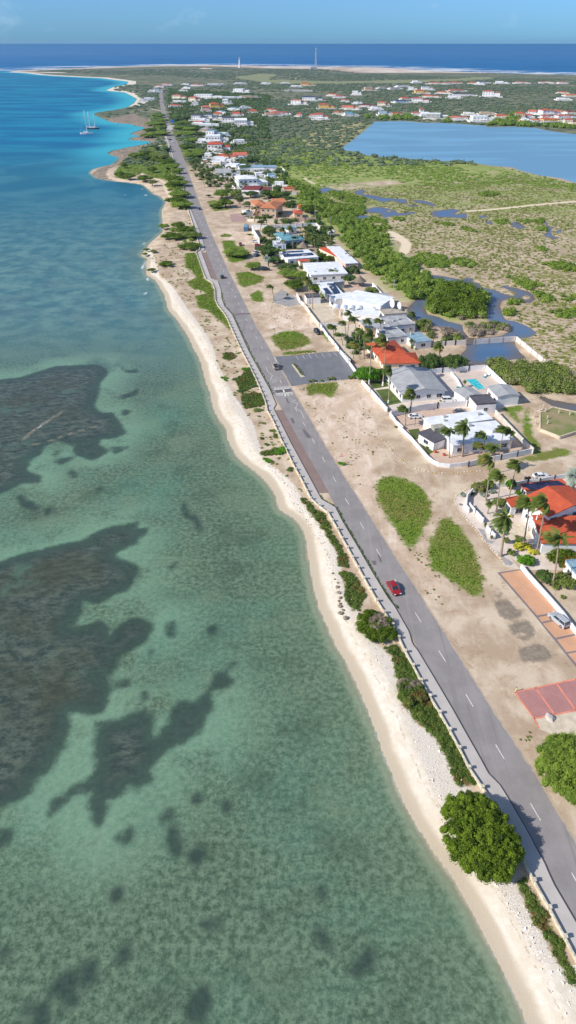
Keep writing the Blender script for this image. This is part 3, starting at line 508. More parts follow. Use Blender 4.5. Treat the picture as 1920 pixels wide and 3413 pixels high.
# ------------------------------------------------------------------ road, promenade, lots
def asphalt_mat(name, base, patch, tone=1.0):
    t = NT(name); P = t.pos; n1 = t.noise(P, 0.15, 5, 0.65); n2 = t.noise(P, 6.0, 3, 0.7); st = t.noise(t.map(P,(1.2,0.05,1),(0,0,-0.52)), 0.6, 4, 0.6)
    c = t.mix(t.ss(n1, 0.35, 0.65), base, tuple(x*1.22 for x in base)); c = t.mix(t.ss(st, 0.48, 0.72, 0, 0.6), c, patch); st2 = t.noise(t.map(P,(1.6,0.06,1),(0,0,-0.48)), 0.5, 3, 0.6); c = t.mix(t.ss(st2, 0.55, 0.75, 0, 0.5), c, tuple(x*0.72 for x in base))
    c = t.mix(t.ss(t.m('ADD', t.attr('edge'), t.m('MULTIPLY', t.m('SUBTRACT', t.noise(P, 0.8, 5, 0.7), 0.5), 1.1)), 0.42, 0.12, 0, 0.9 if name == 'road_asphalt' else 0.0), c, sc(196,174,148)); c = t.mix(t.ss(n2, 0.4, 0.7, 0, 0.3), c, tuple(x*0.75 for x in base))
    return t.done(t.bsdf(c, 0.85, t.bump(n2, 0.2, 0.02), 0.2))
def paving_mat(name, a, b, joint, size, rot=0.0):
    t = NT(name); v = t.map(t.pos, (1,1,1), (0,0,rot)); br = t.n('TexBrick'); t.l(v, br.inputs['Vector'])
    br.inputs['Scale'].default_value = 1/size; br.inputs['Mortar Size'].default_value = 0.02; t.l(a, br.inputs['Color1']); t.l(b, br.inputs['Color2']); t.l(joint, br.inputs['Mortar'])
    n = t.noise(t.pos, 0.3, 5, 0.65); n2 = t.noise(t.pos, 3.0, 3, 0.6)
    c = t.mix(t.ss(n, 0.35, 0.7, 0, 0.35), br.outputs[0], tuple(x*1.25 for x in a)); c = t.mix(t.ss(n2, 0.5, 0.75, 0, 0.25), c, tuple(x*0.7 for x in a))
    return t.done(t.bsdf(c, 0.88, None, 0.15))
mAs = asphalt_mat('road_asphalt', sc(138,133,131), sc(158,151,147)); mLot = asphalt_mat('lot_asphalt', sc(112,114,118), sc(128,128,130))
mBay = paving_mat('bay_brick', sc(144,124,116), sc(132,112,106), sc(122,110,104), 0.25, -0.5)
mPromT = M('promenade_concrete', sc(190,184,178), 0.9, 0.10, 0.25, col2=sc(176,170,164))
mPeach = paving_mat('peach_pavers', sc(206,160,128), sc(196,150,120), sc(176,138,112), 0.3, -0.3)
mGreyPav = paving_mat('grey_pavers', sc(134,124,124), sc(120,112,114), sc(110,104,104), 0.3, -0.3)
mPink = paving_mat('pink_pavers', sc(180,134,128), sc(164,120,116), sc(150,104,100), 0.35, -0.2)
mPinkL = M('salmon_kerb_paint', sc(222,140,116)); mMark = M('road_paint', sc(226,222,212), 0.7, 0.25, 2.0); mWhite = M('white_render', (0.78,0.77,0.76), 0.8, 0.10, 0.5)
mKerbD = M('dark_kerb', sc(84,80,80), 0.9); mStone = M('whitewashed_stone', sc(226,218,198), 0.9, 0.3, 1.6, 0.5, col2=sc(176,164,140))
mConc = M('plain_concrete', sc(176,170,160), 0.9, 0.2); mBeigeC = M('beige_concrete', sc(206,192,170), 0.9, 0.2)
def sheet(name, poly, z, mat, thick=0.0, kind='structure'):
    mb = MB()
    if thick: mb.prism(poly, z-thick, z)
    else: mb.add([(x,y,z) for x,y in poly], [tuple(range(len(poly)))])
    o = mb.build(name, mat); 
    if not thick and o.data.polygons[0].normal.z < 0: o.data.flip_normals()
    if kind: o['kind'] = kind
    return o
def interp_by_y(line, ys):
    p = sorted(line, key=lambda q: q[1]); return np.interp(ys, [q[1] for q in p], [q[0] for q in p])
def ribbon(name, left, right, ys, z, mat, thick=0.0, kind='structure'):
    xl = interp_by_y(left, ys); xr = interp_by_y(right, ys); mb = MB(); n = len(ys); vs = []; fs = []
    if not thick:
        for i in range(n): vs += [(xl[i], ys[i], z), (xr[i], ys[i], z)]
        for i in range(n-1): fs.append((2*i, 2*i+1, 2*i+3, 2*i+2))
    else:
        for i in range(n): vs += [(xl[i],ys[i],z),(xr[i],ys[i],z),(xr[i],ys[i],z-thick),(xl[i],ys[i],z-thick)]
        for i in range(n-1):
            a = 4*i; b = a+4
            for k in range(4): fs.append((a+k, a+(k+1)%4, b+(k+1)%4, b+k))
        fs += [(0,3,2,1), (4*n-4,4*n-3,4*n-2,4*n-1)]
    mb.add(vs, fs); o = mb.build(name, mat)
    if kind: o['kind'] = kind
    return o
def edge_attr(o, half):
    me = o.data; n = len(me.vertices)//2; a = me.attributes.new('edge', 'FLOAT', 'POINT'); co = np.zeros(len(me.vertices)*3); me.vertices.foreach_get('co', co); return a
gRL = GP(ROAD_L); gRR = GP(ROAD_R); gKL = GP(KERB_L, LAND+0.16); gW = GP(WALL, LAND+0.5)
ext = lambda g, dy: g+[(g[-1][0]+(g[-1][0]-g[-3][0])/(g[-3][1]-g[-1][1]+1e-6)*dy, g[-1][1]-dy)]
gRL = ext(gRL, 60); gRR = ext(gRR, 60); gKL = ext(gKL, 60); gW = ext(gW, 60)
ysR = np.concatenate([np.arange(-12, 420, 2.0), np.geomspace(421, 2100, 90)])
def build_road():
    xl = interp_by_y(gRL, ysR); xr = interp_by_y(gRR, ysR); F5 = [0.0, 0.12, 0.5, 0.88, 1.0]; vs = []; ed = []; fs = []
    for i, yv in enumerate(ysR):
        for f in F5: vs.append((xl[i]+(xr[i]-xl[i])*f, yv, LAND+0.03)); ed.append(min(f+ (0.25 if yv < 1100 else 0), 1-f)*(xr[i]-xl[i]))
    for i in range(len(ysR)-1):
        for k in range(4): fs.append((5*i+k, 5*i+k+1, 5*i+k+6, 5*i+k+5))
    o = MB().add(vs, fs).build('road', mAs); o['kind'] = 'structure'; a = o.data.attributes.new('edge', 'FLOAT', 'POINT'); a.data.foreach_set('value', np.array(ed, np.float32))
build_road()
# thin verge shoulder of dust at the right road edge is left to the ground; kerbside gutter line and left kerb
ysK = np.concatenate([np.arange(-12, 420, 1.0), np.geomspace(421, 1140, 60)])
xk = interp_by_y(gKL, ysK); xw = interp_by_y(gW, ysK)
kl = list(zip(xk, ysK)); wl = list(zip(xw, ysK))
ribbon('promenade', [(x+0.1,y) for x,y in wl], [(x-0.16,y) for x,y in kl], ysK, LAND+0.16, mPromT, 0.3)
ribbon('promenade_kerb', [(x-0.158,y) for x,y in kl], [(x,y) for x,y in kl], ysK, LAND+0.165, mKerbD, 0.3)
# brick parking bays between promenade and carriageway
def bay(y0, y1):
    ys = np.arange(y0, y1, 1.0); ribbon('parking_bay', kl, [(x+0.25,y) for x,y in gRL], ys, LAND+0.034, mBay)
bay(153.0, 204.0); bay(352.0, 408.0)
# centre line dashes and other paint
def along(line, s0, s1):
    pass
cl = [((a+b)/2+0.0) for a, b in zip(interp_by_y(gRL, ysR), interp_by_y(gRR, ysR))]
dashes = [(1148,1657),(1197,1736),(1250,1824),(1381,2037),(1460,2165),(1552,2313)]
DX = lambda y: float(np.interp(y, [30,84.8,96,107,129.2,140.1,151,300,560,1180,1700,2180],[46.5,32.77,29.7,26.7,20.72,17.87,14.9,-20,-73.5,-185,-258,-330]))
mk = MB(); y = 38.0
def lane_mark(mb, p, q, w=0.13, z=LAND+0.036): mb.obox(p, q, w, z-0.004, z)
while y < 700:
    lane_mark(mk, (DX(y), y), (DX(y+2.9), y+2.9), 0.13 if y < 300 else 0.2); y += 10.95
o = mk.build('centre_line_marking', mMark); o['kind'] = 'structure'
mk = MB()
def pxline(mb, pts, w=0.12):
    g = GP(pts, LAND+0.03)
    for a, b in zip(g[:-1], g[1:]): lane_mark(mb, a, b, w)
pxline(mk, z3([(95,445),(118,505),(175,550),(150,595),(225,612)])); pxline(mk, z3([(165,635),(230,622)]))
pxline(mk, z3([(405,845),(460,845),(405,865),(480,885),(458,935),(520,985),(558,1070)]))
for k in range(12):
    f = k/11; a = (196+190*f, 722-22*f); pxline(mk, z3([(a[0],a[1]-28),(a[0]+4,a[1])]), 0.16)
    a = (222+192*f, 765-15*f); pxline(mk, z3([(a[0],a[1]),(a[0]+10,a[1]+30)]), 0.16)
pxline(mk, z3([(195,723),(388,703)]), 0.35); pxline(mk, z3([(221,765),(418,748)]), 0.35)
pxline(mk, z3([(300,700),(330,800)]), 0.5)
o = mk.build('speed_table_marking', mMark); o['kind'] = 'structure'
o = sheet('speed_table', GP(z3([(200,726),(388,706),(415,745),(222,762)])), LAND+0.035, M('fresh_asphalt', sc(100,96,98)))
o = sheet('road_seam', GP(y2([(72,655),(213,647),(217,658),(78,667)])), LAND+0.035, M('worn_seam', sc(120,100,106)))
# patches of newer tar
for q in (z4([(975,780),(1020,778),(1032,820),(1000,822)]), z3([(390,1065),(425,1062),(445,1120),(415,1130)]), z3([(330,820),(350,818),(380,880),(360,886)]), z3([(530,1200),(560,1195),(650,1300),(595,1308)]), z4([(1040,720),(1058,718),(1082,790),(1065,796)])):
    sheet('tar_patch', GP(q), LAND+0.0345, M('tar_patch', sc(112,107,108), 0.8))
# car park beside the road
LOT = GP(z3([(200,322),(350,310),(600,290),(800,268),(990,255),(1190,500),(1210,560),(1190,585),(960,610),(560,655),(405,680),(330,540)]))
sheet('car_park', LOT, LAND+0.028, mLot)
mk = MB()
for x0_, y0_, x1_, y1_ in ((455,310,488,358),(535,303,568,350),(610,295,648,343),(688,288,724,336),(766,282,803,328),(840,275,880,321),(916,268,956,314)):
    pxline(mk, z3([(x0_,y0_),(x1_,y1_)]), 0.1)
pxline(mk, z3([(195,328),(225,385)]), 0.2)
o = mk.build('bay_line_marking', mMark); o['kind'] = 'structure'
# entrance of the villa: peach paving framed by grey setts, pink bays farther down
p8 = lambda p: zs(1600,1800,4.528,p)
sheet('paved_forecourt', GP(p8([(262,492),(615,435),(1449,1390),(1900,1900),(1900,2450),(1449,1920),(830,1150)])), LAND+0.02, mGreyPav)
for q in ([(308,505),(605,455),(1170,1085),(860,1140)], [(878,1165),(1060,1132),(1110,1195),(930,1238)], [(945,1262),(1240,1200),(1430,1415),(1135,1478)], [(1160,1503),(1460,1437),(1640,1640),(1305,1692)], [(1322,1718),(1650,1660),(1900,1930),(1900,2400),(1449,1862)]):
    sheet('peach_paving', GP(p8(q)), LAND+0.026, mPeach)
p6 = lambda p: zs(1400,2200,2.7865,p)
sheet('pink_paved_bays', GP(p6([(882,300),(1075,258),(1270,220),(1449,180),(1700,130),(1900,450),(1449,470),(1250,505),(1060,545)])), LAND+0.02, mPink)
mk = MB()
for l_ in ([(882,300),(1060,545),(1105,635)], [(882,300),(1449,178),(1700,125)], [(1060,545),(1449,468),(1900,400)], [(1075,258),(1250,505)], [(1270,220),(1449,468)], [(1449,180),(1620,430)]):
    g = GP(p6(l_))
    for a, b in zip(g[:-1], g[1:]): mk.obox(a, b, 0.32, LAND+0.021, LAND+0.05)
o = mk.build('bay_kerb', mPinkL); o['kind'] = 'structure'
sheet('concrete_apron', GP(p6([(1062,549),(1449,475),(1700,440),(1900,700),(1300,720),(1108,640)])), LAND+0.018, mBeigeC)
# yards and drives
def yard(px, mat, z=0.024, name='yard'): return sheet(name, GP(px), LAND+z, mat)
mGrav = M('pale_gravel', sc(214,200,188), 0.95, 0.15, 0.4); mGreyGrav = M('grey_gravel', sc(158,156,154), 0.95, 0.2, 0.6); mTerr = M('terrace_tile', sc(200,176,158), 0.8, 0.1); mLawn = M('clipped_lawn', sc(84,100,48), 0.95, 0.35, 0.5)
mDirtR = M('swept_earth', sc(196,174,150), 0.95, 0.15, 0.3)
k5 = lambda p: zs(1220,1180,2.498,p)
k6 = lambda p: zs(1300,1400,2.898,p)
k7 = lambda p: zs(1500,1520,3.45,p)
k4 = lambda p: zs(1100,1100,3.15,p)
k3 = lambda p: zs(980,900,3.15,p)
yard(k5([(0,225),(150,190),(450,150),(1000,100),(1290,420),(1080,460),(880,470),(460,480),(190,460)]), mGrav)
yard(k5([(80,300),(190,288),(300,405),(180,430)]), mLawn, 0.03, 'lawn'); yard(k5([(10,228),(160,225),(190,270),(60,290)]), mLawn, 0.03, 'lawn')
yard(k5([(700,150),(1000,110),(1180,260),(1150,350),(860,360)]), paving_mat('pool_terrace', sc(206,190,178), sc(198,182,172), sc(180,168,158), 0.5, -0.3), 0.03, 'pool_terrace')
yard(k5([(190,460),(880,450),(1080,460),(1400,790),(1380,830),(960,880),(860,905),(700,915),(560,890),(480,840),(270,590),(210,500)]), mTerr, 0.025)
yard(k5([(350,632),(440,620),(470,700),(400,712)]), mLawn, 0.03, 'lawn'); yard(k5([(445,745),(500,735),(570,810),(520,840)]), mLawn, 0.03, 'lawn')
yard(k7([(200,400),(260,370),(640,320),(900,290),(1449,250),(1700,700),(1449,1311),(900,1311),(620,1120),(500,920),(200,560)]), mGrav, 0.024)
yard(k7([(190,400),(60,470),(50,540),(160,680),(430,1020),(640,1270),(800,1300),(560,1000),(400,780),(200,580)]), mGrav, 0.022)
yard(k7([(610,700),(750,760),(930,830),(930,960),(800,990),(640,900)]), mBeigeC, 0.03, 'terrace'); yard(k7([(320,830),(400,850),(430,960),(520,980),(480,1010),(420,990)]), mGreyGrav, 0.03, 'gravel_bed')
yard(k7([(530,1080),(620,1160),(730,1230),(700,1260),(640,1250)]), mGreyGrav, 0.03, 'gravel_bed')
yard(y2([(440,480),(520,420),(660,500),(690,560),(590,585),(430,545)]), mGreyGrav, 0.024, 'gravel_bed')
yard(y2([(750,470),(1010,520),(1000,600),(1060,690),(890,745),(760,590)]), mBeigeC, 0.024)
yard(k3([(470,840),(300,600),(700,560),(900,560),(960,760),(800,760),(600,945),(540,900)]), mBeigeC, 0.022)
yard(k3([(560,160),(800,130),(880,230),(620,240)]), mTerr, 0.024)
yard(zs(760,640,3.6225,[(20,270),(170,262),(240,350),(40,365)]), M('rosy_pavers', sc(172,142,134), 0.9), 0.022, 'forecourt')
# ------------------------------------------------------------------ materials of things
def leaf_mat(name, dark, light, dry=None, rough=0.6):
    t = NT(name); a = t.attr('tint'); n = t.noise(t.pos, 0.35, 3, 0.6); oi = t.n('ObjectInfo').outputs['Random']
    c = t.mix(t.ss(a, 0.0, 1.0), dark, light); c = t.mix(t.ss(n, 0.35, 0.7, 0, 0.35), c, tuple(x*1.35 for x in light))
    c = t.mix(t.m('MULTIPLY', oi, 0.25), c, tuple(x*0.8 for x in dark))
    if dry: c = t.mix(t.ss(t.noise(t.pos, 0.22, 3, 0.6), 0.55, 0.68, 0, 0.9), c, dry)
    p = t.bsdf(c, rough, None, 0.25); tl = t.n('BsdfTranslucent'); t.l(c, tl.inputs[0]); ms = t.n('MixShader'); ms.inputs[0].default_value = 0.3
    t.t.links.new(p.outputs[0], ms.inputs[1]); t.t.links.new(tl.outputs[0], ms.inputs[2]); return t.done(ms.outputs[0])
lfBush = leaf_mat('sea_grape_leaf', sc(60,84,18), sc(124,148,38)); lfTree = leaf_mat('divi_leaf', sc(84,114,38), sc(156,176,70)); lfMead = leaf_mat('meadow_leaf', sc(104,134,50), sc(162,180,82)); lfDark = leaf_mat('dark_leaf', sc(62,88,40), sc(108,132,64))
lfDry = leaf_mat('scrub_leaf', sc(92,112,48), sc(146,158,78), sc(150,138,108)); lfGrey = leaf_mat('far_leaf', sc(92,112,80), sc(134,148,112), sc(134,132,108)); lfPalm = leaf_mat('palm_frond', sc(58,82,32), sc(124,140,62), sc(160,146,78))
lfDead = leaf_mat('dead_twig', sc(134,120,104), sc(180,166,148)); lfGrass = leaf_mat('grass_blade', sc(88,120,34), sc(140,162,62), sc(150,146,80)); lfCreep = leaf_mat('creeper_leaf', sc(74,98,38), sc(118,136,60), sc(134,100,62)); lfYel = leaf_mat('yellow_leaf', sc(176,176,44), sc(228,222,90)); lfSilver = leaf_mat('silver_frond', sc(120,136,120), sc(176,188,172)); lfTuft = leaf_mat('saltwort', sc(112,126,58), sc(156,162,84), sc(156,140,100))
lfHedge = leaf_mat('hedge_leaf', sc(64,114,20), sc(112,162,40))
mBark = M('bark', sc(120,100,80), 0.9, 0.3, 2.0); mPalmT = M('palm_trunk', sc(160,142,120), 0.9, 0.3, 3.0, 0.3); mGlass = M('window_glass', (0.03,0.045,0.06), 0.12, 0.2, 1.0, 0, 0.6)
mFrame = M('window_frame', (0.7,0.7,0.68), 0.6); mCar = {k: M('car_paint_'+k, c, 0.28, 0.06, 2.0, 0, 0.6, 0.0) for k, c in dict(red=(0.30,0.015,0.02), white=(0.75,0.75,0.75), silver=(0.42,0.44,0.46), black=(0.02,0.022,0.025), blue=(0.05,0.12,0.28), green=(0.02,0.05,0.04), grey=(0.16,0.17,0.18), tan=(0.36,0.33,0.28), maroon=(0.2,0.02,0.02)).items()}
mTyre = M('tyre_rubber', (0.02,0.02,0.02), 0.9); mRim = M('wheel_rim', (0.45,0.45,0.46), 0.35, 0.1, 3, 0, 0.5, 0.7); mLampW = M('headlight_lens', (0.8,0.8,0.78), 0.15, 0.05); mLampR = M('tail_light_lens', (0.4,0.02,0.02), 0.3, 0.05); mTrim = M('black_trim', (0.03,0.03,0.03), 0.6)
mSolar = M('solar_cell', (0.012,0.02,0.06), 0.25, 0.2, 1.0, 0, 0.6); mSteel = M('galvanised_steel', (0.5,0.52,0.54), 0.5, 0.1, 2, 0, 0.5, 0.3); mThatch = M('thatch', sc(134,120,104), 0.95, 0.35, 2.0, 0.6, fine=14)
def tile_mat(name, a, b, rib=1.1):
    t = NT(name); v = t.obj(); g = t.n('NewGeometry').outputs['Normal']; sp = t.n('SeparateXYZ'); t.l(g, sp.inputs[0])
    w = t.n('TexWave'); w.wave_type = 'BANDS'; w.bands_direction = 'Z'; t.l(t.map(v, (1,1,4.2*rib)), w.inputs['Vector']); w.inputs['Scale'].default_value = 1.0; w.inputs['Distortion'].default_value = 0.25
    n = t.noise(v, 0.6, 5, 0.65); n2 = t.noise(v, 7.0, 3, 0.6); c = t.mix(t.ss(n, 0.35, 0.68), b, a); c = t.mix(t.ss(n2, 0.45, 0.7, 0, 0.3), c, tuple(x*1.3 for x in a)); c = t.mix(t.ss(w.outputs[0], 0.0, 0.35, 0.38, 0.0), c, tuple(x*0.45 for x in b))
    return t.done(t.bsdf(c, 0.8, t.bump(w.outputs[0], 0.5, 0.06), 0.2))
RM = dict(orange=tile_mat('orange_tiles', sc(204,98,66), sc(182,84,58)), red=tile_mat('red_tiles', sc(198,104,82), sc(172,86,70)), tan=tile_mat('tan_tiles', sc(208,138,98), sc(176,110,78)), maroon=tile_mat('maroon_tiles', sc(140,70,66), sc(112,54,54)),
 salmon=tile_mat('salmon_tiles', sc(214,124,98), sc(192,104,82)), dark=tile_mat('slate_tiles', sc(92,92,104), sc(70,72,84)), teal=tile_mat('teal_sheet_roof', sc(112,160,172), sc(90,140,154), 0.8), navy=tile_mat('navy_roof', sc(70,78,116), sc(52,60,96)),
 white=M('white_roof', sc(236,238,240), 0.75, 0.12, 0.35, col2=sc(206,210,214)), grey=M('grey_roof', sc(172,172,172), 0.85, 0.12, 0.4, col2=sc(148,150,152)), stained=M('stained_roof', sc(186,188,190), 0.85, 0.25, 0.25, col2=sc(128,130,134)), tar=M('tar_roof', sc(92,90,96), 0.85, 0.2, 0.5), blue=M('blue_grey_roof', sc(150,176,190), 0.8, 0.15, 0.4, col2=sc(116,144,160)), pink=M('pink_grey_roof', sc(176,132,124), 0.85, 0.15), concrete=M('bare_concrete_roof', sc(170,160,146), 0.9, 0.2))
WM = dict(white=mWhite, cream=M('cream_render', sc(232,220,196), 0.85, 0.1), yellow=M('yellow_render', sc(224,188,110), 0.85, 0.1), tan=M('tan_render', sc(206,176,146), 0.85, 0.1), grey=M('grey_render', sc(176,176,172), 0.85, 0.15), beige=mBeigeC, blue=M('pale_blue_render', sc(190,212,226), 0.85, 0.1), pink=M('pink_render', sc(222,186,172), 0.85, 0.1))

# ------------------------------------------------------------------ houses
WIN = {}
def win_mesh(w, h):
    k = (round(w,1), round(h,1))
    if k not in WIN:
        mb = MB(); f = 0.07; d = 0.06
        mb.box(-w/2-f, w/2+f, -d, 0.0, -h/2-f, -h/2+0.02, 0); mb.box(-w/2-f, w/2+f, -d, 0.0, h/2-0.02, h/2+f, 0)
        mb.box(-w/2-f, -w/2+0.02, -d, 0.0, -h/2+0.02, h/2-0.02, 0); mb.box(w/2-0.02, w/2+f, -d, 0.0, -h/2+0.02, h/2-0.02, 0); mb.box(-0.025, 0.025, -d+0.01, 0.0, -h/2+0.02, h/2-0.02, 0)
        o = mb.build('window', [mFrame]); me = o.data; bpy.data.objects.remove(o)
        pb = MB(); pb.box(-w/2+0.02, w/2-0.02, -0.03, -0.005, -h/2+0.02, h/2-0.02); o = pb.build('pane', [mGlass]); pm = o.data; bpy.data.objects.remove(o)
        WIN[k] = (me, pm)
    return WIN[k]
def add_window(parent, x, y, z, ang, w, h, deep=True, name='window'):
    me, pm = win_mesh(w, h)
    o = link(name, me, parent, (x, y, z)); o.rotation_euler = (0, 0, ang)
    p = link('pane', pm, o); return o
def roof_mesh(kind, w, d, h, rise, over, th=0.25):
    mb = MB(); a, b = w/2+over, d/2+over
    if kind == 'flat':
        mb.box(-a, a, -b, b, h, h+th); p = 0.18; q = 0.22
        mb.box(-a, a, -b, -b+p, h+th, h+th+q); mb.box(-a, a, b-p, b, h+th, h+th+q); mb.box(-a, -a+p, -b+p, b-p, h+th, h+th+q); mb.box(a-p, a, -b+p, b-p, h+th, h+th+q)
        return mb
    if kind == 'slab': mb.box(-a, a, -b, b, h, h+th); return mb
    if kind == 'hip':
        if a >= b: r0, r1 = (-(a-b)-0.01, 0), ((a-b)+0.01, 0)
        else: r0, r1 = (0, -(b-a)-0.01), (0, (b-a)+0.01)
        vs = [(-a,-b,h),(a,-b,h),(a,b,h),(-a,b,h),(-a,-b,h+.18),(a,-b,h+.18),(a,b,h+.18),(-a,b,h+.18),(r0[0],r0[1],h+rise),(r1[0],r1[1],h+rise)]
        fs = [(0,3,2,1),(0,1,5,4),(1,2,6,5),(2,3,7,6),(3,0,4,7)]
        fs += [(4,5,9,8),(5,6,9),(6,7,8,9),(7,4,8)] if a >= b else [(4,5,8),(5,6,9,8),(6,7,9),(7,4,8,9)]
        return mb.add(vs, fs)
    if kind in ('gabx', 'gaby'):          # ridge along x or along y
        n = 0
        P = [(-b,h),(b,h),(b,h+.2),(0,h+rise+.2),(-b,h+.2)] if kind == 'gabx' else [(-a,h),(a,h),(a,h+.2),(0,h+rise+.2),(-a,h+.2)]
        P = [(-1*(b if kind=='gabx' else a),h),(0,h+rise),((b if kind=='gabx' else a),h),((b if kind=='gabx' else a),h+.22),(0,h+rise+.22),(-1*(b if kind=='gabx' else a),h+.22)]
        e = a if kind == 'gabx' else b
        vs = [((-e,u,z) if kind=='gabx' else (u,-e,z)) for u, z in P]+[((e,u,z) if kind=='gabx' else (u,e,z)) for u, z in P]
        fs = [(0,1,4,5),(1,2,3,4),(6,11,10,7),(7,10,9,8)]+[(i,6+i,6+(i+1)%6,(i+1)%6) for i in range(6)]
        return mb.add(vs, fs)
    if kind in ('shedx','shedy'):
        vs = [(-a,-b,h),(a,-b,h+(rise if kind=='shedx' else 0)),(a,b,h+rise),(-a,b,h+(0 if kind=='shedx' else rise))]
        vs += [(x,y,z+th) for x,y,z in vs]; return mb.add(vs, [(0,3,2,1),(4,5,6,7),(0,1,5,4),(1,2,6,5),(2,3,7,6),(3,0,4,7)])
def volume(root, cx, cy, w, d, h, roof, rmat, wmat, rise=1.6, over=0.4, storeys=1, sides='swen', ww=1.4, gap=3.2, z0=0.0, names=('wall','roof'), wh=1.2, door=None):
    """one walled volume of a house with its roof, windows and a door, in the house's own axes"""
    mb = MB(); mb.box(cx-w/2, cx+w/2, cy-d/2, cy+d/2, z0-0.3, z0+h)
    if roof == 'gabx': mb.add([(cx-w/2+.001,cy-d/2,z0+h),(cx-w/2+.001,cy+d/2,z0+h),(cx-w/2+.001,cy,z0+h+rise*d/(d+2*over)),(cx+w/2-.001,cy-d/2,z0+h),(cx+w/2-.001,cy+d/2,z0+h),(cx+w/2-.001,cy,z0+h+rise*d/(d+2*over))], [(0,2,1),(3,4,5),(0,3,5,2),(1,2,5,4)])
    if roof == 'gaby': mb.add([(cx-w/2,cy-d/2+.001,z0+h),(cx+w/2,cy-d/2+.001,z0+h),(cx,cy-d/2+.001,z0+h+rise*w/(w+2*over)),(cx-w/2,cy+d/2-.001,z0+h),(cx+w/2,cy+d/2-.001,z0+h),(cx,cy+d/2-.001,z0+h+rise*w/(w+2*over))], [(0,1,2),(3,5,4),(0,2,5,3),(1,4,5,2)])
    wall = mb.build(names[0], WM[wmat] if isinstance(wmat, str) else wmat, root)
    ro = roof_mesh(roof, w, d, 0, rise, over).build(names[1], RM[rmat] if isinstance(rmat, str) else rmat, root); ro.location = (cx, cy, z0+h+(0.0 if roof != 'gabx' and roof != 'gaby' else 0.0))
    sh = h/storeys
    for s in range(storeys):
        zc = z0+s*sh+min(1.55, sh*0.55)
        for side in sides:
            Lg = w if side in 'sn' else d; n = max(1, int((Lg-1.0)/gap))
            for i in range(n):
                u = (i+0.5)/n*Lg-Lg/2; wd = ww if (i % 3) else ww*1.35
                isdoor = (s == 0 and door == side and i == n//2)
                hh = 2.1 if isdoor else wh; zz = (z0+1.05) if isdoor else zc
                if isdoor: wd = 1.0
                if side == 's': add_window(root, cx+u, cy-d/2, zz, 0, wd, hh, name='door' if isdoor else 'window')
                if side == 'n': add_window(root, cx+u, cy+d/2, zz, math.pi, wd, hh, name='door' if isdoor else 'window')
                if side == 'w': add_window(root, cx-w/2, cy-u, zz, -math.pi/2, wd, hh, name='door' if isdoor else 'window')
                if side == 'e': add_window(root, cx+w/2, cy+u, zz, math.pi/2, wd, hh, name='door' if isdoor else 'window')
    return wall, ro
def fit(px4, h):
    """rectangle (centre, size, turn) from four roof corners seen at height h: near-left, near-right, far-right, far-left"""
    A, B, C, D = [Vector(G(x, y, LAND+h)) for x, y in px4]
    u = (B-A)+(C-D); ang = math.atan2(u.y, u.x); c = (A+B+C+D)/4
    ux = Vector((math.cos(ang), math.sin(ang))); uy = Vector((-ux.y, ux.x))
    w = ((B-A).dot(ux)+(C-D).dot(ux))/2; d = ((D-A).dot(uy)+(C-B).dot(uy))/2
    return c, w, abs(d), ang
def house(px4, h, roof, rmat, wmat, label, name='house', cat='house', group=None, **k):
    c, w, d, a = fit(px4, h); over = k.get('over', 0.4)
    r = empty(name, (c.x, c.y, LAND), a, label, cat, group)
    volume(r, 0, 0, w-2*over, d-2*over, h, roof, rmat, wmat, **k)
    if roof in ('flat','slab') and w > 7 and d > 5 and 'carport' not in name:
        g_ = random.Random(int(c.x*10)); zt = h+.25
        for k_ in range(g_.randint(1,3)):
            ux = g_.uniform(-w*.35, w*.35); uy = g_.uniform(-d*.3, d*.3); MB().box(ux, ux+g_.uniform(.7,1.3), uy, uy+g_.uniform(.6,1.0), zt-.02, zt+g_.uniform(.4,.9)).build('roof_unit', WM['grey'], r)
    return r, w, d
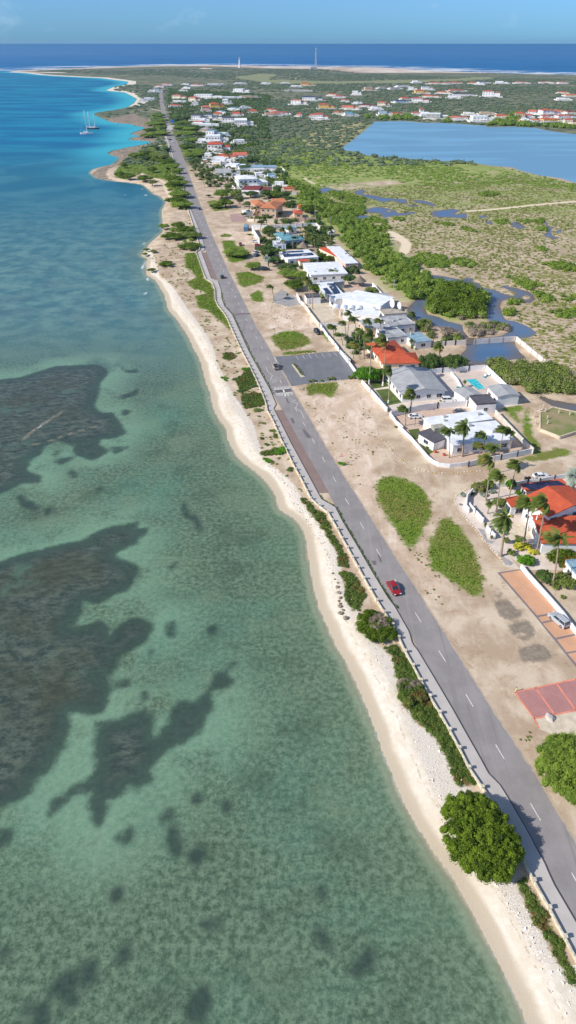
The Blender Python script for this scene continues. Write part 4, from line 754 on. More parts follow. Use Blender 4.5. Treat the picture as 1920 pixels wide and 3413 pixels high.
def far_house(px, py, wpx, st, roof, rmat, wmat, label, seed, ang=None):
    rg = random.Random(seed); x, y = G(px, py); dep = y*_cp+(CAM_H-LAND)*_sp; w = max(6.0, wpx*dep/FPX); w *= 1.35 if (py > 372 and px < 900) else 1.15; d = min(w*0.95, 22.0) if w > 9 else w
    a = (rg.uniform(-0.25, 0.25) if ang is None else ang); h = 3.6*st
    r = empty('house', (x, y+d/2, LAND), a, label, 'house')
    ro = {'hip':'hip','flat':'flat','gab':'gabx','gay':'gaby'}[roof]; big = w > 15
    mw = w*0.64 if big else w; gp = 3.2 if w < 30 else 5.0
    volume(r, -(w-mw)/2 if big else 0, 0, mw, d*0.8, h, ro, rmat, wmat, 1.8 if ro == 'hip' else 2.2, 0.45 if ro != 'flat' else 0.05, st, 'swe', 1.5, gp, door='s')
    if big:
        h2 = h-(2.8 if st > 1 else 0.5); s2 = rg.choice((-1,1)); o2 = 'hip' if ro == 'hip' and rg.random() < .8 else 'flat'
        volume(r, mw/2-0.003, s2*d*0.06, w-mw, d*0.6, h2, o2, rmat, wmat, 1.3, 0.3 if o2 != 'flat' else 0.04, 1 if st == 1 else 1, 'se', 1.5, gp, names=('wing_wall','wing_roof'))
    pw = w*0.4; mb = MB()                                              # terrace with posts and a garden wall in front
    mb.box(-pw/2, pw/2, -d*0.4-2.6, -d*0.4-0.005, 2.5, 2.72)
    for i in range(4): mb.box(-pw/2+i*(pw-.3)/3, -pw/2+i*(pw-.3)/3+.3, -d*0.4-2.5, -d*0.4-2.2, 0, 2.5)
    mb.build('porch', WM[wmat], r)
    mb = MB(); mb.box(-w*0.66, w*0.66, -d*0.4-6.2, -d*0.4-6.0, -0.2, 1.9); mb.box(-w*0.66, -w*0.66+.2, -d*0.4-6.0, d*0.5, -0.2, 1.9); mb.box(w*0.66-.2, w*0.66, -d*0.4-6.0, d*0.5, -0.2, 1.9); mb.build('garden_wall', WM['white'], r)
    MB().box(-w*0.65, w*0.65, -d*0.4-5.9, -d*0.4-.02, -0.2, 0.05).build('patio', mTerrF, r)
    if rg.random() < .6: MB().box(w*.3, w*.3+rg.uniform(3,6), -d*.4-5.5, -d*.4-1.5, 0, 2.4).build('outbuilding', WM[wmat], r)
    return r

mTerrF = M('patio_concrete', sc(222,210,192), 0.9, 0.2, 0.4)
# ------------------------------------------------------------------ plants
def icos():
    t = (1+5**.5)/2; v = [(-1,t,0),(1,t,0),(-1,-t,0),(1,-t,0),(0,-1,t),(0,1,t),(0,-1,-t),(0,1,-t),(t,0,-1),(t,0,1),(-t,0,-1),(-t,0,1)]
    f = [(0,11,5),(0,5,1),(0,1,7),(0,7,10),(0,10,11),(1,5,9),(5,11,4),(11,10,2),(10,7,6),(7,1,8),(3,9,4),(3,4,2),(3,2,6),(3,6,8),(3,8,9),(4,9,5),(2,4,11),(6,2,10),(8,6,7),(9,8,1)]
    v = np.array(v)/np.linalg.norm(v[0]); return v, np.array(f)
ICV, ICF = icos()
def leaf_tris(rs, lobes, per, size, up=0.25, core=True):
    """leaf-sized triangles scattered over lobes (cx,cy,cz,rx,ry,rz); returns triangles and tints"""
    Lb = np.array(lobes, float); n = len(Lb); k = per if hasattr(per, '__len__') else np.full(n, per, int)
    ix = np.repeat(np.arange(n), k); m = len(ix)
    d = rs.normal(size=(m, 3)); d /= np.linalg.norm(d, axis=1)[:, None]+1e-9; d[:, 2] = np.where(d[:, 2] < -0.35, -d[:, 2], d[:, 2])
    rad = rs.uniform(0.72, 1.08, m)[:, None]; C = Lb[ix, :3]+d*Lb[ix, 3:]*rad
    nrm = d+rs.normal(size=(m, 3))*0.55; nrm[:, 2] += up; nrm /= np.linalg.norm(nrm, axis=1)[:, None]
    r = rs.normal(size=(m, 3)); u = np.cross(nrm, r); u /= np.linalg.norm(u, axis=1)[:, None]+1e-9; v = np.cross(nrm, u)
    s = (size if not hasattr(size, '__len__') else np.array(size)[ix]) * rs.uniform(0.6, 1.3, m); s = s[:, None]
    T = np.stack([C-u*s*0.55, C+u*s*0.5+v*s*0.25, C+v*s*0.9], 1)
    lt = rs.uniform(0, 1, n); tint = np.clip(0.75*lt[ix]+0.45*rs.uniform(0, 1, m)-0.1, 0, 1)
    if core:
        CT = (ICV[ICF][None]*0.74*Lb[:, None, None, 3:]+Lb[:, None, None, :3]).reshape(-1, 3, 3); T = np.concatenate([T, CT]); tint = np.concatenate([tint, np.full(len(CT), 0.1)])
    return T, tint
def crown_lobes(rg, R_, H_, zc, n, rmin=0.3, rmax=0.5, flat=0.8):
    out = [(0, 0, zc, R_*0.6, R_*0.6, H_*0.6)]
    for i in range(n):
        a = rg.uniform(0, 6.283); q = math.sqrt(rg.random())*0.78; r = rg.uniform(rmin, rmax); zz = rg.uniform(-0.35, 0.75)*math.sqrt(max(0.05, 1-q*q))
        out.append((math.cos(a)*q*R_, math.sin(a)*q*R_, zc+zz*H_*0.75, R_*r, R_*r, H_*r*1.1*flat))
    return out
def make_tree(name, label, cat, R_, H_, trunk_h, seed, mat, nl=14, per=120, leaf=0.4, lean=0.0, group=None, stems=1):
    rg = random.Random(seed); rs = np.random.RandomState(seed); root = empty(name, (0,0,0), 0, label, cat, group)
    T, ti = leaf_tris(rs, crown_lobes(rg, R_, H_, trunk_h+H_*0.75, nl), per, leaf); T[:, :, 0] += lean
    T[:, :, 2] = np.maximum(T[:, :, 2], 0.12)
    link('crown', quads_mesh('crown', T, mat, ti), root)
    mb = MB()
    for s in range(stems):
        a = rg.uniform(0, 6.28); e = R_*0.35 if stems > 1 else 0.1
        mb.tube([(0,0,-0.3),(math.cos(a)*e*0.4+lean*.3, math.sin(a)*e*.4, trunk_h*0.6+.2),(math.cos(a)*e+lean*.8, math.sin(a)*e, trunk_h+H_*0.7)], [0.24*R_**.5*.6, 0.16*R_**.5*.6, 0.07], 7)
    for q in range(3):
        a = rg.uniform(0, 6.28); mb.tube([(lean*.3,0,trunk_h*0.8+.1),(math.cos(a)*R_*.3+lean*.6, math.sin(a)*R_*.3, trunk_h+H_*.4),(math.cos(a)*R_*.6+lean, math.sin(a)*R_*.6, trunk_h+H_*.75)], [0.12,0.08,0.03], 5)
    mb.build('trunk', mBark, root); return root
def make_palm(seed, H_=11.0, wind=1.0, nf=28, flen=3.0, painted=False, fan=False, mat=None):
    rg = random.Random(seed); root = empty('palm_tree', (0,0,0), 0, '', 'palm')
    bx = rg.uniform(-0.12, 0.06)*H_; by = rg.uniform(-0.06, 0.06)*H_
    pts = []; rad = []
    for i in range(9):
        f = i/8; pts.append((bx*f**1.7, by*f**1.5, H_*f-0.2*(i == 0))); rad.append((0.26 if i == 0 else 0.19-0.09*f)*(1.5 if fan else 1.0))
    tb = MB().tube(pts, rad, 7); tb.build('trunk', mPalmT, root)
    if painted: MB().tube([pts[0], (pts[1][0]*.8, pts[1][1]*.8, 1.1)], [0.29, 0.23], 8).build('painted_base', mWhite, root)
    top = Vector(pts[-1]); V = []; ti = []
    for i in range(nf):
        a = 2.399*i+rg.uniform(-.3,.3); el = rg.uniform(-0.2, 1.25) if not fan else rg.uniform(-0.5, 1.3)
        d = Vector((math.cos(a)*math.cos(el), math.sin(a)*math.cos(el), math.sin(el))); p = top.copy(); Lf = flen*rg.uniform(.8, 1.1); n = 11; q = Lf/n
        wv = Vector((-1.0, rg.uniform(-.35,.15), 0.02))*0.22*wind; tn = rg.random()
        for j in range(n):
            d = (d+wv+Vector((0,0,-0.11-0.05*(wind < .6)))).normalized(); p2 = p+d*q
            side = d.cross(Vector((0,0,1)));
            if side.length < 1e-3: side = Vector((0,1,0))
            side.normalize(); upv = side.cross(d)
            ll = (1.05*math.sin(math.pi*min(1,(j+1.2)/(n+1.0)))+0.2)*(flen/3.4)
            for sg in (-1, 1):
                for hh in (0.0, 0.33, 0.66):
                    b0 = p+d*q*hh; tip = b0+side*sg*ll*0.62+d*ll*0.5-upv*ll*(0.28+rg.uniform(0,.25))+wv*ll*2.5
                    V.append([b0[:], (b0+d*q*0.5)[:], tip[:]]); ti.append(min(1, max(0, tn*.5+rg.random()*.5)))
            p = p2
    me = quads_mesh('crown', np.array(V), mat or lfPalm, np.array(ti)); link('crown', me, root); return root
def stuff_leaves(name, lobes, per, size, mat, seed, label, cat, core=True):
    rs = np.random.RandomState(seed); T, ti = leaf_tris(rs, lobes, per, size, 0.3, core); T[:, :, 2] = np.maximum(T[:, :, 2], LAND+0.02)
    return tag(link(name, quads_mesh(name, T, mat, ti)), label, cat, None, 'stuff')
def scatter_in(rs, polys_g, n, jitter=0.0):
    """n random points inside ground polygons"""
    out = []; P = np.array([p for q in polys_g for p in q]); x0, y0 = P.min(0); x1, y1 = P.max(0)
    while len(out) < n:
        m = n*3+200; x = rs.uniform(x0, x1, m); y = rs.uniform(y0, y1, m); d = np.full(m, -1.0, np.float32)
        for q in polys_g: d = np.maximum(d, sdf_poly(x, y, q, None, 1.0))
        k = d > 0; out += list(zip(x[k], y[k]))
    return np.array(out[:n])

# ------------------------------------------------------------------ vehicles
def make_car(kind, paint, label, group=None):
    root = empty('car' if kind != 'pickup' else 'pickup_truck', (0,0,0), 0, label, 'pickup' if kind == 'pickup' else 'car', group)
    Lc, W, H_ = dict(sedan=(4.6,1.8,1.45), suv=(4.6,1.9,1.75), pickup=(5.3,1.9,1.8), hatch=(4.0,1.75,1.5), van=(4.9,1.9,2.0))[kind]
    h = Lc/2; bl = 0.62 if kind in ('sedan','hatch') else 0.78; zt = bl+0.28
    prof = [(-h,0.35),(-h+0.05,zt-0.18),(-h+0.25,zt-0.04),(h-0.9,zt+0.02),(h-0.2,zt-0.12),(h,zt-0.35),(h,0.32),(h-0.1,0.24),(-h+0.1,0.24)]     # front is +x
    mb = MB()
    def loft(pr, w0, w1, zsplit):
        n = len(pr); vs = []
        for sgn in (-1, 1):
            for x, z in pr: vs.append((x*(0.985 if abs(x) > h-.3 else 1), sgn*(w0 if z < zsplit else w1)/2, z))
        fs = [tuple(range(n))[::-1], tuple(range(n, 2*n))]+[(i, (i+1)%n, n+(i+1)%n, n+i) for i in range(n)]
        return vs, [f[::-1] for f in fs]
    v, f = loft(prof, W, W-0.14, zt-0.1); mb.add(v, f)
    cab = dict(sedan=(-1.75,-1.05,0.35,1.15), suv=(-2.2,-1.95,0.45,1.1), pickup=(-0.55,-0.35,0.9,1.5), hatch=(-1.9,-1.5,0.25,0.95), van=(-2.35,-2.2,0.9,1.6))[kind]
    z0, z1 = zt-0.02, H_; a0, a1, b1, b0 = cab; wb, wt = W-0.16, W-0.46
    vs = [(a0,-wb/2,z0),(b0,-wb/2,z0),(b0,wb/2,z0),(a0,wb/2,z0),(a1,-wt/2,z1-.06),(b1,-wt/2,z1-.06),(b1,wt/2,z1-.06),(a1,wt/2,z1-.06)]
    g = MB().add(vs, [(0,1,5,4),(1,2,6,5),(2,3,7,6),(3,0,4,7)])
    rf = MB().add([(a1-.06,-wt/2-.03,z1-.07),(b1+.05,-wt/2-.03,z1-.07),(b1+.05,wt/2+.03,z1-.07),(a1-.06,wt/2+.03,z1-.07),(a1+.1,-wt/2+.1,z1),(b1-.1,-wt/2+.1,z1),(b1-.1,wt/2-.1,z1),(a1+.1,wt/2-.1,z1)], [(0,3,2,1),(4,5,6,7),(0,1,5,4),(1,2,6,5),(2,3,7,6),(3,0,4,7)])
    for sy in (-1, 1):                                                    # pillars
        for fr in (0, 0.5, 1):
            x0 = a0+(b0-a0)*fr; x1 = a1+(b1-a1)*fr; rf.tube([(x0, sy*wb/2, z0),(x1, sy*wt/2, z1-.05)], 0.05, 4)
    if kind == 'pickup': mb.box(-h+.08, -0.75, -W/2+.13, W/2-.13, zt-.02, zt+.02)
    mb.build('body', mCar[paint], root); g.build('window_glass', mGlass, root); rf.build('roof', mCar[paint], root)
    if kind == 'pickup': MB().box(-h+.2, -0.85, -W/2+.22, W/2-.22, zt+.021, zt+.05).build('cargo_bed', mTrim, root)
    for sx in (-1, 1):
        for sy in (-1, 1):
            wx = sx*(h-0.85); wh = MB().tube([(wx, sy*(W/2-.2), 0.33),(wx, sy*(W/2+.02), 0.33)], 0.33, 14).build('wheel', mTyre, root)
            MB().tube([(wx, sy*(W/2-.1), 0.33),(wx, sy*(W/2+.035), 0.33)], 0.2, 10).build('rim', mRim, wh)
    for sy in (-1, 1):
        MB().box(h-.12, h+.015, sy*W*.36-.18, sy*W*.36+.18, zt-.38, zt-.2).build('headlight', mLampW, root)
        MB().box(-h-.015, -h+.1, sy*W*.4-.12, sy*W*.4+.12, zt-.34, zt-.14).build('tail_light', mLampR, root)
    MB().box(h-.1, h+.02, -W/2+.2, W/2-.2, .3, .42).build('bumper', mTrim, root)
    MB().box(-h-.02, -h+.1, -W/2+.2, W/2-.2, .3, .42).build('bumper', mTrim, root)
    return root
def car(px, py, ang, kind, paint, label, group=None):
    r = make_car(kind, paint, label, group); x, y = G(px, py); r.location = (x, y, LAND+0.035); r.rotation_euler = (0,0,R(ang)); return r
# ------------------------------------------------------------------ promenade parapet
def build_parapet():
    r = empty('parapet', (0,0,LAND), 0, 'low white stone parapet with capped posts along the sea side of the promenade', 'parapet')
    pts = sorted(gW, key=lambda q: q[1]); L_ = [0]
    for a, b in zip(pts[:-1], pts[1:]): L_.append(L_[-1]+math.dist(a, b))
    def at(s): return (float(np.interp(s, L_, [p[0] for p in pts])), float(np.interp(s, L_, [p[1] for p in pts])))
    def s_of(y): return float(np.interp(y, [p[1] for p in pts], L_))
    s = s_of(28); s1 = s_of(420); posts = []
    while s < s1: posts.append(at(s)); s += 3.85
    far = MB(); wall = MB(); nb = 0
    for i, (x, y) in enumerate(posts):
        if y > 375: mb = far
        else: mb = MB()
        mb.box(x-.2, x+.2, y-.2, y+.2, -0.2, 0.92); mb.box(x-.27, x+.27, y-.27, y+.27, 0.92, 1.02)
        if mb is not far and nb < 99: nb += 1; mb.build('post', mStone, r)
        elif mb is not far: far.v, far.f, far.m = far.v+mb.v, far.f+[tuple(len(far.v)+k for k in f) for f in mb.f], far.m+mb.m
        if i+1 < len(posts):
            q = posts[i+1]; dx, dy = q[0]-x, q[1]-y; l = math.hypot(dx, dy)
            wall.obox((x+dx/l*.2, y+dy/l*.2), (q[0]-dx/l*.2, q[1]-dy/l*.2), 0.26, -0.2, 0.62)
    s = s1
    while s < s_of(1100): a = at(s); b = at(min(s+8, L_[-1])); wall.obox(a, b, 0.3, -0.2, 0.7); s += 8
    wall.build('wall', mStone, r)
    if far.v: tag(far.build('post', mStone, r), kind='stuff')
build_parapet()
# ------------------------------------------------------------------ walls and fences
def wall(px, h, label, mat=mWhite, t=0.22, name='garden_wall', cat='wall', posts=0.0, pmat=None, top=True, ph=0.15):
    g = [G(x, y, LAND+(h if top else 0)) for x, y in px]; r = empty(name, (g[0][0], g[0][1], LAND), 0, label, cat)
    mb = MB(); pb = MB(); ox, oy = g[0]; g = [(x-ox, y-oy) for x, y in g]; n = 0
    for a, b in zip(g[:-1], g[1:]):
        mb.obox(a, b, t, -0.4, h); d = math.dist(a, b)
        if posts and d > posts*.6:
            k = max(1, int(d/posts))
            for i in range(k+1):
                x, y = a[0]+(b[0]-a[0])*i/k, a[1]+(b[1]-a[1])*i/k
                if n < 60: MB().box(x-t*.85, x+t*.85, y-t*.85, y+t*.85, -0.3, h+ph).build('pillar', pmat or mat, r); n += 1
    mb.build('wall', mat, r); return r
wall(k3([(275,555),(300,600),(360,680),(430,760),(480,830),(600,945)])+k4([(100,195),(200,320),(285,440)]), 1.5, 'long low white wall between the car park and the palm garden', posts=6)
wall(k4([(335,520),(430,620),(600,815)]), 1.5, 'white wall in front of the clipped lawn of the grey gabled house', posts=6, pmat=mWhite)
wall(k4([(630,860),(680,925)])+k4([(690,945),(770,1008)])+k5([(275,590),(390,700),(400,715),(520,850),(560,880),(610,905),(700,915),(790,905),(860,895)]), 1.3, 'rounded white boundary wall at the corner of the white flat-roofed house', posts=0)
wall(k5([(860,895),(960,868),(1130,838),(1400,783)]), 1.7, 'white wall with dark upright bands facing the dirt road', posts=4.2, pmat=M('dark_band_paint', sc(70,72,76)), ph=0.02)
wall(k5([(1400,783),(1345,738),(1230,620),(1080,462)]), 2.1, 'long plain boundary wall on the inland side of the white flat-roofed house', mat=M('weathered_white', sc(206,200,190), 0.9, 0.25, 0.6), posts=0)
wall(k5([(210,475),(370,440),(600,405),(840,388)]), 2.1, 'tall white divider wall between the two big plots by the car park', posts=5)
wall(k5([(495,128),(640,115),(860,100),(1000,90),(1180,258)]), 1.9, 'white wall around the swimming pool terrace', posts=5)
wall(k5([(708,145),(760,200),(790,255)]), 1.0, 'short low white wall between the grey house and the pool', t=.3)
mFence = M('white_panel_fence', sc(216,208,200), 0.85, 0.12, 0.5)
wall(c8([(635,315),(970,290),(1238,508),(1100,512),(945,530)]), 1.9, 'panel wall enclosing the flooded plot in the marsh', mat=mFence, posts=4.5, pmat=M('fence_post_concrete', sc(170,156,144)), name='panel_wall')
wall(c8([(300,340),(400,330),(480,326),(565,322)]), 1.9, 'detached stretch of panel wall left of the flooded plot, standing in water', mat=mFence, posts=4.5, pmat=M('fence_post_concrete', (0,0,0)), name='panel_wall')
wall(p8([(630,365),(720,480),(1000,790),(1230,1050)])+p8([(1240,1060),(1420,1300),(1900,1830)]), 1.2, 'long white wall along the peach paved forecourt', t=.4)
wall(k7([(265,368),(200,440),(190,560),(225,600)]), 1.5, 'curved white corner wall by the agave bed', t=.3)
wall(k7([(230,540),(300,620),(385,715)]), 1.4, 'white balustrade of the cactus garden, upper stretch', t=.18, posts=2.5, name='balustrade', cat='balustrade')
wall(k7([(430,800),(480,850),(520,900)]), 1.4, 'white balustrade of the cactus garden, lower stretch beside the thick trunk', t=.18, posts=2.5, name='balustrade', cat='balustrade')
wall(k7([(540,310),(640,300),(740,290)]), 1.5, 'short white wall behind the clipped round shrub', t=.25)
wall(k7([(750,300),(900,270),(1040,262),(1210,225),(1340,203)]), 1.4, 'white balustrade behind the solar-panelled garage', t=.18, posts=3.5, name='balustrade', cat='balustrade')
wall(y2([(745,565),(800,640),(880,745)]), 1.7, 'cream wall beside the pale dirt lot below the white vaulted house', mat=WM['cream'], posts=6)
wall(y2([(885,745),(1000,742),(1090,738)]), 1.5, 'white wall across the curved driveway of the vaulted house')
wall(k3([(30,240),(70,320),(110,350)]), 1.5, 'stepped white wall by the leaning twin palms', posts=3)
wall(k3([(825,130),(870,180),(925,240)]), 2.0, 'white wall behind the thatched hut at the edge of the mangroves')
z1 = lambda p: zs(760,640,3.6225,p)
wall(z1([(288,400),(312,455),(380,560)]), 3.2, 'tall white slanting wall beside the blue container', t=.3)
wall(z1([(290,392),(480,400),(900,378),(1060,370),(1110,415)]), 2.8, 'long ribbed white wall behind the teal-roofed house', posts=4)
wall(z1([(230,320),(320,325),(380,325),(590,322),(720,318)]), 1.8, 'cream fence with round-topped pillars before the tan-roofed villa', mat=WM['cream'], posts=4.5, ph=.5)
wall(z1([(720,318),(800,315),(930,310),(1055,303)]), 2.0, 'pinkish panel wall right of the tan-roofed villa', mat=WM['pink'], posts=4.5)
z56 = lambda p: zs(560,360,4.262,p); z62 = lambda p: zs(620,560,4.262,p)
wall(z56([(530,625),(700,632),(860,655)]), 2.2, 'white wall below the orange-roofed house among palms')
wall(z56([(745,870),(760,960)]), 3.0, 'white gateway wall by the grey-blue long roof')
wall(z56([(440,235),(560,250),(680,245)]), 2.2, 'white wall before the pair of white houses with dark roofs')
wall(z56([(450,460),(500,540)]), 2.0, 'slanting white wall by the small car park in the village')
# ------------------------------------------------------------------ houses close to the camera
r_, w_, d_ = house(k4([(745,668),(1275,655),(990,393),(568,448)]), 3.1, 'gaby', 'grey', 'white', 'large white house with a grey gabled roof behind a clipped lawn', rise=1.5, over=0.7, sides='sw', gap=3.4)
MB().box(-w_*0.5+1.2, -w_*0.5+1.5, -d_*0.5+1, d_*0.5-1, 0, 0.5).build('planter_wall', mBeigeC, r_)
house(k5([(805,378),(965,340),(880,278),(748,300)]), 2.7, 'gaby', 'grey', 'white', 'small grey-roofed pavilion at the near end of the pool', rise=0.6, over=0.3, sides='s')
house(k5([(1060,368),(1285,345),(1195,262),(1040,268)]), 3.3, 'gaby', 'grey', 'white', 'white pool house with a low grey roof right of the pool', rise=0.7, over=0.3, sides='w')
house(k5([(920,428),(1088,412),(1020,345),(858,352)]), 3.3, 'flat', 'tar', 'white', 'white garage with a dark ribbed roof between the two big plots', name='garage', cat='garage', over=0.05, sides='s', ww=0.9, gap=6)
r_, w_, d_ = house(k5([(570,615),(1068,545),(960,468),(455,540)]), 3.2, 'slab', 'white', 'cream', 'long white flat-roofed house, its rear wing beside the parked white car', over=0.3, sides='s', gap=5)
MB().box(-w_*.5-.4, -w_*.5+3.2, -d_*.5-2.0, -d_*.5+.4, 0, 4.2).build('stone_chimney', M('fieldstone', sc(168,164,148), 0.9, 0.4, 2.5), r_)
house(k5([(720,775),(1230,705),(1085,565),(590,600)]), 3.3, 'slab', 'white', 'white', 'broad white flat-roofed house with a round garden wall and palms', over=0.4, sides='s', gap=3.6)
r_, w_, d_ = house(k5([(550,752),(655,712),(565,612),(437,652)]), 2.9, 'slab', 'tar', 'white', 'grey-roofed porch house left of the broad white house', over=0.5, sides='w', gap=4)
for q, nm in ((k4([(560,345),(968,362),(885,228),(480,258)]), 'orange hip-roofed house below the tall palms, its near half'), (k4([(450,275),(790,245),(700,112),(412,138)]), 'orange hip-roofed house below the tall palms, its far half')):
    house(q, 2.9, 'hip', 'orange', 'cream', nm, rise=2.0, over=0.6, sides='swe')
house(k3([(955,722),(1185,708),(1040,560),(850,590)]), 2.9, 'flat', 'stained', 'white', 'low building with a large stained grey flat roof left of the marsh', over=0.1, sides='sw')
house(k3([(1010,600),(1270,575),(1150,470),(890,500)]), 3.3, 'flat', 'stained', 'white', 'low building with a pale grey roof at the edge of the pond', over=0.1, sides='se')
house(k3([(740,622),(962,612),(860,510),(690,535)]), 3.1, 'slab', 'stained', 'tan', 'tan-walled guest house with a grey roof behind the palm row', over=0.2, sides='sw')
house(k3([(1240,762),(1449,755),(1320,645),(1185,680)]), 2.8, 'slab', 'blue', 'white', 'small annex with a bluish white roof and a blue shutter', over=0.15, sides='s')
house(k3([(925,475),(1180,460),(1140,402),(915,420)]), 3.6, 'flat', 'concrete', 'white', 'terrace block with a slatted roof under the satellite dishes', over=0.05, sides='')
r_, w_, d_ = house(k3([(520,312),(930,380),(1032,308),(640,218)]), 4.6, 'shedy', 'white', 'white', 'big white villa with four barrel vaults over its terrace', rise=0.6, over=0.2, sides='s', gap=5)
house(k3([(560,465),(912,478),(930,385),(530,335)]), 3.2, 'slab', 'white', 'white', 'lower white wing in front of the vaulted villa', over=0.05, sides='s', gap=7)
house(k3([(410,312),(600,292),(640,228),(395,285)]), 3.8, 'shedy', 'white', 'white', 'left white wing of the vaulted villa with a slanting roof', rise=.5, over=0.1, sides='w', gap=7)
house(k3([(880,295),(1025,300),(970,240),(815,248)]), 4.0, 'slab', 'grey', 'white', 'grey-roofed rear block of the vaulted villa', over=0.1, sides='')
def vaults():
    a = Vector(G(*k3([(402,412)])[0], LAND+3)); b = Vector(G(*k3([(725,424)])[0], LAND+3)); d = (b-a)/4; ang = math.atan2(d.y, d.x); l = d.length
    for i in range(4):
        p = a+d*(i+.5); r = empty('vaulted_canopy', (p.x, p.y, LAND), ang, ['leftmost white barrel vault','second white barrel vault from the left','third white barrel vault from the left','rightmost white barrel vault'][i]+' in front of the big white villa', 'canopy', 'barrel vaults of the white villa')
        mb = MB(); n = 10; R1 = l*.47; R0 = R1-.18; vs = []
        for y in (-1.0, 4.0):
            for rr in (R0, R1):
                for k in range(n+1): t = math.pi*k/n; vs.append((-rr*math.cos(t), y, 3.0+rr*.75*math.sin(t)))
        m = n+1; fs = []
        for k in range(n): fs += [(m+k,m+k+1,3*m+k+1,3*m+k),(k,2*m+k,2*m+k+1,k+1),(k,k+1,m+k+1,m+k),(2*m+k,3*m+k,3*m+k+1,2*m+k+1)]
        mb.add(vs, fs); mb.build('vault', RM['white'], r)
        for sx in (-1, 1): MB().box(sx*R1-.12, sx*R1+.12, -.9, -.6, -0.1, 3.05).build('post', mWhite, r)
vaults()
def solar(parent_label, px4, h, nx, ny):
    g = [Vector((*G(x, y, LAND+h), LAND+h)) for x, y in px4]; r = empty('solar_array', ((g[0]+g[2])/2)[:], 0, parent_label, 'solar panels'); c = (g[0]+g[2])/2
    for i in range(nx):
        for j in range(ny):
            def P(u, v): return (g[0]*(1-u)*(1-v)+g[1]*u*(1-v)+g[2]*u*v+g[3]*(1-u)*v)-c
            e = 0.04; q = [P((i+e)/nx,(j+e)/ny), P((i+1-e)/nx,(j+e)/ny), P((i+1-e)/nx,(j+1-e)/ny), P((i+e)/nx,(j+1-e)/ny)]
            MB().add([v[:] for v in q]+[(v+Vector((0,0,.06)))[:] for v in q], [(0,3,2,1),(4,5,6,7),(0,1,5,4),(1,2,6,5),(2,3,7,6),(3,0,4,7)]).build('panel', mSolar, r)
    return r
house(y2([(810,372),(1120,347),(1110,318),(785,342)]), 3.1, 'slab', 'stained', 'grey', 'low grey-roofed rear wing of the house with the blue solar array', over=0.2, sides='')
house(y2([(930,475),(1100,462),(1025,350),(870,358)]), 3.2, 'slab', 'white', 'grey', 'white-roofed house under the large blue solar array', over=0.2, sides='sw')
solar('large blue solar array on a white roof beside a round thatched hut', y2([(1030,470),(1093,464),(1025,358),(952,362)]), 3.56, 3, 7)
solar('small blue solar array left of the large one on the same white roof', y2([(950,460),(1003,455),(955,403),(915,408)]), 3.56, 3, 3)
house(y2([(760,502),(890,494),(882,462),(738,468)]), 2.9, 'flat', 'tar', 'white', 'small white gatehouse with a dark roof by the leaning palms', over=0.05, sides='')
house(y2([(790,280),(1160,272),(1065,150),(725,172)]), 3.3, 'slab', 'white', 'white', 'wide white flat-roofed house with a skylight behind bushy trees', over=0.3, sides='sw', gap=4)
house(y2([(1100,178),(1245,166),(1085,0),(980,3)]), 3.2, 'slab', 'white', 'pink', 'long narrow white-roofed wing with an orange tiled strip', over=0.2, sides='s')
house(y2([(1035,142),(1092,140),(990,8),(945,18)]), 2.6, 'shedx', 'orange', 'cream', 'orange tiled lean-to along the long narrow white roof', rise=.5, over=0.1, sides='')
house(y2([(540,136),(850,110),(800,32),(520,55)]), 3.1, 'slab', 'white', 'white', 'white-roofed house carrying two rows of dark solar panels', over=0.2, sides='s', gap=4)
solar('near row of dark solar panels on the white roof below the teal house', y2([(540,108),(835,88),(812,63),(527,80)]), 3.42, 10, 1)
solar('far row of dark solar panels on the white roof below the teal house', y2([(527,68),(735,58),(722,42),(522,52)]), 3.42, 7, 1)
house(y2([(690,155),(790,146),(775,128),(680,136)]), 2.6, 'slab', 'orange', 'cream', 'small orange-roofed porch by the solar-panelled white roof', over=0.1, sides='')
house(z1([(700,602),(918,566),(850,528),(605,535)]), 3.2, 'hip', 'teal', 'blue', 'teal-roofed house among tall palms, near wing', rise=1.5, over=0.6, sides='swe')
house(z1([(600,556),(770,530),(690,488),(588,498)]), 3.4, 'hip', 'teal', 'blue', 'teal-roofed house among tall palms, left wing', rise=1.4, over=0.4, sides='sw')
house(z1([(690,462),(810,442),(790,410),(695,428)]), 3.0, 'hip', 'teal', 'white', 'small pale teal-roofed cottage behind the teal house', rise=1.0, over=0.3, sides='s')
house(z1([(545,640),(700,640),(690,590),(540,595)]), 2.8, 'flat', 'white', 'blue', 'white porch building in front of the teal-roofed house', over=0.1, sides='s')
house(z1([(432,196),(648,206),(612,128),(420,120)]), 6.0, 'hip', 'tan', 'tan', 'two-storey villa with tan tiled hip roofs, right wing', rise=2.0, over=0.6, sides='swe', storeys=2)
house(z1([(295,162),(455,165),(440,98),(288,116)]), 6.0, 'hip', 'tan', 'tan', 'two-storey villa with tan tiled hip roofs, left wing', rise=1.8, over=0.6, sides='swe', storeys=2)
house(z1([(560,132),(702,126),(690,92),(500,96)]), 3.2, 'shedy', 'tan', 'tan', 'low tan-roofed wing behind the two-storey tan villa', rise=.8, over=0.3, sides='s')
house(z1([(835,195),(930,192),(915,160),(850,162)]), 3.0, 'hip', 'orange', 'pink', 'small orange hip-roofed cottage behind the tan villa', rise=1.2, over=0.3, sides='s')
house(z1([(785,260),(900,262),(895,222),(790,228)]), 3.0, 'hip', 'orange', 'tan', 'orange hip-roofed cottage right of the tan villa', rise=1.2, over=0.4, sides='s')
house(z1([(180,246),(300,240),(290,212),(175,220)]), 2.6, 'slab', 'white', 'white', 'white carport left of the tan villa', name='carport', cat='carport', over=0.4, sides='')
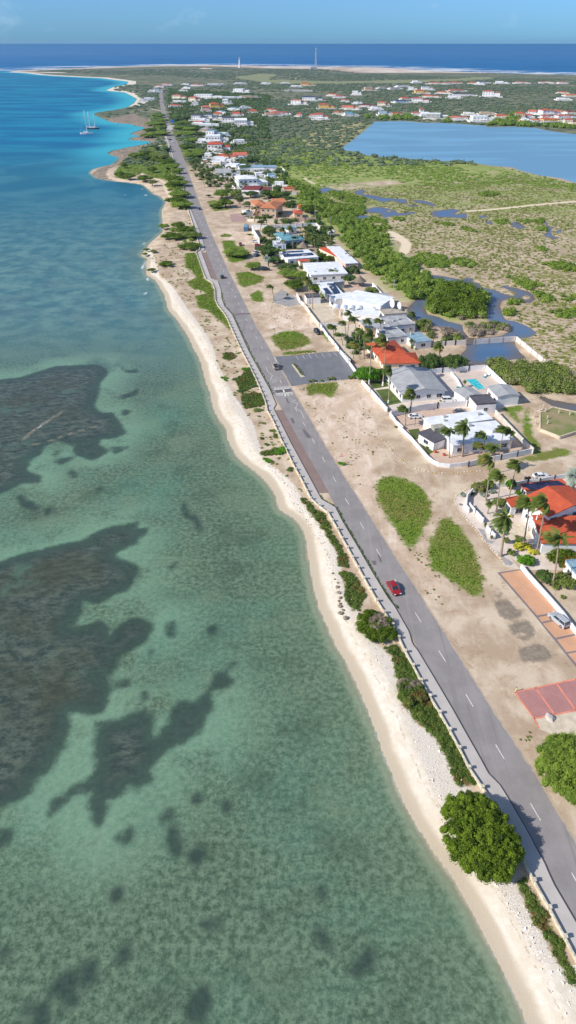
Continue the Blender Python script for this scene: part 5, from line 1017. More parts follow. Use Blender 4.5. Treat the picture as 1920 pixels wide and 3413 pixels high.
house(z1([(1205,485),(1282,482),(1270,458),(1200,460)]), 2.8, 'slab', 'white', 'grey', 'small white-roofed shed at the edge of the woods', name='shed', cat='shed', over=.1, sides='')
# red-tiled villa on the right
r_, w_, d_ = house(k7([(1105,712),(1640,575),(1390,335),(868,470)]), 6.0, 'gaby', 'orange', 'white', 'two-storey white villa with an orange-red gabled tile roof', rise=1.5, over=0.5, storeys=2, sides='sw', gap=3.0)
bal = MB(); bal.box(-w_*.5-2.0, -w_*.5-.003+.5, -d_*.5-.5, -d_*.5+4, 3.0, 3.15); bal.box(-w_*.5-2.0, -w_*.5-1.9, -d_*.5-.5, -d_*.5+4, 3.15, 3.95)
for yy in (-.4, 1.7, 3.8): bal.box(-w_*.5-1.9, -w_*.5-1.65, -d_*.5+yy-.1, -d_*.5+yy+.15, 0, 5.9)
bal.build('balcony', mWhite, r_)
house(k7([(1045,945),(1720,1090),(1620,690),(935,800)]), 3.3, 'shedy', 'orange', 'white', 'single-storey wing with a wide orange-red tile roof at the right edge', rise=1.4, over=0.4, sides='w', gap=3.2, ww=1.8, wh=1.9)
house(k7([(720,588),(905,562),(870,472),(608,520)]), 3.0, 'shedy', 'orange', 'white', 'small white sunroom with an orange-red roof and tall glass doors', rise=.7, over=0.35, sides='sw', gap=2.2, ww=1.5, wh=2.0)
house(k7([(915,408),(1398,345),(1255,272),(768,330)]), 2.9, 'slab', 'orange', 'pink', 'garage with orange-red roof edges under blue solar panels', name='garage', cat='garage', over=0.4, sides='w', gap=4)
solar('row of blue solar panels on the garage of the orange-red villa', k7([(935,396),(1350,340),(1235,280),(800,328)]), 3.24, 5, 1)
house(p8([(1455,540),(1800,500),(1620,285),(1285,325)]), 2.9, 'flat', 'blue', 'white', 'white building with a pale blue roof at the right edge below the red hibiscus', over=0.1, sides='w')
# houses of the village and along the lagoon: base middle (x, y), width in photo pixels, storeys, roof, colours, words
VILLAGE = [
 (688,230,28,1,'hip','orange','cream','lone orange-roofed house near the northern shore'),
 (555,285,26,1,'hip','salmon','white','pale house with a salmon roof at the far end of the coastal road'),(533,291,22,1,'hip','red','white','red-roofed house left of the far road end'),
 (511,307,25,1,'flat','white','white','white flat house beside the bend of the coast'),(525,308,20,2,'flat','blue','white','white two-storey house with a blue-grey roof by the coast'),
 (495,334,30,1,'slab','white','white','low white beach house left of the road'),(477,341,22,1,'slab','blue','white','bluish beach house nearest the turquoise bay'),
 (619,283,18,1,'flat','blue','white','small white house with a blue-grey roof north of the road end'),(623,296,20,1,'flat','white','white','white cube house north of the road end'),
 (657,287,33,1,'hip','red','white','white house with a red roof in the far scrub'),(718,285,45,1,'flat','white','white','long white row house in the far scrub'),
 (801,281,28,1,'flat','white','white','low white wall-like house in the far scrub'),(886,281,26,1,'flat','white','white','white house at the edge of the golf course'),
 (805,309,46,2,'flat','white','white','white two-storey block with dark windows above the hotel row'),(694,329,80,2,'flat','white','white','long white hotel with two storeys'),
 (770,330,60,1,'flat','white','white','white hotel wing with deep dark bays'),(829,327,52,1,'flat','concrete','tan','unfinished brown concrete row right of the hotel'),
 (597,331,40,2,'hip','red','cream','large red-roofed house right of the road'),(596,344,38,1,'flat','white','white','white villa with round arches under the red-roofed house'),
 (583,358,30,1,'hip','orange','white','orange-roofed house beside the road'),(610,305,22,1,'flat','grey','white','grey-roofed pavilion behind dark palms'),
 (649,339,33,2,'hip','orange','cream','orange-roofed house left of the hotel'),(650,352,18,1,'gab','grey','white','small white gabled house below the hotel'),
 (725,328,35,1,'hip','maroon','white','maroon-roofed house in front of the hotel wing'),(721,362,40,2,'hip','orange','yellow','yellow house with an orange hip roof'),
 (685,372,24,2,'hip','salmon','pink','pink house with a salmon roof'),(756,348,26,2,'hip','white','white','white hip-roofed house below the hotel'),
 (782,369,36,1,'flat','blue','white','white house with a flat bluish roof and blue windows'),(817,363,25,1,'hip','grey','white','grey hip-roofed bungalow in the trees'),
 (842,377,20,1,'hip','orange','tan','small orange-roofed bungalow in the trees'),(793,388,28,1,'gab','red','white','white house with a red gable'),
 (663,403,36,2,'hip','dark','white','white villa with a dark pyramid roof, left one of the pair'),(701,400,32,2,'hip','dark','white','white villa with a dark pyramid roof, right one of the pair'),
 (677,408,30,1,'flat','white','white','white cube annex between the dark-roofed pair'),(770,412,44,2,'hip','dark','white','big white house with a wide slate roof'),
 (812,421,46,2,'gab','white','white','white gabled block with a large window at the village edge'),(740,403,22,1,'flat','white','cream','small cream flat house between white ones'),
 (661,416,25,1,'slab','red','white','low house with a red roof strip'),(690,442,32,1,'hip','grey','tan','tan house with a grey hip roof under the trees'),
 (712,460,34,2,'flat','blue','white','white three-level house with a small tower'),(742,456,28,1,'flat','white','blue','white house with a light blue side'),
 (677,477,26,1,'flat','white','white','low white house by the village parking'),(722,478,56,2,'flat','white','white','wide white house with stepped terraces'),
 (795,480,26,1,'flat','white','white','white flat house at the edge of the green field'),(729,507,55,2,'hip','orange','white','white house with a bright orange hip roof behind palms'),
 (799,531,32,1,'shed','salmon','white','white house with a pale salmon lean-to roof'),(756,535,48,1,'hip','red','cream','dark orange-roofed house behind palms'),
 (701,528,30,1,'flat','white','white','white patio house beside the coastal trees'),(742,548,44,1,'flat','white','white','white flat-roofed house with a courtyard'),
 (784,567,46,1,'slab','white','white','house with a bright white slab roof'),(858,575,96,1,'slab','blue','white','long house with blue-grey roof panels'),
 (757,592,60,1,'gab','grey','white','white house with grey gables and slanting walls'),(866,594,24,1,'flat','white','white','small white house with a rounded roof edge'),
 (836,630,74,2,'hip','white','white','large white villa with a white hip roof'),(855,652,68,1,'slab','maroon','white','long low house with a dark red roof'),
 (1024,287,36,2,'hip','orange','yellow','yellow two-storey house with an orange roof by the golf course'),(987,291,30,1,'flat','white','white','white house left of the yellow golf course house'),
 (995,304,60,1,'flat','concrete','grey','long grey unfinished shell of a building'),(951,280,20,1,'flat','white','white','small white house by the golf bunker'),
 (1042,337,58,2,'hip','navy','white','white mansion with a navy roof'),(998,350,46,2,'flat','salmon','white','white house with stepped salmon terraces'),
 (1089,364,44,2,'hip','red','yellow','cream three-bay house with a red hip roof'),(1108,320,24,1,'hip','orange','cream','orange-roofed house behind palms, left one of two'),(1132,327,28,1,'hip','orange','white','orange-roofed house behind palms, right one of two'),
 (1172,366,52,1,'gab','salmon','cream','long cream house with a pink tiled front'),(1227,359,46,1,'hip','maroon','white','white house with a maroon hip roof'),
 (1193,347,24,1,'flat','blue','white','blue-roofed bungalow left of the maroon roof'),(1190,317,26,2,'flat','white','white','bare white two-storey cube on a grey plinth'),(1235,303,34,2,'flat','concrete','tan','brown unfinished two-storey house right of the bare cube'),
 (904,373,26,1,'hip','orange','cream','orange-roofed cottage left of the red hip roof'),(931,384,48,1,'hip','red','white','white house with a wide red hip roof near the green belt'),(907,387,42,1,'slab','pink','tan','low house with a faded pink roof'),
 (1071,400,42,2,'hip','orange','white','white two-storey villa with an orange hip roof standing alone'),(1128,381,26,1,'slab','red','tan','low red roof hidden by bushes'),(1168,388,34,1,'gab','teal','white','teal-grey gabled house by the lagoon'),(1041,393,16,1,'hip','salmon','white','small salmon-roofed hut beside the lone villa'),(998,389,16,1,'hip','red','pink','small red hut in the bushes'),
 (1280,296,32,1,'flat','concrete','grey','grey building site house, left of three'),(1317,298,30,1,'flat','grey','grey','grey building site house, middle of three'),(1343,291,34,1,'flat','grey','white','grey building site house, right of three'),
 (1377,302,26,2,'flat','grey','white','grey and white modern cube house'),(1406,313,38,2,'hip','red','yellow','bright yellow house with a red hip roof'),(1425,301,32,2,'flat','blue','white','modern house with a bluish flat roof'),
 (1437,326,48,1,'hip','red','cream','house with a very wide red hip roof'),(1403,342,48,2,'hip','red','white','white villa with a red roof and arched entrance'),(1338,344,38,1,'hip','navy','blue','pale blue house with a navy roof'),(1280,356,34,2,'hip','orange','cream','cream house with arches and an orange roof'),
 (1461,281,52,1,'hip','red','cream','long red-roofed row near the northern dunes'),(1500,281,24,1,'hip','salmon','white','salmon-roofed house near the northern dunes'),(1524,279,24,1,'hip','orange','tan','orange-brown roofed house near the northern dunes'),
 (1481,313,38,1,'hip','orange','cream','cream bungalow with an orange hip roof'),(1524,306,44,1,'hip','red','pink','pink bungalow with rusty roofs'),(1546,320,60,1,'hip','dark','white','long white house with a slate roof'),
 (1283,386,34,1,'gab','blue','white','white modern house with a framed glass front'),(1321,386,26,1,'slab','red','tan','low red roof on the lagoon shore'),(1387,385,22,1,'hip','red','white','small white arched house with a red roof'),(1405,381,10,2,'hip','red','white','little white tower with a red cap'),(1417,388,22,1,'gab','white','white','white gabled shore house beside the little tower'),
 (1461,398,60,2,'flat','white','grey','modern grey and white villa above its white quay wall'),(1531,401,54,1,'hip','salmon','white','white shore house with a long salmon roof'),
 (1640,324,50,3,'hip','orange','white','big white arcaded mansion with an orange roof on the hill'),(1577,280,22,1,'hip','orange','yellow','yellow house with an orange roof near the dunes'),(1613,278,30,1,'hip','dark','white','white house with a dark roof near the dunes'),(1674,279,34,1,'gab','white','white','white steep-gabled house near the dunes'),
 (1741,279,36,1,'hip','salmon','white','long salmon-roofed bungalow near the dunes'),(1809,278,16,1,'hip','orange','white','small orange-roofed house near the dunes'),(1831,278,24,1,'flat','red','white','white cube house with a red edge near the dunes'),(1877,279,22,1,'hip','salmon','white','last salmon-roofed bungalow before the right edge'),
 (1879,313,26,1,'hip','orange','cream','cream house with an orange roof on the right slope'),(1906,322,32,1,'hip','salmon','yellow','yellowish house with a salmon roof at the right edge'),(1882,335,34,1,'flat','white','white','white terrace house under the right-hand slope'),
 (1613,407,66,2,'flat','white','white','broad white modern villa on the lagoon'),(1683,395,48,1,'hip','orange','cream','cream house with a wide orange hip roof behind bushes'),(1734,395,26,2,'hip','orange','tan','orange pyramid-roofed house above the lagoon shore'),(1763,393,22,1,'hip','orange','white','white cottage with an orange roof by the pyramid-roofed house'),
 (1785,381,34,1,'gab','salmon','white','white house with steep salmon gables'),(1836,385,56,2,'hip','orange','white','large white two-storey house with an orange hip roof'),(1758,412,34,1,'gab','white','white','white shore house with a stepped gable'),(1790,410,30,1,'hip','salmon','white','white shore house with a salmon roof'),
 (1840,407,52,1,'hip','orange','yellow','yellow house with a long orange roof and palms'),(1886,395,46,1,'hip','red','white','white house with a wide red roof above the shore'),(1905,419,36,2,'hip','red','cream','cream balconied house at the right edge of the shore'),(1908,381,34,1,'hip','maroon','cream','cream house with a maroon roof at the right edge'),
 (724,386,20,1,'hip','orange','tan','low orange roof just behind the dark-roofed pair'),(738,380,22,1,'flat','blue','white','low bluish roof behind the dark-roofed pair'),(693,425,50,1,'flat','white','white','long low white house below the dark-roofed pair'),
 (728,540,26,1,'flat','white','white','small white patio house left of the salmon lean-to'),(716,556,30,1,'flat','white','cream','cream terrace house beside the palm rows'),(690,548,20,1,'flat','white','tan','tan flat hut between the palm rows'),
 (930,626,26,1,'flat','white','white','white cottage among the palms behind the big white villa'),(962,646,30,1,'flat','orange','tan','flat orange roof behind the dark trees'),(905,598,24,1,'flat','blue','blue','pale blue shed roof at the palm grove'),
 (1517,329,36,1,'flat','white','white','white terraced house below the slate-roofed one'),(1864,378,34,1,'hip','salmon','cream','cream house tucked behind the large two-storey one'),(1565,385,30,1,'flat','white','cream','cream flat roofs behind the salmon-roofed shore house'),
 (1627,384,40,1,'flat','concrete','tan','brown flat house behind the broad white villa'),(1389,277,22,1,'gab','white','white','two-peaked white house by the golf course'),(1745,411,24,1,'hip','orange','cream','small cream house between the bushes and the stepped gable'),(1821,396,26,1,'hip','red','white','white bungalow below the large two-storey house'),
 (1600,283,24,1,'flat','white','white','white boundary house right of the yellow dune house'),(1352,333,24,1,'hip','orange','pink','pink cottage above the navy roof'),(1255,368,30,1,'flat','white','white','white gatehouse beside the arched cream house'),(1150,340,22,1,'hip','orange','white','small house in the palms behind the pink tiled front')]
for i, (px, py, wp, st, ro, rc, wc, lab) in enumerate(VILLAGE):
    ro = {'slab':'flat','shed':'gab'}.get(ro, ro)
    far_house(px, py, wp, st, ro, rc, wc, lab, 100+i)
# ------------------------------------------------------------------ landmarks and small things
def lighthouse():
    x, y = G(799,226); r = empty('lighthouse', (x, y, LAND), 0, 'tall white lighthouse on the far northern shore', 'lighthouse')
    H_ = 42; t = MB().tube([(0,0,-1),(0,0,3),(0,0,12),(0,0,H_-6)], [6.0,4.6,4.0,2.9], 24); t.cyl(0,0,H_-6,H_-5,4.0,24); t.build('tower', mWhite, r, smooth=False)
    g = MB().cyl(0,0,H_-5,H_-1.5,2.0,12).build('lantern_room', mGlass, r); MB().tube([(0,0,H_-1.5),(0,0,H_+1)], [2.6,0.2], 16).build('dome', mWhite, r)
    rl = MB()
    for i in range(12): a = i*.5236; rl.cyl(3.8*math.cos(a), 3.8*math.sin(a), H_-5, H_-4, .06, 5)
    rl.build('gallery_rail', mSteel, r)
    for z in (10,18,26): add_window(r, 0, -4.05+0.03*z, z, 0, 1.0, 1.6)
    MB().box(-9,-4,-5,3,-.5,3.5).build('base_building', mWhite, r)
def mast():
    x, y = G(1052,232); r = empty('lattice_mast', (x, y, LAND), 0, 'tall steel lattice mast with a bright top platform near the northern shore', 'mast'); H_ = 78
    mb = MB()
    for k in range(14):
        z0, z1 = k*H_/14, (k+1)*H_/14; a0, a1 = 4.2-2.9*z0/H_, 4.2-2.9*z1/H_; c0 = [(-a0,-a0),(a0,-a0),(a0,a0),(-a0,a0)]; c1 = [(-a1,-a1),(a1,-a1),(a1,a1),(-a1,a1)]
        for i in range(4):
            j = (i+1)%4; mb.tube([(*c0[i],z0),(*c1[i],z1)], .34, 4); mb.tube([(*c0[i],z0),(*c1[j],z1)], .2, 4); mb.tube([(*c0[j],z0),(*c1[i],z1)], .2, 4); mb.tube([(*c1[i],z1),(*c1[j],z1)], .2, 4)
    mb.build('lattice', mSteel, r); MB().box(-3.4,3.4,-3.4,3.4,H_,H_+1.2).cyl(0,0,H_+1.2,H_+6,.35,6).build('top_platform', mWhite, r)
    MB().cyl(-2,-2.5,H_*.75,H_*.75+2.5,1.2,10).build('dish_antenna', mWhite, r)
    b = empty('equipment_building', (x-8, y-4, LAND), 0.1, 'grey concrete equipment building at the foot of the lattice mast', 'building')
    volume(b, 0, 0, 26, 12, 9, 'flat', 'concrete', 'grey', sides='s', over=0.1, storeys=2, gap=5); MB().add([(-22,-8,-.3),(-13.01,-8,-.3),(-13.01,5,-.3),(-22,5,-.3),(-13.01,-8,8),(-13.01,5,8)], [(0,3,2,1),(0,1,4),(1,2,5,4),(2,3,5),(3,0,4,5)]).build('ramp', WM['grey'], b)
lighthouse(); mast()
def sailboat(px, py, L_, col, masts, label, ang):
    x, y = G(px, py, 0.0); r = empty('sailing_boat', (x, y, 0), ang, label, 'sailboat'); B = L_*.13
    st = [(-.5,.62,.0),(-.35,.85,-.1),(0,1.0,-.15),(.3,.72,-.1),(.46,.22,.15),(.5,.02,.35)]; vs = []
    for u, wd, dr in st: vs += [(u*L_,-B*wd,1.6+.5*abs(u)),(u*L_,-B*wd*.75,.1),(u*L_,0,-.5+dr),(u*L_,B*wd*.75,.1),(u*L_,B*wd,1.6+.5*abs(u))]
    fs = []
    for i in range(5):
        for k in range(4): fs.append((5*i+k,5*i+k+1,5*i+5+k+1,5*i+5+k))
    fs += [(0,1,2,3,4)[::-1]]
    MB().add(vs, fs).build('hull', col, r)
    dk = []
    for u, wd, dr in st: dk += [(u*L_,-B*wd*.97,1.55+.5*abs(u)),(u*L_,B*wd*.97,1.55+.5*abs(u))]
    MB().add(dk, [(2*i,2*i+2,2*i+3,2*i+1) for i in range(5)]).build('deck', M('boat_deck', sc(220,210,190)), r)
    MB().box(-L_*.2, L_*.14, -B*.5, B*.5, 1.5, 2.5).build('cabin', mWhite, r)
    MB().box(-L_*.19, L_*.13, -B*.505, B*.505, 1.95, 2.25).build('cabin_window', mGlass, r)
    for mx, mh in masts:
        m = MB().tube([(mx*L_,0,1.4),(mx*L_-.3,0,mh)], [.32,.2], 8).build('mast', mWhite, r)
        MB().tube([(mx*L_,0,3.2),(mx*L_-L_*.3,0,3.4)], .3, 7).build('furled_sail', M('sail_cover', sc(210,212,220)), r)
        rg_ = MB(); rg_.tube([(.48*L_,0,2),(mx*L_-.3,0,mh*.97)], .05, 4); rg_.tube([(-.48*L_,0,2),(mx*L_-.3,0,mh*.98)], .05, 4)
        for s in (-1,1): rg_.tube([(mx*L_,s*B*.95,1.6),(mx*L_-.3,0,mh*.8)], .05, 4)
        rg_.build('rigging', mSteel, r)
sailboat(289,447,17,mWhite,[(.06,28)],'white sloop with one tall bare mast anchored in the bay',0.05)
sailboat(311,430,17,M('dark_hull', sc(60,52,56)),[(.18,19),(-.25,21)],'dark-hulled two-masted ketch behind the white sloop',0.05)
# container, huts, pool
def container():
    c = z1([(218,470)])[0]; x, y = G(*c); r = empty('shipping_container', (x, y+2.6, LAND), R(-2), 'blue shipping container beside the tall white wall', 'container'); m = M('container_blue', sc(112,150,180), 0.6, 0.15, 2.0); m2 = M('container_dark', sc(72,104,134), 0.6)
    mb = MB().box(-1.22,1.22,-4.5,4.5,.1,2.7)
    for i in range(18): yv = -4.3+i*.5; mb.box(-1.28,-1.22,yv,yv+.22,.2,2.6); mb.box(1.22,1.28,yv,yv+.22,.2,2.6)
    mb.build('body', m, r)
    for s in (-1,1):
        d = MB().box(s*.61-.57, s*.61+.57, -4.56, -4.505, .2, 2.6).build('door', m2, r); MB().cyl(s*.3,-4.6,.25,2.55,.03,5).build('locking_bar', mSteel, d)
container()
def hut(px, py, R_, label, side=False):
    x, y = G(px, py); r = empty('thatched_hut', (x, y, LAND), 0, label, 'hut'); mb = MB(); n = 22; rs = random.Random(int(px))
    vs = [(0,0,5.2)]; 
    for k, (q, z) in enumerate(((.35,4.3),(.7,3.2),(1.0,2.3))):
        for i in range(n): a = i*2*math.pi/n; j = 1+rs.uniform(-.05,.05); vs.append((R_*q*j*math.cos(a), R_*q*j*math.sin(a), z+rs.uniform(-.12,.12)))
    fs = [(0,1+i,1+(i+1)%n) for i in range(n)]+[(1+k*n+i,1+(k+1)*n+i,1+(k+1)*n+(i+1)%n,1+k*n+(i+1)%n) for k in range(2) for i in range(n)]
    mb.add(vs, fs).build('thatch', mThatch, r)
    for i in range(6): a = i*1.047+.3; MB().cyl(R_*.75*math.cos(a),R_*.75*math.sin(a),-.1,2.9,.09,6).build('post', mBark, r)
hut(*y2([(1268,385)])[0], 3.3, 'round thatched hut with blue chairs beneath it'); hut(*z1([(905,712)])[0], 3.6, 'round thatched hut behind the row of dark solar panels'); hut(*z56([(1230,855)])[0], 3.0, 'small thatched hut at the edge of the green field')
def pool():
    g = GP(k5([(818,212),(918,205),(1003,290),(928,298)]), LAND+.04); sheet('pool_water', g, LAND+.075, pool_mat)
    c = Vector((sum(p[0] for p in g)/4, sum(p[1] for p in g)/4)); mb = MB()
    r = empty('swimming_pool', (c.x, c.y, LAND), 0, 'turquoise swimming pool on the walled terrace behind the grey house', 'pool')
    for a, b in zip(g, g[1:]+g[:1]): mb.obox((a[0]-c.x,a[1]-c.y),(b[0]-c.x,b[1]-c.y), .45, -.1, .12)
    mb.build('coping', mBeigeC, r)
    w_ = bpy.data.objects['pool_water']; me = w_.data; me.transform(Matrix.Translation((-c.x,-c.y,-LAND))); w_.parent = r; del w_['kind']; w_.name = 'water'
pt = NT('pool_water_blue'); pw = pt.mix(pt.ss(pt.voro(pt.pos, .9), .0, .7), sc(120,214,216), sc(40,180,190)); pool_mat = pt.done(pt.bsdf(pw, .08, pt.bump(pt.noise(pt.pos, 1.5), .2, .1), .5))
pool()
def lounger(px, py, ang, label):
    x, y = G(px, py); r = empty('sun_lounger', (x, y, LAND+.03), R(ang), label, 'lounger', 'loungers on the pool terrace'); t = M('turquoise_fabric', sc(70,180,190))
    MB().box(-.9,.45,-.35,.35,.3,.38).build('seat', t, r); MB().add([(.45,-.35,.32),(.45,.35,.32),(1.0,.35,.85),(1.0,-.35,.85),(.45,-.35,.4),(.45,.35,.4),(.95,.35,.92),(.95,-.35,.92)], [(0,1,2,3),(4,7,6,5),(0,3,7,4),(1,5,6,2),(2,6,7,3)]).build('backrest', mWhite, r)
    for sx in (-.8,.4):
        for sy in (-.3,.3): MB().box(sx-.04,sx+.04,sy-.04,sy+.04,0,.3).build('leg', mWhite, r)
lounger(*k5([(985,195)])[0], 60, 'turquoise lounger on the pool terrace, the left of two'); lounger(*k5([(1010,182)])[0], 40, 'turquoise lounger on the pool terrace, the right of two')
lounger(*k5([(770,282)])[0], 0, 'turquoise lounger by the short wall near the pavilion')
def dish(px, py, R_, label):
    x, y = G(px, py, LAND+4); r = empty('satellite_dish', (x, y, LAND+4), R(205), label, 'satellite dish'); MB().cyl(0,0,-.4,1.4,.08,6).build('pole', mSteel, r); mb = MB(); vs = [(-.35,0,2.2)]; n = 18
    for q in (.5,1.0):
        for i in range(n): a = i*2*math.pi/n; vs.append((-.35+q*q*.35+q*.0, R_*q*math.cos(a), 2.2+R_*q*math.sin(a)))
    fs = [(0,1+i,1+(i+1)%n) for i in range(n)]+[(1+i,1+n+i,1+n+(i+1)%n,1+(i+1)%n) for i in range(n)]
    mb.add(vs, fs).build('reflector', mWhite, r); MB().tube([(-.3,0,2.2),(.7,0,2.2)], .04, 5).build('feed_arm', mSteel, r)
dish(*k3([(1025,400)])[0], 1.9, 'larger white satellite dish on the roof by the pond'); dish(*k3([(1100,425)])[0], 1.5, 'smaller white satellite dish right of the larger one')
# signs, posts, poles
def road_sign():
    x, y = G(*z3([(1003,1606)])[0]); r = empty('warning_sign', (x, y, LAND), 0, 'red-edged triangular warning sign on a pole in a small bush', 'road sign'); MB().cyl(0,0,-.1,2.9,.05,8).build('pole', mWhite, r)
    def tri(s, y0, y1, z0): return [(-s,y0,z0),(s,y0,z0),(0,y0,z0+s*1.73),(-s,y1,z0),(s,y1,z0),(0,y1,z0+s*1.73)]
    F_ = [(0,2,1),(3,4,5),(0,1,4,3),(1,2,5,4),(2,0,3,5)]
    MB().add(tri(.55,-.08,-.04,2.15), F_).build('plate', M('sign_red', (.6,.03,.03)), r); MB().add(tri(.34,-.1,-.085,2.27), F_).build('face', mWhite, r)
road_sign()
def stake(px, py, h, label):
    x, y = G(px, py); r = empty('marker_post', (x, y, LAND), 0, label, 'post'); MB().cyl(0,0,-.1,h,.09,8).build('shaft', M('marker_yellow', sc(226,214,140)), r); MB().cyl(0,0,h,h+.08,.12,8).build('cap', M('marker_cap', sc(90,86,80)), r)
stake(*p6([(888,292)])[0], 1.1, 'pale yellow post at the corner of the pink paved bays'); stake(*y2([(110,248)])[0], 1.4, 'pale yellow post in the grass beside the road')
def board():
    x, y = G(575,412); r = empty('notice_board', (x, y, LAND), 0, 'large blue board beside the far stretch of road', 'sign'); MB().box(-2.2,2.2,-.1,.1,1.0,5.2).build('panel', M('sign_blue', (.02,.16,.55)), r)
    for s in (-1.6,1.6): MB().cyl(s,.15,-.1,5,.12,6).build('post', mSteel, r)
board()
def pole(px, py, h, label, arm=True, name='utility_pole', cat='pole', mat=None):
    x, y = G(px, py); r = empty(name, (x, y, LAND), random.Random(int(px)).uniform(-.5,.5), label, cat); MB().tube([(0,0,-.2),(0,0,h)], [.16,.09], 7).build('shaft', mat or mBark, r)
    if arm: MB().box(-.9,.9,-.06,.06,h-.6,h-.48).build('crossarm', mat or mBark, r)
pole(*k4([(1102,160)])[0], 0.1+2, 'stub') if False else None
pole(1442,1157,11,'bare leaning pole at the corner of the detached panel wall', False)
pole(*k3([(1038,300)])[0], 9, 'tall grey pole between the white villa and the mangroves', True, mat=mSteel); pole(*z1([(1050,320)])[0], 10, 'pale pole at the end of the pinkish panel wall', False, mat=mSteel)
pole(*z1([(1230,450)])[0], 8, 'pale pole beside the shed at the edge of the woods', False, mat=mSteel)
def lamp(px, py, label):
    x, y = G(px, py); r = empty('garden_lamp', (x, y, LAND), 0, label, 'lamp'); MB().cyl(0,0,0,2.6,.06,7).build('post', mTrim, r); MB().box(-.18,.18,-.18,.18,2.6,3.0).build('lantern', mTrim, r)
lamp(*k5([(405,602)])[0], 'black garden lamp on the driveway beside the white car')
def pot(px, py, label):
    x, y = G(px, py); r = empty('terracotta_pot', (x, y, LAND+.03), 0, label, 'pot', 'terracotta pots at the porch'); MB().tube([(0,0,0),(0,0,.5),(0,0,.7)], [.28,.5,.42], 12).build('bowl', M('terracotta', sc(206,96,56)), r); MB().cyl(0,0,.64,.71,.36,12).build('soil', mBark, r)
pot(*k5([(575,822)])[0], 'terracotta pot on the left of the porch steps'); pot(*k5([(648,846)])[0], 'terracotta pot on the right near the slim palm')
def bin_(px, py, label):
    x, y = G(px, py); r = empty('wheelie_bin', (x, y, LAND), 0.3, label, 'bin', 'bins by the villa wall'); MB().add([(-.25,-.28,0),(.25,-.28,0),(.25,.28,0),(-.25,.28,0),(-.32,-.36,1.0),(.32,-.36,1.0),(.32,.36,1.0),(-.32,.36,1.0)],[(0,3,2,1),(4,5,6,7),(0,1,5,4),(1,2,6,5),(2,3,7,6),(3,0,4,7)]).build('body', mTrim, r); MB().box(-.35,.35,-.4,.4,1.0,1.08).build('lid', mTrim, r)
bin_(*k7([(868,282)])[0], 'dark wheelie bin behind the balustrade, left one'); bin_(*k7([(905,280)])[0], 'dark wheelie bin behind the balustrade, right one beside the white car')
# stone borders
def stones(px, label, step=.9, seed=1):
    g = GP(px); r = empty('stone_border', (*g[0], LAND), 0, label, 'stone border'); rg = random.Random(seed); mb = MB(); mo = MB()
    for a, b in zip(g[:-1], g[1:]):
        d = math.dist(a, b); n = max(1, int(d/step))
        for i in range(n):
            f = (i+rg.uniform(-.2,.2))/n; x = a[0]+(b[0]-a[0])*f-g[0][0]; y = a[1]+(b[1]-a[1])*f-g[0][1]; s = rg.uniform(.16,.3)
            v = [(x+ICV[k][0]*s*rg.uniform(.8,1.2), y+ICV[k][1]*s, .08+ICV[k][2]*s*.7) for k in range(12)]; (mo if rg.random() < .3 else mb).add(v, [tuple(f_) for f_ in ICF])
    mb.build('pale_stones', mStone, r); mo.build('ochre_stones', M('ochre_stone', sc(200,160,90)), r)
stones(k5([(90,620),(92,650),(110,690),(190,760),(220,820),(290,880),(350,925)]), 'curved row of painted stones on the dirt lot left of the white wall', .8, 1)
stones(k6([(245,468),(340,495),(440,515),(600,510),(780,500),(900,492)]), 'row of painted stones across the dirt road mouth', .8, 2)
stones(k7([(180,385),(70,455),(50,530),(160,690),(300,860),(430,1020),(560,1160),(640,1270)]), 'row of painted stones around the agave bed outside the balustrade', .8, 3)
stones(z3([(350,312),(600,285),(800,263),(980,250)]), 'pale stone edging along the far side of the car park', 1.0, 4); stones(z3([(570,660),(700,640),(960,612),(1180,592)]), 'pale stone edging along the near side of the car park', 1.0, 5)
# beach boulders
def boulder(px, py, s, label, group='dark boulders in a line on the sand', seed=0, mat=None):
    x, y = G(px, py); rg = random.Random(seed); r = MB().add([(v[0]*s*rg.uniform(.7,1.25), v[1]*s*rg.uniform(.7,1.2), v[2]*s*rg.uniform(.5,.8)+s*.25) for v in ICV], [tuple(f) for f in ICF]).build('boulder', mat or M('beach_rock', sc(150,136,118), .95, .4, 3.0))
    r.location = (x, y, LAND*.9 if True else 0); r.rotation_euler = (0,0,rg.uniform(0,6)); tag(r, label, 'boulder', group)
BL = [(605,900,.35),(625,958,.3),(655,993,.35),(650,1035,.5),(665,1090,.55),(680,1138,.45),(662,1165,.35),(675,1190,.4),(675,1218,.55),(705,1255,.4),(675,1283,.6),(728,1335,.65)]
for i, (x_, y_, s_) in enumerate(BL): boulder(*z4([(x_,y_)])[0], s_, 'dark boulder in the line on the sand above the sea grape bush' if i < 11 else 'largest dark boulder, nearest the sea grape bush', seed=i)
boulder(*z2([(578,705)])[0], .9, 'pale grey boulder by the dry shrubs on the backshore', 'boulders', 40, M('pale_rock', sc(190,184,176), .9, .3, 2.0)); boulder(*z3([(530,560)])[0], .35, 'whitewashed stone at the near end of the planter strip', 'boulders', 41, mWhite)
boulder(*p6([(1205,545)])[0], 1.0, 'big pale rock at the edge of the pink paved bays', 'boulders', 42, M('pale_rock', (0,0,0)))
# planter strip in the car park
def planter():
    g = GP(z3([(428,418),(545,572)])); r = empty('planter_strip', (*g[0], LAND), 0, 'narrow kerbed planting strip in the middle of the car park', 'planter'); d = (g[1][0]-g[0][0], g[1][1]-g[0][1]); MB().obox((0,0), d, 1.3, 0, .18).build('kerb', mBeigeC, r)
    rs = np.random.RandomState(5); lob = [(d[0]*f, d[1]*f, .55, .45, .45, .45) for f in (.08,.2,.33,.46,.6,.72,.86)]; T, ti = leaf_tris(rs, lob, 90, .22); link('plants', quads_mesh('plants', T, lfDry, ti), r)
planter()
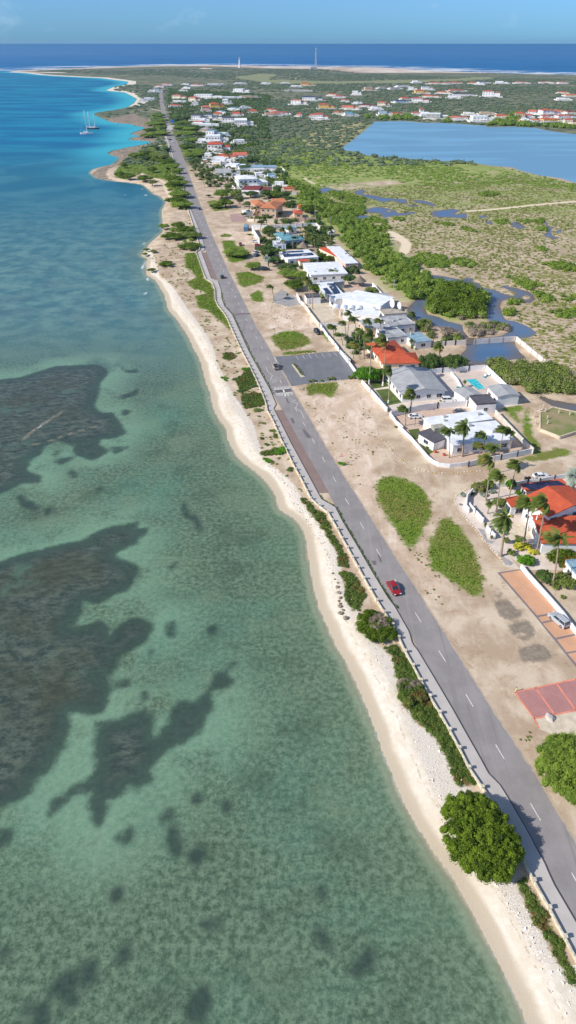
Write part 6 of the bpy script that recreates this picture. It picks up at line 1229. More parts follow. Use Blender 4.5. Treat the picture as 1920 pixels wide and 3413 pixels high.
# ruin in the marsh
def ruin():
    g = GP(c8([(1160,1035),(1320,1098),(1500,1040),(1449,900),(1270,862),(1160,905)]), LAND+.9); c = g[0]; g = [(x-c[0], y-c[1]) for x, y in g]; r = empty('foundation_ruin', (*c, LAND), 0, 'unfinished concrete foundation overgrown with grass in the bare earth', 'ruin')
    mb = MB()
    for a, b in zip(g, g[1:]+g[:1]): mb.obox(a, b, .35, -.3, 1.0)
    mb.build('foundation_wall', mBeigeC, r); MB().prism([(x*.97+.2, y*.97+.2) for x, y in g], .3, .82).build('grass_fill', M('grass_fill', sc(108,124,62), .95, .35, .16, .5, col2=sc(160,140,112)), r)
    for q in c8([(1110,945),(1122,1002),(1180,885),(1155,895),(1215,1015),(1305,930),(1197,918),(1392,945),(1213,975)]):
        x, y = G(*q); x -= c[0]; y -= c[1]; MB().box(x-.16,x+.16,y-.16,y+.16,-.2,2.0).box(x-.5,x+.5,y-.5,y+.5,-.2,.12).build('column_stub', mBeigeC, r)
    a, b = GP(c8([(1160,1035),(1320,1098)]), LAND); 
ruin()
# ------------------------------------------------------------------ vehicles
car(1312,1966,285.5,'sedan','red','dark red sedan driving towards the camera on the coastal road'); car(918,1226,103,'pickup','tan','tan and silver pickup truck driving past the car park')
car(741,926,102,'hatch','green','dark green car driving away on the road above the brick bays'); car(665,698,103,'hatch','blue','dark blue car on the road beside the shady trees')
car(1861,2073,117,'suv','silver','silver-blue hatchback parked on the peach paving'); car(1058,1111,290,'suv','black','black SUV parked by the long white wall above the grass oval')
car(1383,1393,4,'sedan','white','white sedan parked beside the rear wing of the flat-roofed house'); car(1533,1377,8,'sedan','grey','grey sedan parked under the divider wall'); car(1493,1338,2,'suv','white','white jeep parked at the garage of the grey gabled house')
car(1801,1592,6,'sedan','white','white sedan parked behind the balustrade of the orange-red villa'); car(802,818,280,'hatch','maroon','small dark red car on the sandy lot beside the grass'); car(851,808,0,'hatch','white','white hatchback parked by the slanting white wall')
car(860,821,0,'hatch','red','red hatchback parked below the white hatchback'); car(862,832,10,'suv','black','black car parked below the red hatchback'); car(853,843,60,'hatch','white','white car parked at the dark round tree'); car(855,854,60,'sedan','blue','blue car half in the shade of the dark round tree')
car(886,901,0,'suv','black','black car in tree shade beside the flat-crowned tree'); car(823,712,5,'van','silver','silver van under the white carport')
for q in ((577,474,282,'hatch','white','white car on the far road, opposite the parapet start'),(568,491,102,'suv','maroon','dark red car parked on the far promenade side'),(572,499,102,'hatch','white','white car parked just behind the dark red one'),(561,465,20,'hatch','white','white car at the seaward end of the far parapet'),(568,467,20,'hatch','black','black car at the seaward end of the far parapet'),
 (577,448,282,'van','white','white van on the road before the wide green tree'),(553,404,100,'hatch','white','white car on the road near the blue board'),(542,342,100,'hatch','grey','grey car on the farthest road stretch'),(558,350,20,'hatch','white','white car beside the orange-roofed roadside house'),(668,490,60,'suv','blue','blue car in the village parking'),(593,457,0,'sedan','black','black car under the wide green tree'),(610,457,0,'van','white','white van under the wide green tree'),(547,403,100,'hatch','silver','silver car on the left lane near the blue board')):
    car(*q)
# ------------------------------------------------------------------ palms
PP = [make_palm(s, 11.0, 1.0) for s in (1,2,3,4)]; PF = [make_palm(21, 8.0, 0.5, 30, 2.9, fan=True), make_palm(22, 5.0, 0.35, 26, 2.2, fan=True)]
PS = make_palm(31, 3.2, 0.2, 24, 2.0, fan=True, mat=lfSilver); PW = make_palm(5, 11.0, 1.0, painted=True)
for p in PP+PF+[PS, PW]: p.location = (0, -400, -50)
def palm(px, py, ty, label, group, proto=0, rz=0.0, used={}):
    src = {'f': PF[0], 's': PF[1], 'v': PS, 'w': PW}.get(proto) if isinstance(proto, str) else PP[proto % 4]
    base = {'f': 8.0, 's': 5.0, 'v': 3.2}.get(proto, 11.0); top = max(2.5, top_z(px, py, ty)); s = top/(base+1.0)
    o = src if src.name not in used else copy_tree(src); used[src.name if o is not src else src.name] = 1
    x, y = G(px, py); o.location = (x, y, LAND); s = min(s, 1.6); hs = min(max(s, .95), 1.15) if py > 720 else 1.3; o.scale = (hs, hs, s) if proto not in ('v','s') else (s, s, s); o.rotation_euler = (0, 0, rz); tag(o, label, 'palm', group); return o
gH = 'wind-blown coconut palms around the houses'
NEAR = [(k6([(570,365)])[0],k6([(0,85)])[0][1],'slim coconut palm with yellowing fronds before the grey porch roof',0),(k6([(695,352)])[0],k6([(0,30)])[0][1],'thick date palm with a grey crown in front of the broad white roof','f'),
 (k6([(1050,338)])[0],k6([(0,75)])[0][1],'coconut palm behind the dark-banded wall, middle of the clump',1),(k6([(1150,318)])[0],k6([(0,90)])[0][1],'coconut palm behind the dark-banded wall, right of the clump',2),
 (k6([(925,775)])[0],k6([(0,340)])[0][1],'tall coconut palm with a leaning trunk at the curved corner wall',3),(k6([(998,520)])[0],k6([(0,245)])[0][1],'coconut palm standing in the dirt road mouth beside the dark-banded wall',0),(k6([(1145,765)])[0],k6([(0,408)])[0][1],'tall coconut palm beside the clipped round shrub',1),
 (k6([(1022,905)])[0],k6([(0,505)])[0][1],'tall slender palm in the agave garden, right of the leaning one',2),(k6([(900,335)])[0],k6([(0,120)])[0][1],'coconut palm behind the dark-banded wall, left of the clump',3),(k6([(850,400)])[0],k6([(0,235)])[0][1],'short coconut palm at the bend of the white wall',1),
 (k6([(940,905)])[0],k6([(0,785)])[0][1],'short stout palm in the cactus garden','s'),(k7([(580,1150)])[0],k7([(0,672)])[0][1],'stout palm with a dense crown at the lower balustrade','f'),
 (k7([(840,1020)])[0],k7([(0,490)])[0][1],'slender palm in front of the glass doors of the villa',2),(k7([(990,1110)])[0],k7([(0,465)])[0][1],'tall palm leaning over the orange-red roof',3),(p8([(1085,690)])[0],k7([(0,915)])[0][1],'palm with drooping fronds at the forecourt wall',0),
 (k4([(612,765)])[0],k4([(0,395)])[0][1],'palm with a whitewashed foot on the clipped lawn','w'),(k4([(553,586)])[0],k4([(0,75)])[0][1],'tallest palm with a whitewashed foot beside the grey gabled roof','w'),(k4([(410,570)])[0],k4([(0,-5)])[0][1],'very tall curved palm at the car park corner','w'),
 (k4([(835,860)])[0],k4([(0,635)])[0][1],'palm at the divider wall, left of a pair',1),(k4([(855,850)])[0],k4([(0,680)])[0][1],'palm at the divider wall, right of a pair',2),(k4([(790,1003)])[0],k4([(0,790)])[0][1],'bushy palm at the gap between the two white walls',3),
 (k4([(1142,390)])[0],k4([(0,135)])[0][1],'brownish palm between two dark round trees','f'),(k5([(815,275)])[0],k5([(0,228)])[0][1],'small fan palm beside the pool','s')]
for i, (b, t, lab, pr) in enumerate(NEAR): palm(b[0], b[1], t, lab, gH, pr, random.Random(i).uniform(-.35,.35))
G3 = [(1385,770,520),(1225,670,450),(910,700,510),(795,750,510),(650,770,490),(560,720,440),(420,740,570),(545,700,540),(510,790,670),(620,930,770),(735,930,640),(925,940,710),(820,900,800),(680,760,620),(440,700,600),(690,940,780)]
L3 = ['palm at the end of the annex roof by the marsh','palm beside the pale grey roof at the pond','palm before the tan guest house, right one','palm before the tan guest house, left one','dense tall palm in the middle of the palm garden','palm left of the dense tall one in the palm garden','leftmost bushy palm of the palm garden','slim palm behind the leftmost bushy palm','low palm in the palm garden nearest the white wall','palm at the foot of the palm garden by the car park wall','palm on the left of the orange roof','palm in front of the orange roof','low palm at the left corner of the orange roof','short palm between the dense tall one and the orange roof','palm behind the long white wall, upper end','low palm beside the one at the car park wall']
for i, ((x_, y_, t_), lab) in enumerate(zip(G3, L3)): b = k3([(x_,y_)])[0]; palm(b[0], b[1], k3([(0,t_)])[0][1], lab, 'palms of the garden behind the long white wall', i, random.Random(50+i).uniform(-.4,.4))
b = k3([(1225,830)])[0]; palm(*b, k3([(0,725)])[0][1], 'small fan palm beside the bluish annex roof', gH, 's'); b = k3([(662,400)])[0]; palm(*b, k3([(0,298)])[0][1], 'small palm rising over the white vaults', gH, 1)
b = y2([(440,525)])[0]; palm(*b, y2([(0,380)])[0][1], 'single palm beside the grey gravel patch', gH, 2); b = y2([(818,610)])[0]; palm(*b, y2([(0,330)])[0][1], 'tall leaning palm of the pair by the gatehouse, right one', gH, 3); b = y2([(790,560)])[0]; palm(*b, y2([(0,300)])[0][1], 'tall leaning palm of the pair by the gatehouse, left one', gH, 0)
b = y2([(1225,275)])[0]; palm(*b, y2([(0,195)])[0][1], 'palm between the white flat roof and the mangroves', gH, 1); b = y2([(575,510)])[0]; palm(*b, y2([(0,465)])[0][1], 'small spiky palm on the grey gravel patch', gH, 's')
b = z1([(490,905)])[0]; palm(*b, z1([(0,765)])[0][1], 'silver fan palm at the corner of the tree-shaded parking', gH, 'v'); b = k7([(1400,420)])[0]; o = palm(*b, k7([(0,140)])[0][1], 'large silver fan palm at the right edge behind the garage', gH, 'v')
Z1 = [(300,600,510),(420,660,560),(415,480,350),(470,440,320),(600,690,560),(670,700,440),(700,690,585),(785,690,415),(840,680,540),(1000,690,550),(1050,740,550),(1150,700,560),(1225,740,540),(1232,660,440),(1050,520,410),(880,480,420),(690,400,330),(720,370,330),(640,830,690),(560,560,440),(590,640,520),(520,560,450),(950,560,470),(1010,620,500),(1080,640,520),(930,500,420),(450,620,540),(1160,560,440)]
for i, (x_, y_, t_) in enumerate(Z1): b = z1([(x_,y_)])[0]; palm(b[0], b[1], z1([(0,t_)])[0][1], 'coconut palm in the grove around the teal-roofed house', 'palms of the teal-roofed house', i, random.Random(90+i).uniform(-.5,.5))
Z2 = [(265,270,150),(310,265,140),(350,255,130),(400,240,120),(370,190,70),(250,140,30),(290,150,40),(540,200,80),(560,230,130),(600,190,90),(640,190,70),(715,190,20),(760,250,200),(840,300,220),(700,240,200),(830,560,400),(770,560,420),(890,590,480),(910,620,500),(1080,830,690),(1150,860,690),(1060,900,760),(1150,230,60),(1210,250,120),(1270,260,150),(1400,280,140),(1340,240,100),(890,130,50),(940,140,60),(970,130,80),(1240,930,860),(1390,950,860),(930,740,600),(980,740,560),(1250,520,460),(1120,440,400),(1160,450,410)]
for i, (x_, y_, t_) in enumerate(Z2): b = z62([(x_,y_)])[0]; palm(b[0], b[1], z62([(0,t_)])[0][1], 'palm of the mixed planting between the tan villa and the white flat-roofed houses', 'palms north of the tan villa', i, random.Random(140+i).uniform(-.6,.6))
Z3 = [(370,900,800),(430,890,760),(400,830,740),(480,940,870),(550,1000,900),(600,850,760),(620,800,720),(520,830,740),(545,880,790),(640,720,640),(690,720,650),(830,560,380),(880,480,400),(640,620,520),(700,600,520),(720,620,540),(830,700,600),(910,640,540),(870,780,640),(930,560,430),(960,520,430),(1350,850,760),(1380,860,780),(430,420,330),(450,450,340),(400,430,340),(260,160,90),(330,230,150),(580,190,120),(640,350,300),(780,650,560),(560,560,480),(350,690,600),(790,900,820),(900,940,830),(950,930,850),(380,960,880),(460,1010,930),(640,1000,930)]
for i, (x_, y_, t_) in enumerate(Z3): b = z56([(x_,y_)])[0]; palm(b[0], b[1], z56([(0,t_)])[0][1], 'small far palm among the white houses of the village', 'palms of the village', i, random.Random(190+i).uniform(-.6,.6))
# ------------------------------------------------------------------ trees and shrubs that stand apart
TP = [make_tree('tree', '', 'tree', 5.0, 2.7, 0.8, s, m, 24, 120, .42, stems=2) for s, m in ((11,lfTree),(12,lfBush),(13,lfDark),(14,lfTree),(15,lfDry))]
SH = [make_tree('shrub', '', 'shrub', 1.2, .7, .15, s, m, 9, 70, .28, stems=2) for s, m in ((16,lfBush),(17,lfDark),(18,lfHedge),(19,lfYel),(20,lfDry),(24,lfSilver))]
for p in TP+SH: p.location = (0,-420,-50)
USED = set()
def plant(src, px, py, rad, h, label, cat, group, rz=0.0, ry=None, base=5.0, bh=5.6):
    o = src if src.name not in USED else copy_tree(src); USED.add(src.name); x, y = G(px, py)
    o.location = (x, y, LAND); o.scale = (rad/base, (ry or rad)/base, h/bh); o.rotation_euler = (0,0,rz); tag(o, label, cat, group); return o
def tree(px, py, rpx, h, k, label, group=None, ry=None):
    x, y = G(px, py); dep = y*_cp+(CAM_H-LAND)*_sp; return plant(TP[k], px, py, rpx*dep/FPX, h, label, 'tree', group, random.Random(int(px*7+py)).uniform(0,6.28) if ry is None else 0, ry)
# the three big coastal crowns are built on their own, leaf by leaf
def big_bush(px, py, rx, ry, h, rz, label, mat, leaf, seed, n=60, per=260, cat='tree', name='tree', dead=None):
    rg = random.Random(seed); rs = np.random.RandomState(seed); x, y = G(px, py); r = empty(name, (x, y, LAND), R(rz), label, cat); lob = [(0,0,h*.45,rx*.84,ry*.84,h*.46)]; dl = []
    for i in range(n):
        a = rg.uniform(0, 6.283); q = math.sqrt(rg.random())*.9; zc = h*.22+(h*.55)*math.sqrt(max(0, 1-q*q))*rg.uniform(.6,1.0); s = rg.uniform(.08,.26)*(.55 if n > 200 else 1)
        L1 = (math.cos(a)*q*rx, math.sin(a)*q*ry, zc, rx*s, rx*s*rg.uniform(.8,1.2), h*(.26 if n <= 200 else rg.uniform(.12,.24)))
        (dl if dead and dead(L1[0]/rx, L1[1]/ry, rg) else lob).append(L1)
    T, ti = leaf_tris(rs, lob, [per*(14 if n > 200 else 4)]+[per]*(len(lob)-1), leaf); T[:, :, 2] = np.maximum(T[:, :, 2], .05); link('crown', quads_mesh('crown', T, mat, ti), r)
    if dl: T, ti = leaf_tris(rs, dl, per, leaf*.7, core=False); link('dry_twigs', quads_mesh('dry_twigs', T, lfDead, ti), r)
    mb = MB()
    for i in range(6): a = i*1.05; mb.tube([(math.cos(a)*.3,math.sin(a)*.3,-.2),(math.cos(a)*rx*.25,math.sin(a)*ry*.25,h*.3),(math.cos(a)*rx*.55,math.sin(a)*ry*.55,h*.6)], [.2,.13,.06], 6)
    mb.build('trunk', mBark, r); return r
big_bush(1592,2812,6.0,7.6,5.2,18,'huge rounded green tree between the beach and the promenade', lfBush, .2, 71, 330, 230)
big_bush(1905,2590,6.6,6.8,5.5,10,'broad feathery green tree at the right edge beside the road', lfTree, .18, 72, 330, 210)
big_bush(1254,2096,4.2,5.0,1.9,20,'sea grape thicket with a dry grey middle beside the promenade', lfBush, .26, 73, 70, 200, 'shrub', 'shrub', dead=lambda u, v, g: (u-.1)**2+(v-.1)**2 < .32)
big_bush(1365,2312,3.0,3.4,1.6,20,'half-dry brown shrub with grey twigs by the parapet', lfCreep, .24, 74, 40, 170, 'shrub', 'shrub', dead=lambda u, v, g: v > .1 and g.random() < .8)
big_bush(1222,1268,5.2,4.6,4.8,0,'bright green spreading tree at the car park corner', lfHedge, .34, 75, 60, 150); big_bush(1270,1262,3.6,3.2,3.6,0,'dull green tree between the orange and the grey roofs', lfDark, .34, 76, 36, 130)
big_bush(1432,1228,4.8,4.4,5.6,0,'dark round tree left of the brownish palm', lfDark, .36, 77, 50, 140); big_bush(1508,1230,5.2,4.6,5.4,0,'dark round tree right of the brownish palm', lfDark, .36, 78, 50, 140)
big_bush(1900,1885,5.4,3.2,3.2,-20,'flowering hedge tree with yellowish leaves below the orange-red roof', leaf_mat('hibiscus_leaf', sc(48,72,18), sc(116,136,32), sc(150,96,40)), .28, 79, 50, 150); big_bush(1815,1935,2.6,2.2,2.2,0,'dark green shrub beside the drooping palm', lfDark, .26, 80, 30, 130, 'shrub', 'shrub'); big_bush(1872,1945,3.2,2.6,2.2,0,'olive green shrub between the drooping palm and the blue-roofed building', lfDry, .26, 81, 36, 130, 'shrub', 'shrub')
big_bush(1748,1876,2.3,1.8,1.8,0,'bright green rounded bush at the end of the white forecourt wall', lfHedge, .2, 82, 30, 140, 'shrub', 'shrub')
big_bush(1740,1828,2.2,1.5,1.3,0,'yellow-leaved bush beside the slender palm', lfYel, .22, 83, 26, 120, 'shrub', 'shrub'); big_bush(1775,1844,1.3,1.0,1.0,0,'small yellow-leaved bush at the foot of the leaning palm', lfYel, .2, 84, 18, 100, 'shrub', 'shrub')
big_bush(1596,1636,2.4,2.0,2.2,0,'golden green bush at the curved corner wall', lfDry, .24, 85, 30, 120, 'shrub', 'shrub'); big_bush(1625,1625,1.8,1.6,2.4,0,'green bush right of the golden green one', lfTree, .24, 86, 26, 120, 'shrub', 'shrub'); big_bush(1666,1684,2.3,1.8,1.8,0,'yellow-green bush beside the sunroom', lfDry, .24, 87, 26, 120, 'shrub', 'shrub'); big_bush(1738,1650,2.0,1.5,1.2,0,'low bush in front of the solar garage', lfHedge, .22, 88, 22, 110, 'shrub', 'shrub')
big_bush(1700,1630,1.4,1.3,3.0,0,'clipped rounded topiary shrub behind the agaves', lfHedge, .16, 89, 26, 200, 'shrub', 'shrub')
S2T = [(620,450,60,3),(760,430,70,1),(850,440,50,0),(740,490,60,2),(880,510,60,1),(1000,530,90,1),(490,575,35,1),(830,630,45,1),(440,690,50,1),(550,712,58,1),(740,735,75,1),(950,460,95,4),(1050,590,80,0),(1110,640,60,0),(1100,740,90,1),(1160,790,80,0),(1060,815,70,1),(1150,930,95,0),(1100,1010,90,1),(1200,1060,90,0),(820,790,45,4),(790,140,60,1),(900,180,95,0),(760,210,60,3),(960,120,35,2),(850,60,90,0),(1000,380,40,2),(880,365,30,2),(960,20,50,0),(900,-40,70,3),(1230,180,115,0),(1330,110,90,2),(1150,110,70,3),(1290,265,60,0),(1240,345,70,1),(1330,410,115,0),(1310,540,32,2),(1420,190,70,2),(1190,50,70,3)]
for i, (x_, y_, r_, k) in enumerate(S2T): b = s2([(x_,y_)])[0]; tree(b[0], b[1]+2, r_/3.6225*1.4, 5.4, k, 'green tree on the seaward side of the far road' if x_ < 1215 else 'green tree on the village side of the far road', 'trees on the far headland' if x_ < 1215 else 'roadside trees by the village')
S4T = [(480,130,115,1,3.2,'dense round bush at the top of the beach'),(640,70,90,1,4.5,'bright green tree beside the promenade bushes'),(690,130,100,4,4.0,'half-bare grey tree beside the promenade'),(700,250,125,1,2.6,'wide low bush at the end of the promenade trees'),(415,455,85,1,2.0,'low green bush alone on the sand'),(240,525,48,1,1.5,'small bush at the tip of the beach'),(180,275,38,1,1.2,'small bush on the beach spur, upper one'),(255,300,40,4,1.6,'grey-green bush on the beach spur, right one'),(155,325,35,1,1.0,'small bush on the beach spur, lower one'),(380,8,60,0,3.0,'tree at the waterline above the beach'),(560,10,80,1,4.0,'green tree above the dense round bush'),(780,130,60,4,3.5,'sparse tree touching the promenade')]
for x_, y_, r_, k, h_, lab in S4T: b = s4([(x_,y_)])[0]; tree(b[0], b[1], r_/3.6225*1.2, h_*1.1, k, lab, 'bushes at the top of the beach')
MT = [(z62,[(560,560,120,1,6.5,'big spreading tree in front of the silver palms'),(520,430,110,3,6.5,'green tree behind the big spreading tree'),(640,400,90,2,6,'dark tree left of the silver palms'),(430,570,90,1,3,'low green mound by the sandy lot'),(322,420,34,2,2.5,'small round bush by the roadside garden'),(720,440,80,4,7,'greyish tree with pale fronds'),(760,520,60,2,6,'dark slim tree behind the tan villa'),(920,420,90,2,5,'dark tree under the long red roof'),(1150,420,100,2,6,'dark green tree behind the tan villa, left'),(1290,430,100,1,6,'green tree behind the tan villa, middle'),(1400,440,90,2,6,'dark green tree behind the tan villa, right'),(1300,340,60,2,5,'dark tree among the palms north of the tan villa')]),
 (z1,[(470,790,125,2,6.5,'dark round tree shading the parked cars'),(110,780,150,0,4.5,'wide flat-crowned tree on the grass by the road'),(300,930,100,0,3.5,'flat-crowned tree beside the black car'),(1120,820,60,1,4,'tree between the solar roof and the long white roof'),(1020,860,55,2,3,'dark bush before the solar roof'),(1220,830,60,1,3,'green bush beside the orange strip'),(560,870,90,2,4,'dark tree left of the solar roof'),(640,780,60,0,5,'light tree at the corner of the solar roof'),(850,860,60,2,3,'hedge tree below the solar roof'),(480,500,60,1,5,'green tree by the white slanting wall'),(720,180,80,2,4,'dark trees behind the low tan wing'),(1000,260,110,1,6,'large green tree right of the orange cottages'),(920,240,70,1,5,'green tree between the orange cottages'),(690,130,70,2,5,'tree beyond the tan hip roofs'),(630,290,34,1,3,'clipped round tree before the tan villa'),(190,300,30,2,3,'small round tree by the carport')]),
 (y2,[(600,310,110,0,4.5,'broad tree in front of the wide white roof, left'),(640,420,100,1,5,'broad tree in front of the wide white roof, lower'),(860,440,75,1,4,'olive green tree left of the blue solar array'),(1000,310,85,1,4.5,'bright tree in front of the wide white roof'),(1170,365,60,2,4.5,'round tree left of the thatched hut'),(940,505,50,0,2,'low hedge by the white gatehouse'),(1390,450,60,4,3,'shrubs behind the thatched hut'),(700,330,60,0,5,'tree behind the pair of leaning palms')]),
 (z56,[(370,700,150,0,6,'very wide tree beside the road north of the palms'),(700,720,80,2,5,'dark tree at the white wall'),(1100,900,90,2,6,'dark tree beside the small thatched hut'),(1180,780,90,2,6,'dark tree before the green field'),(300,330,90,0,6,'tree between the road and the dark-roofed pair'),(720,310,70,2,5,'dark tree in the village middle'),(880,400,70,2,5,'dark tree right of the stepped white house'),(1000,640,80,0,4,'green tree by the salmon lean-to'),(160,200,70,2,7,'dark tree near the blue board'),(260,180,60,2,7,'dark tree right of the one near the blue board'),(100,140,50,0,5,'tree by the blue board'),(700,220,50,2,4,'dark tree below the dark-roofed pair'),(1100,440,60,0,5,'green tree at the village edge, upper'),(1150,560,80,1,5,'green tree at the village edge, lower')])]
for f, rows in MT:
    for x_, y_, r_, k, h_, lab in rows: b = f([(x_,y_)])[0]; s_ = {z62:4.262, z56:4.262, z1:3.6225, y2:2.898}[f]; tree(b[0], b[1], r_/s_*1.1, h_, k, lab, 'garden and street trees')
# shrubs of the car park edge, gardens and cacti
def shrub(px, py, rad, h, k, label, group='garden shrubs'): plant(SH[k], px, py, rad, h, label, 'shrub', group, random.Random(int(px)).uniform(0,6), None, 1.2, 1.5)
for x_, y_, r_, h_, k, lab in [(630,628,.6,.8,1,'dark shrub at the near edge of the car park, leftmost'),(663,618,.6,.8,4,'olive shrub at the near edge of the car park'),(692,620,.6,.7,1,'dark shrub right of the olive one at the car park'),(770,622,.6,.7,2,'bright green ball shrub at the near edge of the car park'),(855,600,.7,.9,4,'first of the two olive shrubs by the car park'),(905,595,.9,1.0,4,'second olive shrub by the car park, the wider'),(1105,585,1.1,1.0,4,'reddish-brown bush at the car park corner'),(1150,585,.8,.9,1,'small dark bush at the car park corner'),(612,275,.5,.6,1,'tiny dark shrub on the far edge of the car park, left'),(685,268,.5,.6,1,'tiny dark shrub on the far edge of the car park, right'),(1010,1618,1.1,.6,2,'low green bush around the warning sign pole')]:
    b = z3([(x_,y_)])[0]; shrub(*b, r_, h_, k, lab, 'shrubs around the car park')
for x_, y_, r_, h_, k, lab in [(155,455,.9,.9,5,'blue agave outside the corner wall'),(120,560,.4,.4,5,'tiny agave on the gravel'),(380,455,1.0,1.0,5,'blue agave left of the leaning trunk'),(470,425,1.1,1.0,5,'largest blue agave in the garden'),(250,450,.8,.8,1,'dark shrub inside the corner wall'),(690,700,.6,.7,3,'yellow-green shrub beside the sunroom'),(670,770,.8,.6,3,'yellowish hedge piece on the terrace'),(650,860,.7,.7,1,'dark hedge piece by the terrace'),(600,900,.8,1.2,2,'green shrub beside the stout palm'),(640,1000,.8,1.8,4,'tall green cactus clump by the stout palm'),(700,1130,1.1,1.3,4,'wide green cactus clump in grey gravel'),(400,830,.4,2.0,4,'column cactus at the balustrade'),(470,960,.4,1.4,4,'column cactus in the grey gravel bed'),(800,960,1.3,.8,4,'curved hedge below the terrace'),(760,1000,.9,.7,1,'dark hedge left of the yellow bush')]:
    b = k7([(x_,y_)])[0]; shrub(*b, r_, h_, k, lab, 'plants of the cactus garden')
for x_, y_, r_, h_, k, lab in [(790,820,1.2,1.2,4,'olive shrub at the foot of the date palm'),(740,825,.7,.7,1,'round shrub by the white porch steps'),(510,785,.6,.6,4,'small shrub on the strip of lawn'),(245,610,.6,.4,4,'small weed tuft on the pale lot'),(180,245,.7,1.0,2,'shrub at the corner of the grey gabled house'),(625,395,.5,.5,1,'little shrub beside the white jeep')]:
    b = k5([(x_,y_)])[0]; shrub(*b, r_, h_, k, lab)
for x_, y_, r_, h_, k, lab in [(1150,730,1.0,.8,4,'low bush on the pale gravel below the olive shrub'),(1240,870,.7,.5,4,'small round bush on the pale gravel')]:
    b = p8([(x_,y_)])[0]; shrub(*b, r_, h_, k, lab)
# low plants of the backshore between sand and parapet
for f, x_, y_, r_, h_, k, lab in [(z2,390,400,1.3,.5,2,'round green shrub on the pale backshore'),(z2,405,432,.8,.4,2,'small green shrub just below the round one'),(z2,800,795,1.7,.4,4,'spreading olive shrub on bare sand'),(z2,808,862,.6,.3,4,'tiny olive shrub below the spreading one'),(z2,955,1042,.8,.4,4,'small shrub left of the parapet, middle beach'),(z2,1010,1102,.9,.4,1,'dark little shrub touching the parapet'),(z2,838,1130,.8,.4,1,'small dark shrub on the rubble edge'),(z2,910,1205,.9,.4,1,'small dark shrub above the long green one'),(z2,915,1395,1.4,.6,2,'round green shrub alone below the long green one'),(z2,1060,1285,2.2,.8,2,'long green shrub beside the parapet'),(z2,1190,1510,1.2,.4,1,'flat dark shrub beside the parapet, lowest'),(z2,660,300,1.8,.7,2,'light green shrub under the bare tree'),(z2,740,505,1.5,.5,1,'dark green shrub beside the parapet, upper'),(z2,520,420,1.4,.4,1,'low dark shrub on the backshore by the pale scar'),(z2,580,560,1.3,.4,1,'low shrub above the long dry thicket')]:
    b = f([(x_,y_)])[0]; shrub(*b, r_, h_, k, lab, 'low shrubs of the backshore')
# unused prototypes never stay in the scene
for p in PP+PF+[PS,PW]+TP+SH:
    if p.location.y < -390:
        for c in children(p):
            bpy.data.objects.remove(c)
        bpy.data.objects.remove(p)
# ------------------------------------------------------------------ vegetation nobody could count
RS = np.random.RandomState(77)
def lobes_from(pts, rmin, rmax, hmin, hmax, z0=LAND, rs=RS, sink=.25):
    n = len(pts); r = rs.uniform(rmin, rmax, n); h = rs.uniform(hmin, hmax, n)*(.6+.4*r/rmax)
    return np.stack([pts[:,0], pts[:,1], z0+h*(1-sink)*.5, r, r*rs.uniform(.75,1.2,n), h*.62], 1)
def not_in(pts, *fns):
    k = np.ones(len(pts), bool)
    for f in fns: k &= f(pts[:,0], pts[:,1])
    return pts[k]
dry_ok = lambda x, y: pond_sdf(x, y) < -0.6
land_ok = lambda x, y: (shore_sdf(x, y, 30.0) > 8)&(lag_sdf(x, y) < -2)
OCC = np.array([[o.location.x, o.location.y] for o in bpy.data.objects if o.parent is None and o.get('category') in ('house','garage','carport','building')])
RD = interp_by_y(gRR, np.arange(0, 2200, 5.0)); RDL = interp_by_y(gRL, np.arange(0, 2200, 5.0))
def clear_ok(x, y, m=9.0):
    k = np.ones(x.shape, bool)
    for hx, hy in OCC: k &= (((x-hx)/1.15)**2+((y-hy+m*.35)/1.3)**2) > (m+hy*.0045)**2
    i = np.clip((y/5).astype(int), 0, len(RD)-1); k &= ~((x < RD[i]+4)&(x > RDL[i]-5)&(y < 2200)); return k
# grass blades on the lush patches and the strip beside the parapet
def grass(name, polys, dens, size, mat, label, seed, hh=.18, clump=0):
    rs = np.random.RandomState(seed); gs = [GP(p) for p in polys]; area = sum(abs(sum(g[i][0]*g[(i+1)%len(g)][1]-g[(i+1)%len(g)][0]*g[i][1] for i in range(len(g))))/2 for g in gs)
    n = int(area*dens); pts = scatter_in(rs, gs, n); sd_ = np.full(n, -3.0, np.float32)
    for q in gs: sd_ = np.maximum(sd_, sdf_poly(pts[:,0], pts[:,1], q, None, 3.0))
    wv_ = np.sin(pts[:,0]*1.7)*np.sin(pts[:,1]*1.3+pts[:,0]*.6); pts = pts[sd_ > rs.uniform(0,1.6,n)+wv_*.9]; pts = pts[:]; m = len(pts); a = rs.uniform(0, 6.28, m); s = rs.uniform(.6,1.4,m)*size
    B = np.stack([pts[:,0], pts[:,1], np.full(m, LAND)], 1); u = np.stack([np.cos(a), np.sin(a), 0*a], 1)*s[:,None]*.6; t = np.stack([rs.normal(size=m)*.4*s, rs.normal(size=m)*.4*s, s*rs.uniform(.4,1.0,m)*hh/.18], 1)
    T = np.stack([B-u, B+u, B+t], 1); tag(link(name, quads_mesh(name, T, mat, rs.uniform(0,1,m))), label, 'grass', None, 'stuff')
grass('grass', LUSH[2:7]+LUSH[7:11], 6, .3, lfGrass, 'rough bright grass on the oval islands beside the road', 1); grass('grass', LUSH[:2], 7, .4, lfGrass, 'lush green grass on the backshore beside the upper promenade', 2)
def strip_plants():
    gs = [GP(p) for p in STRIP]; pts = scatter_in(np.random.RandomState(4), gs, 1500); lob = lobes_from(pts, .25, .7, .15, .5, rs=np.random.RandomState(5)); stuff_leaves('ground_cover', lob, 26, .22, lfCreep, 6, 'low creeping plants between the white rubble and the parapet', 'ground cover', True)
strip_plants()
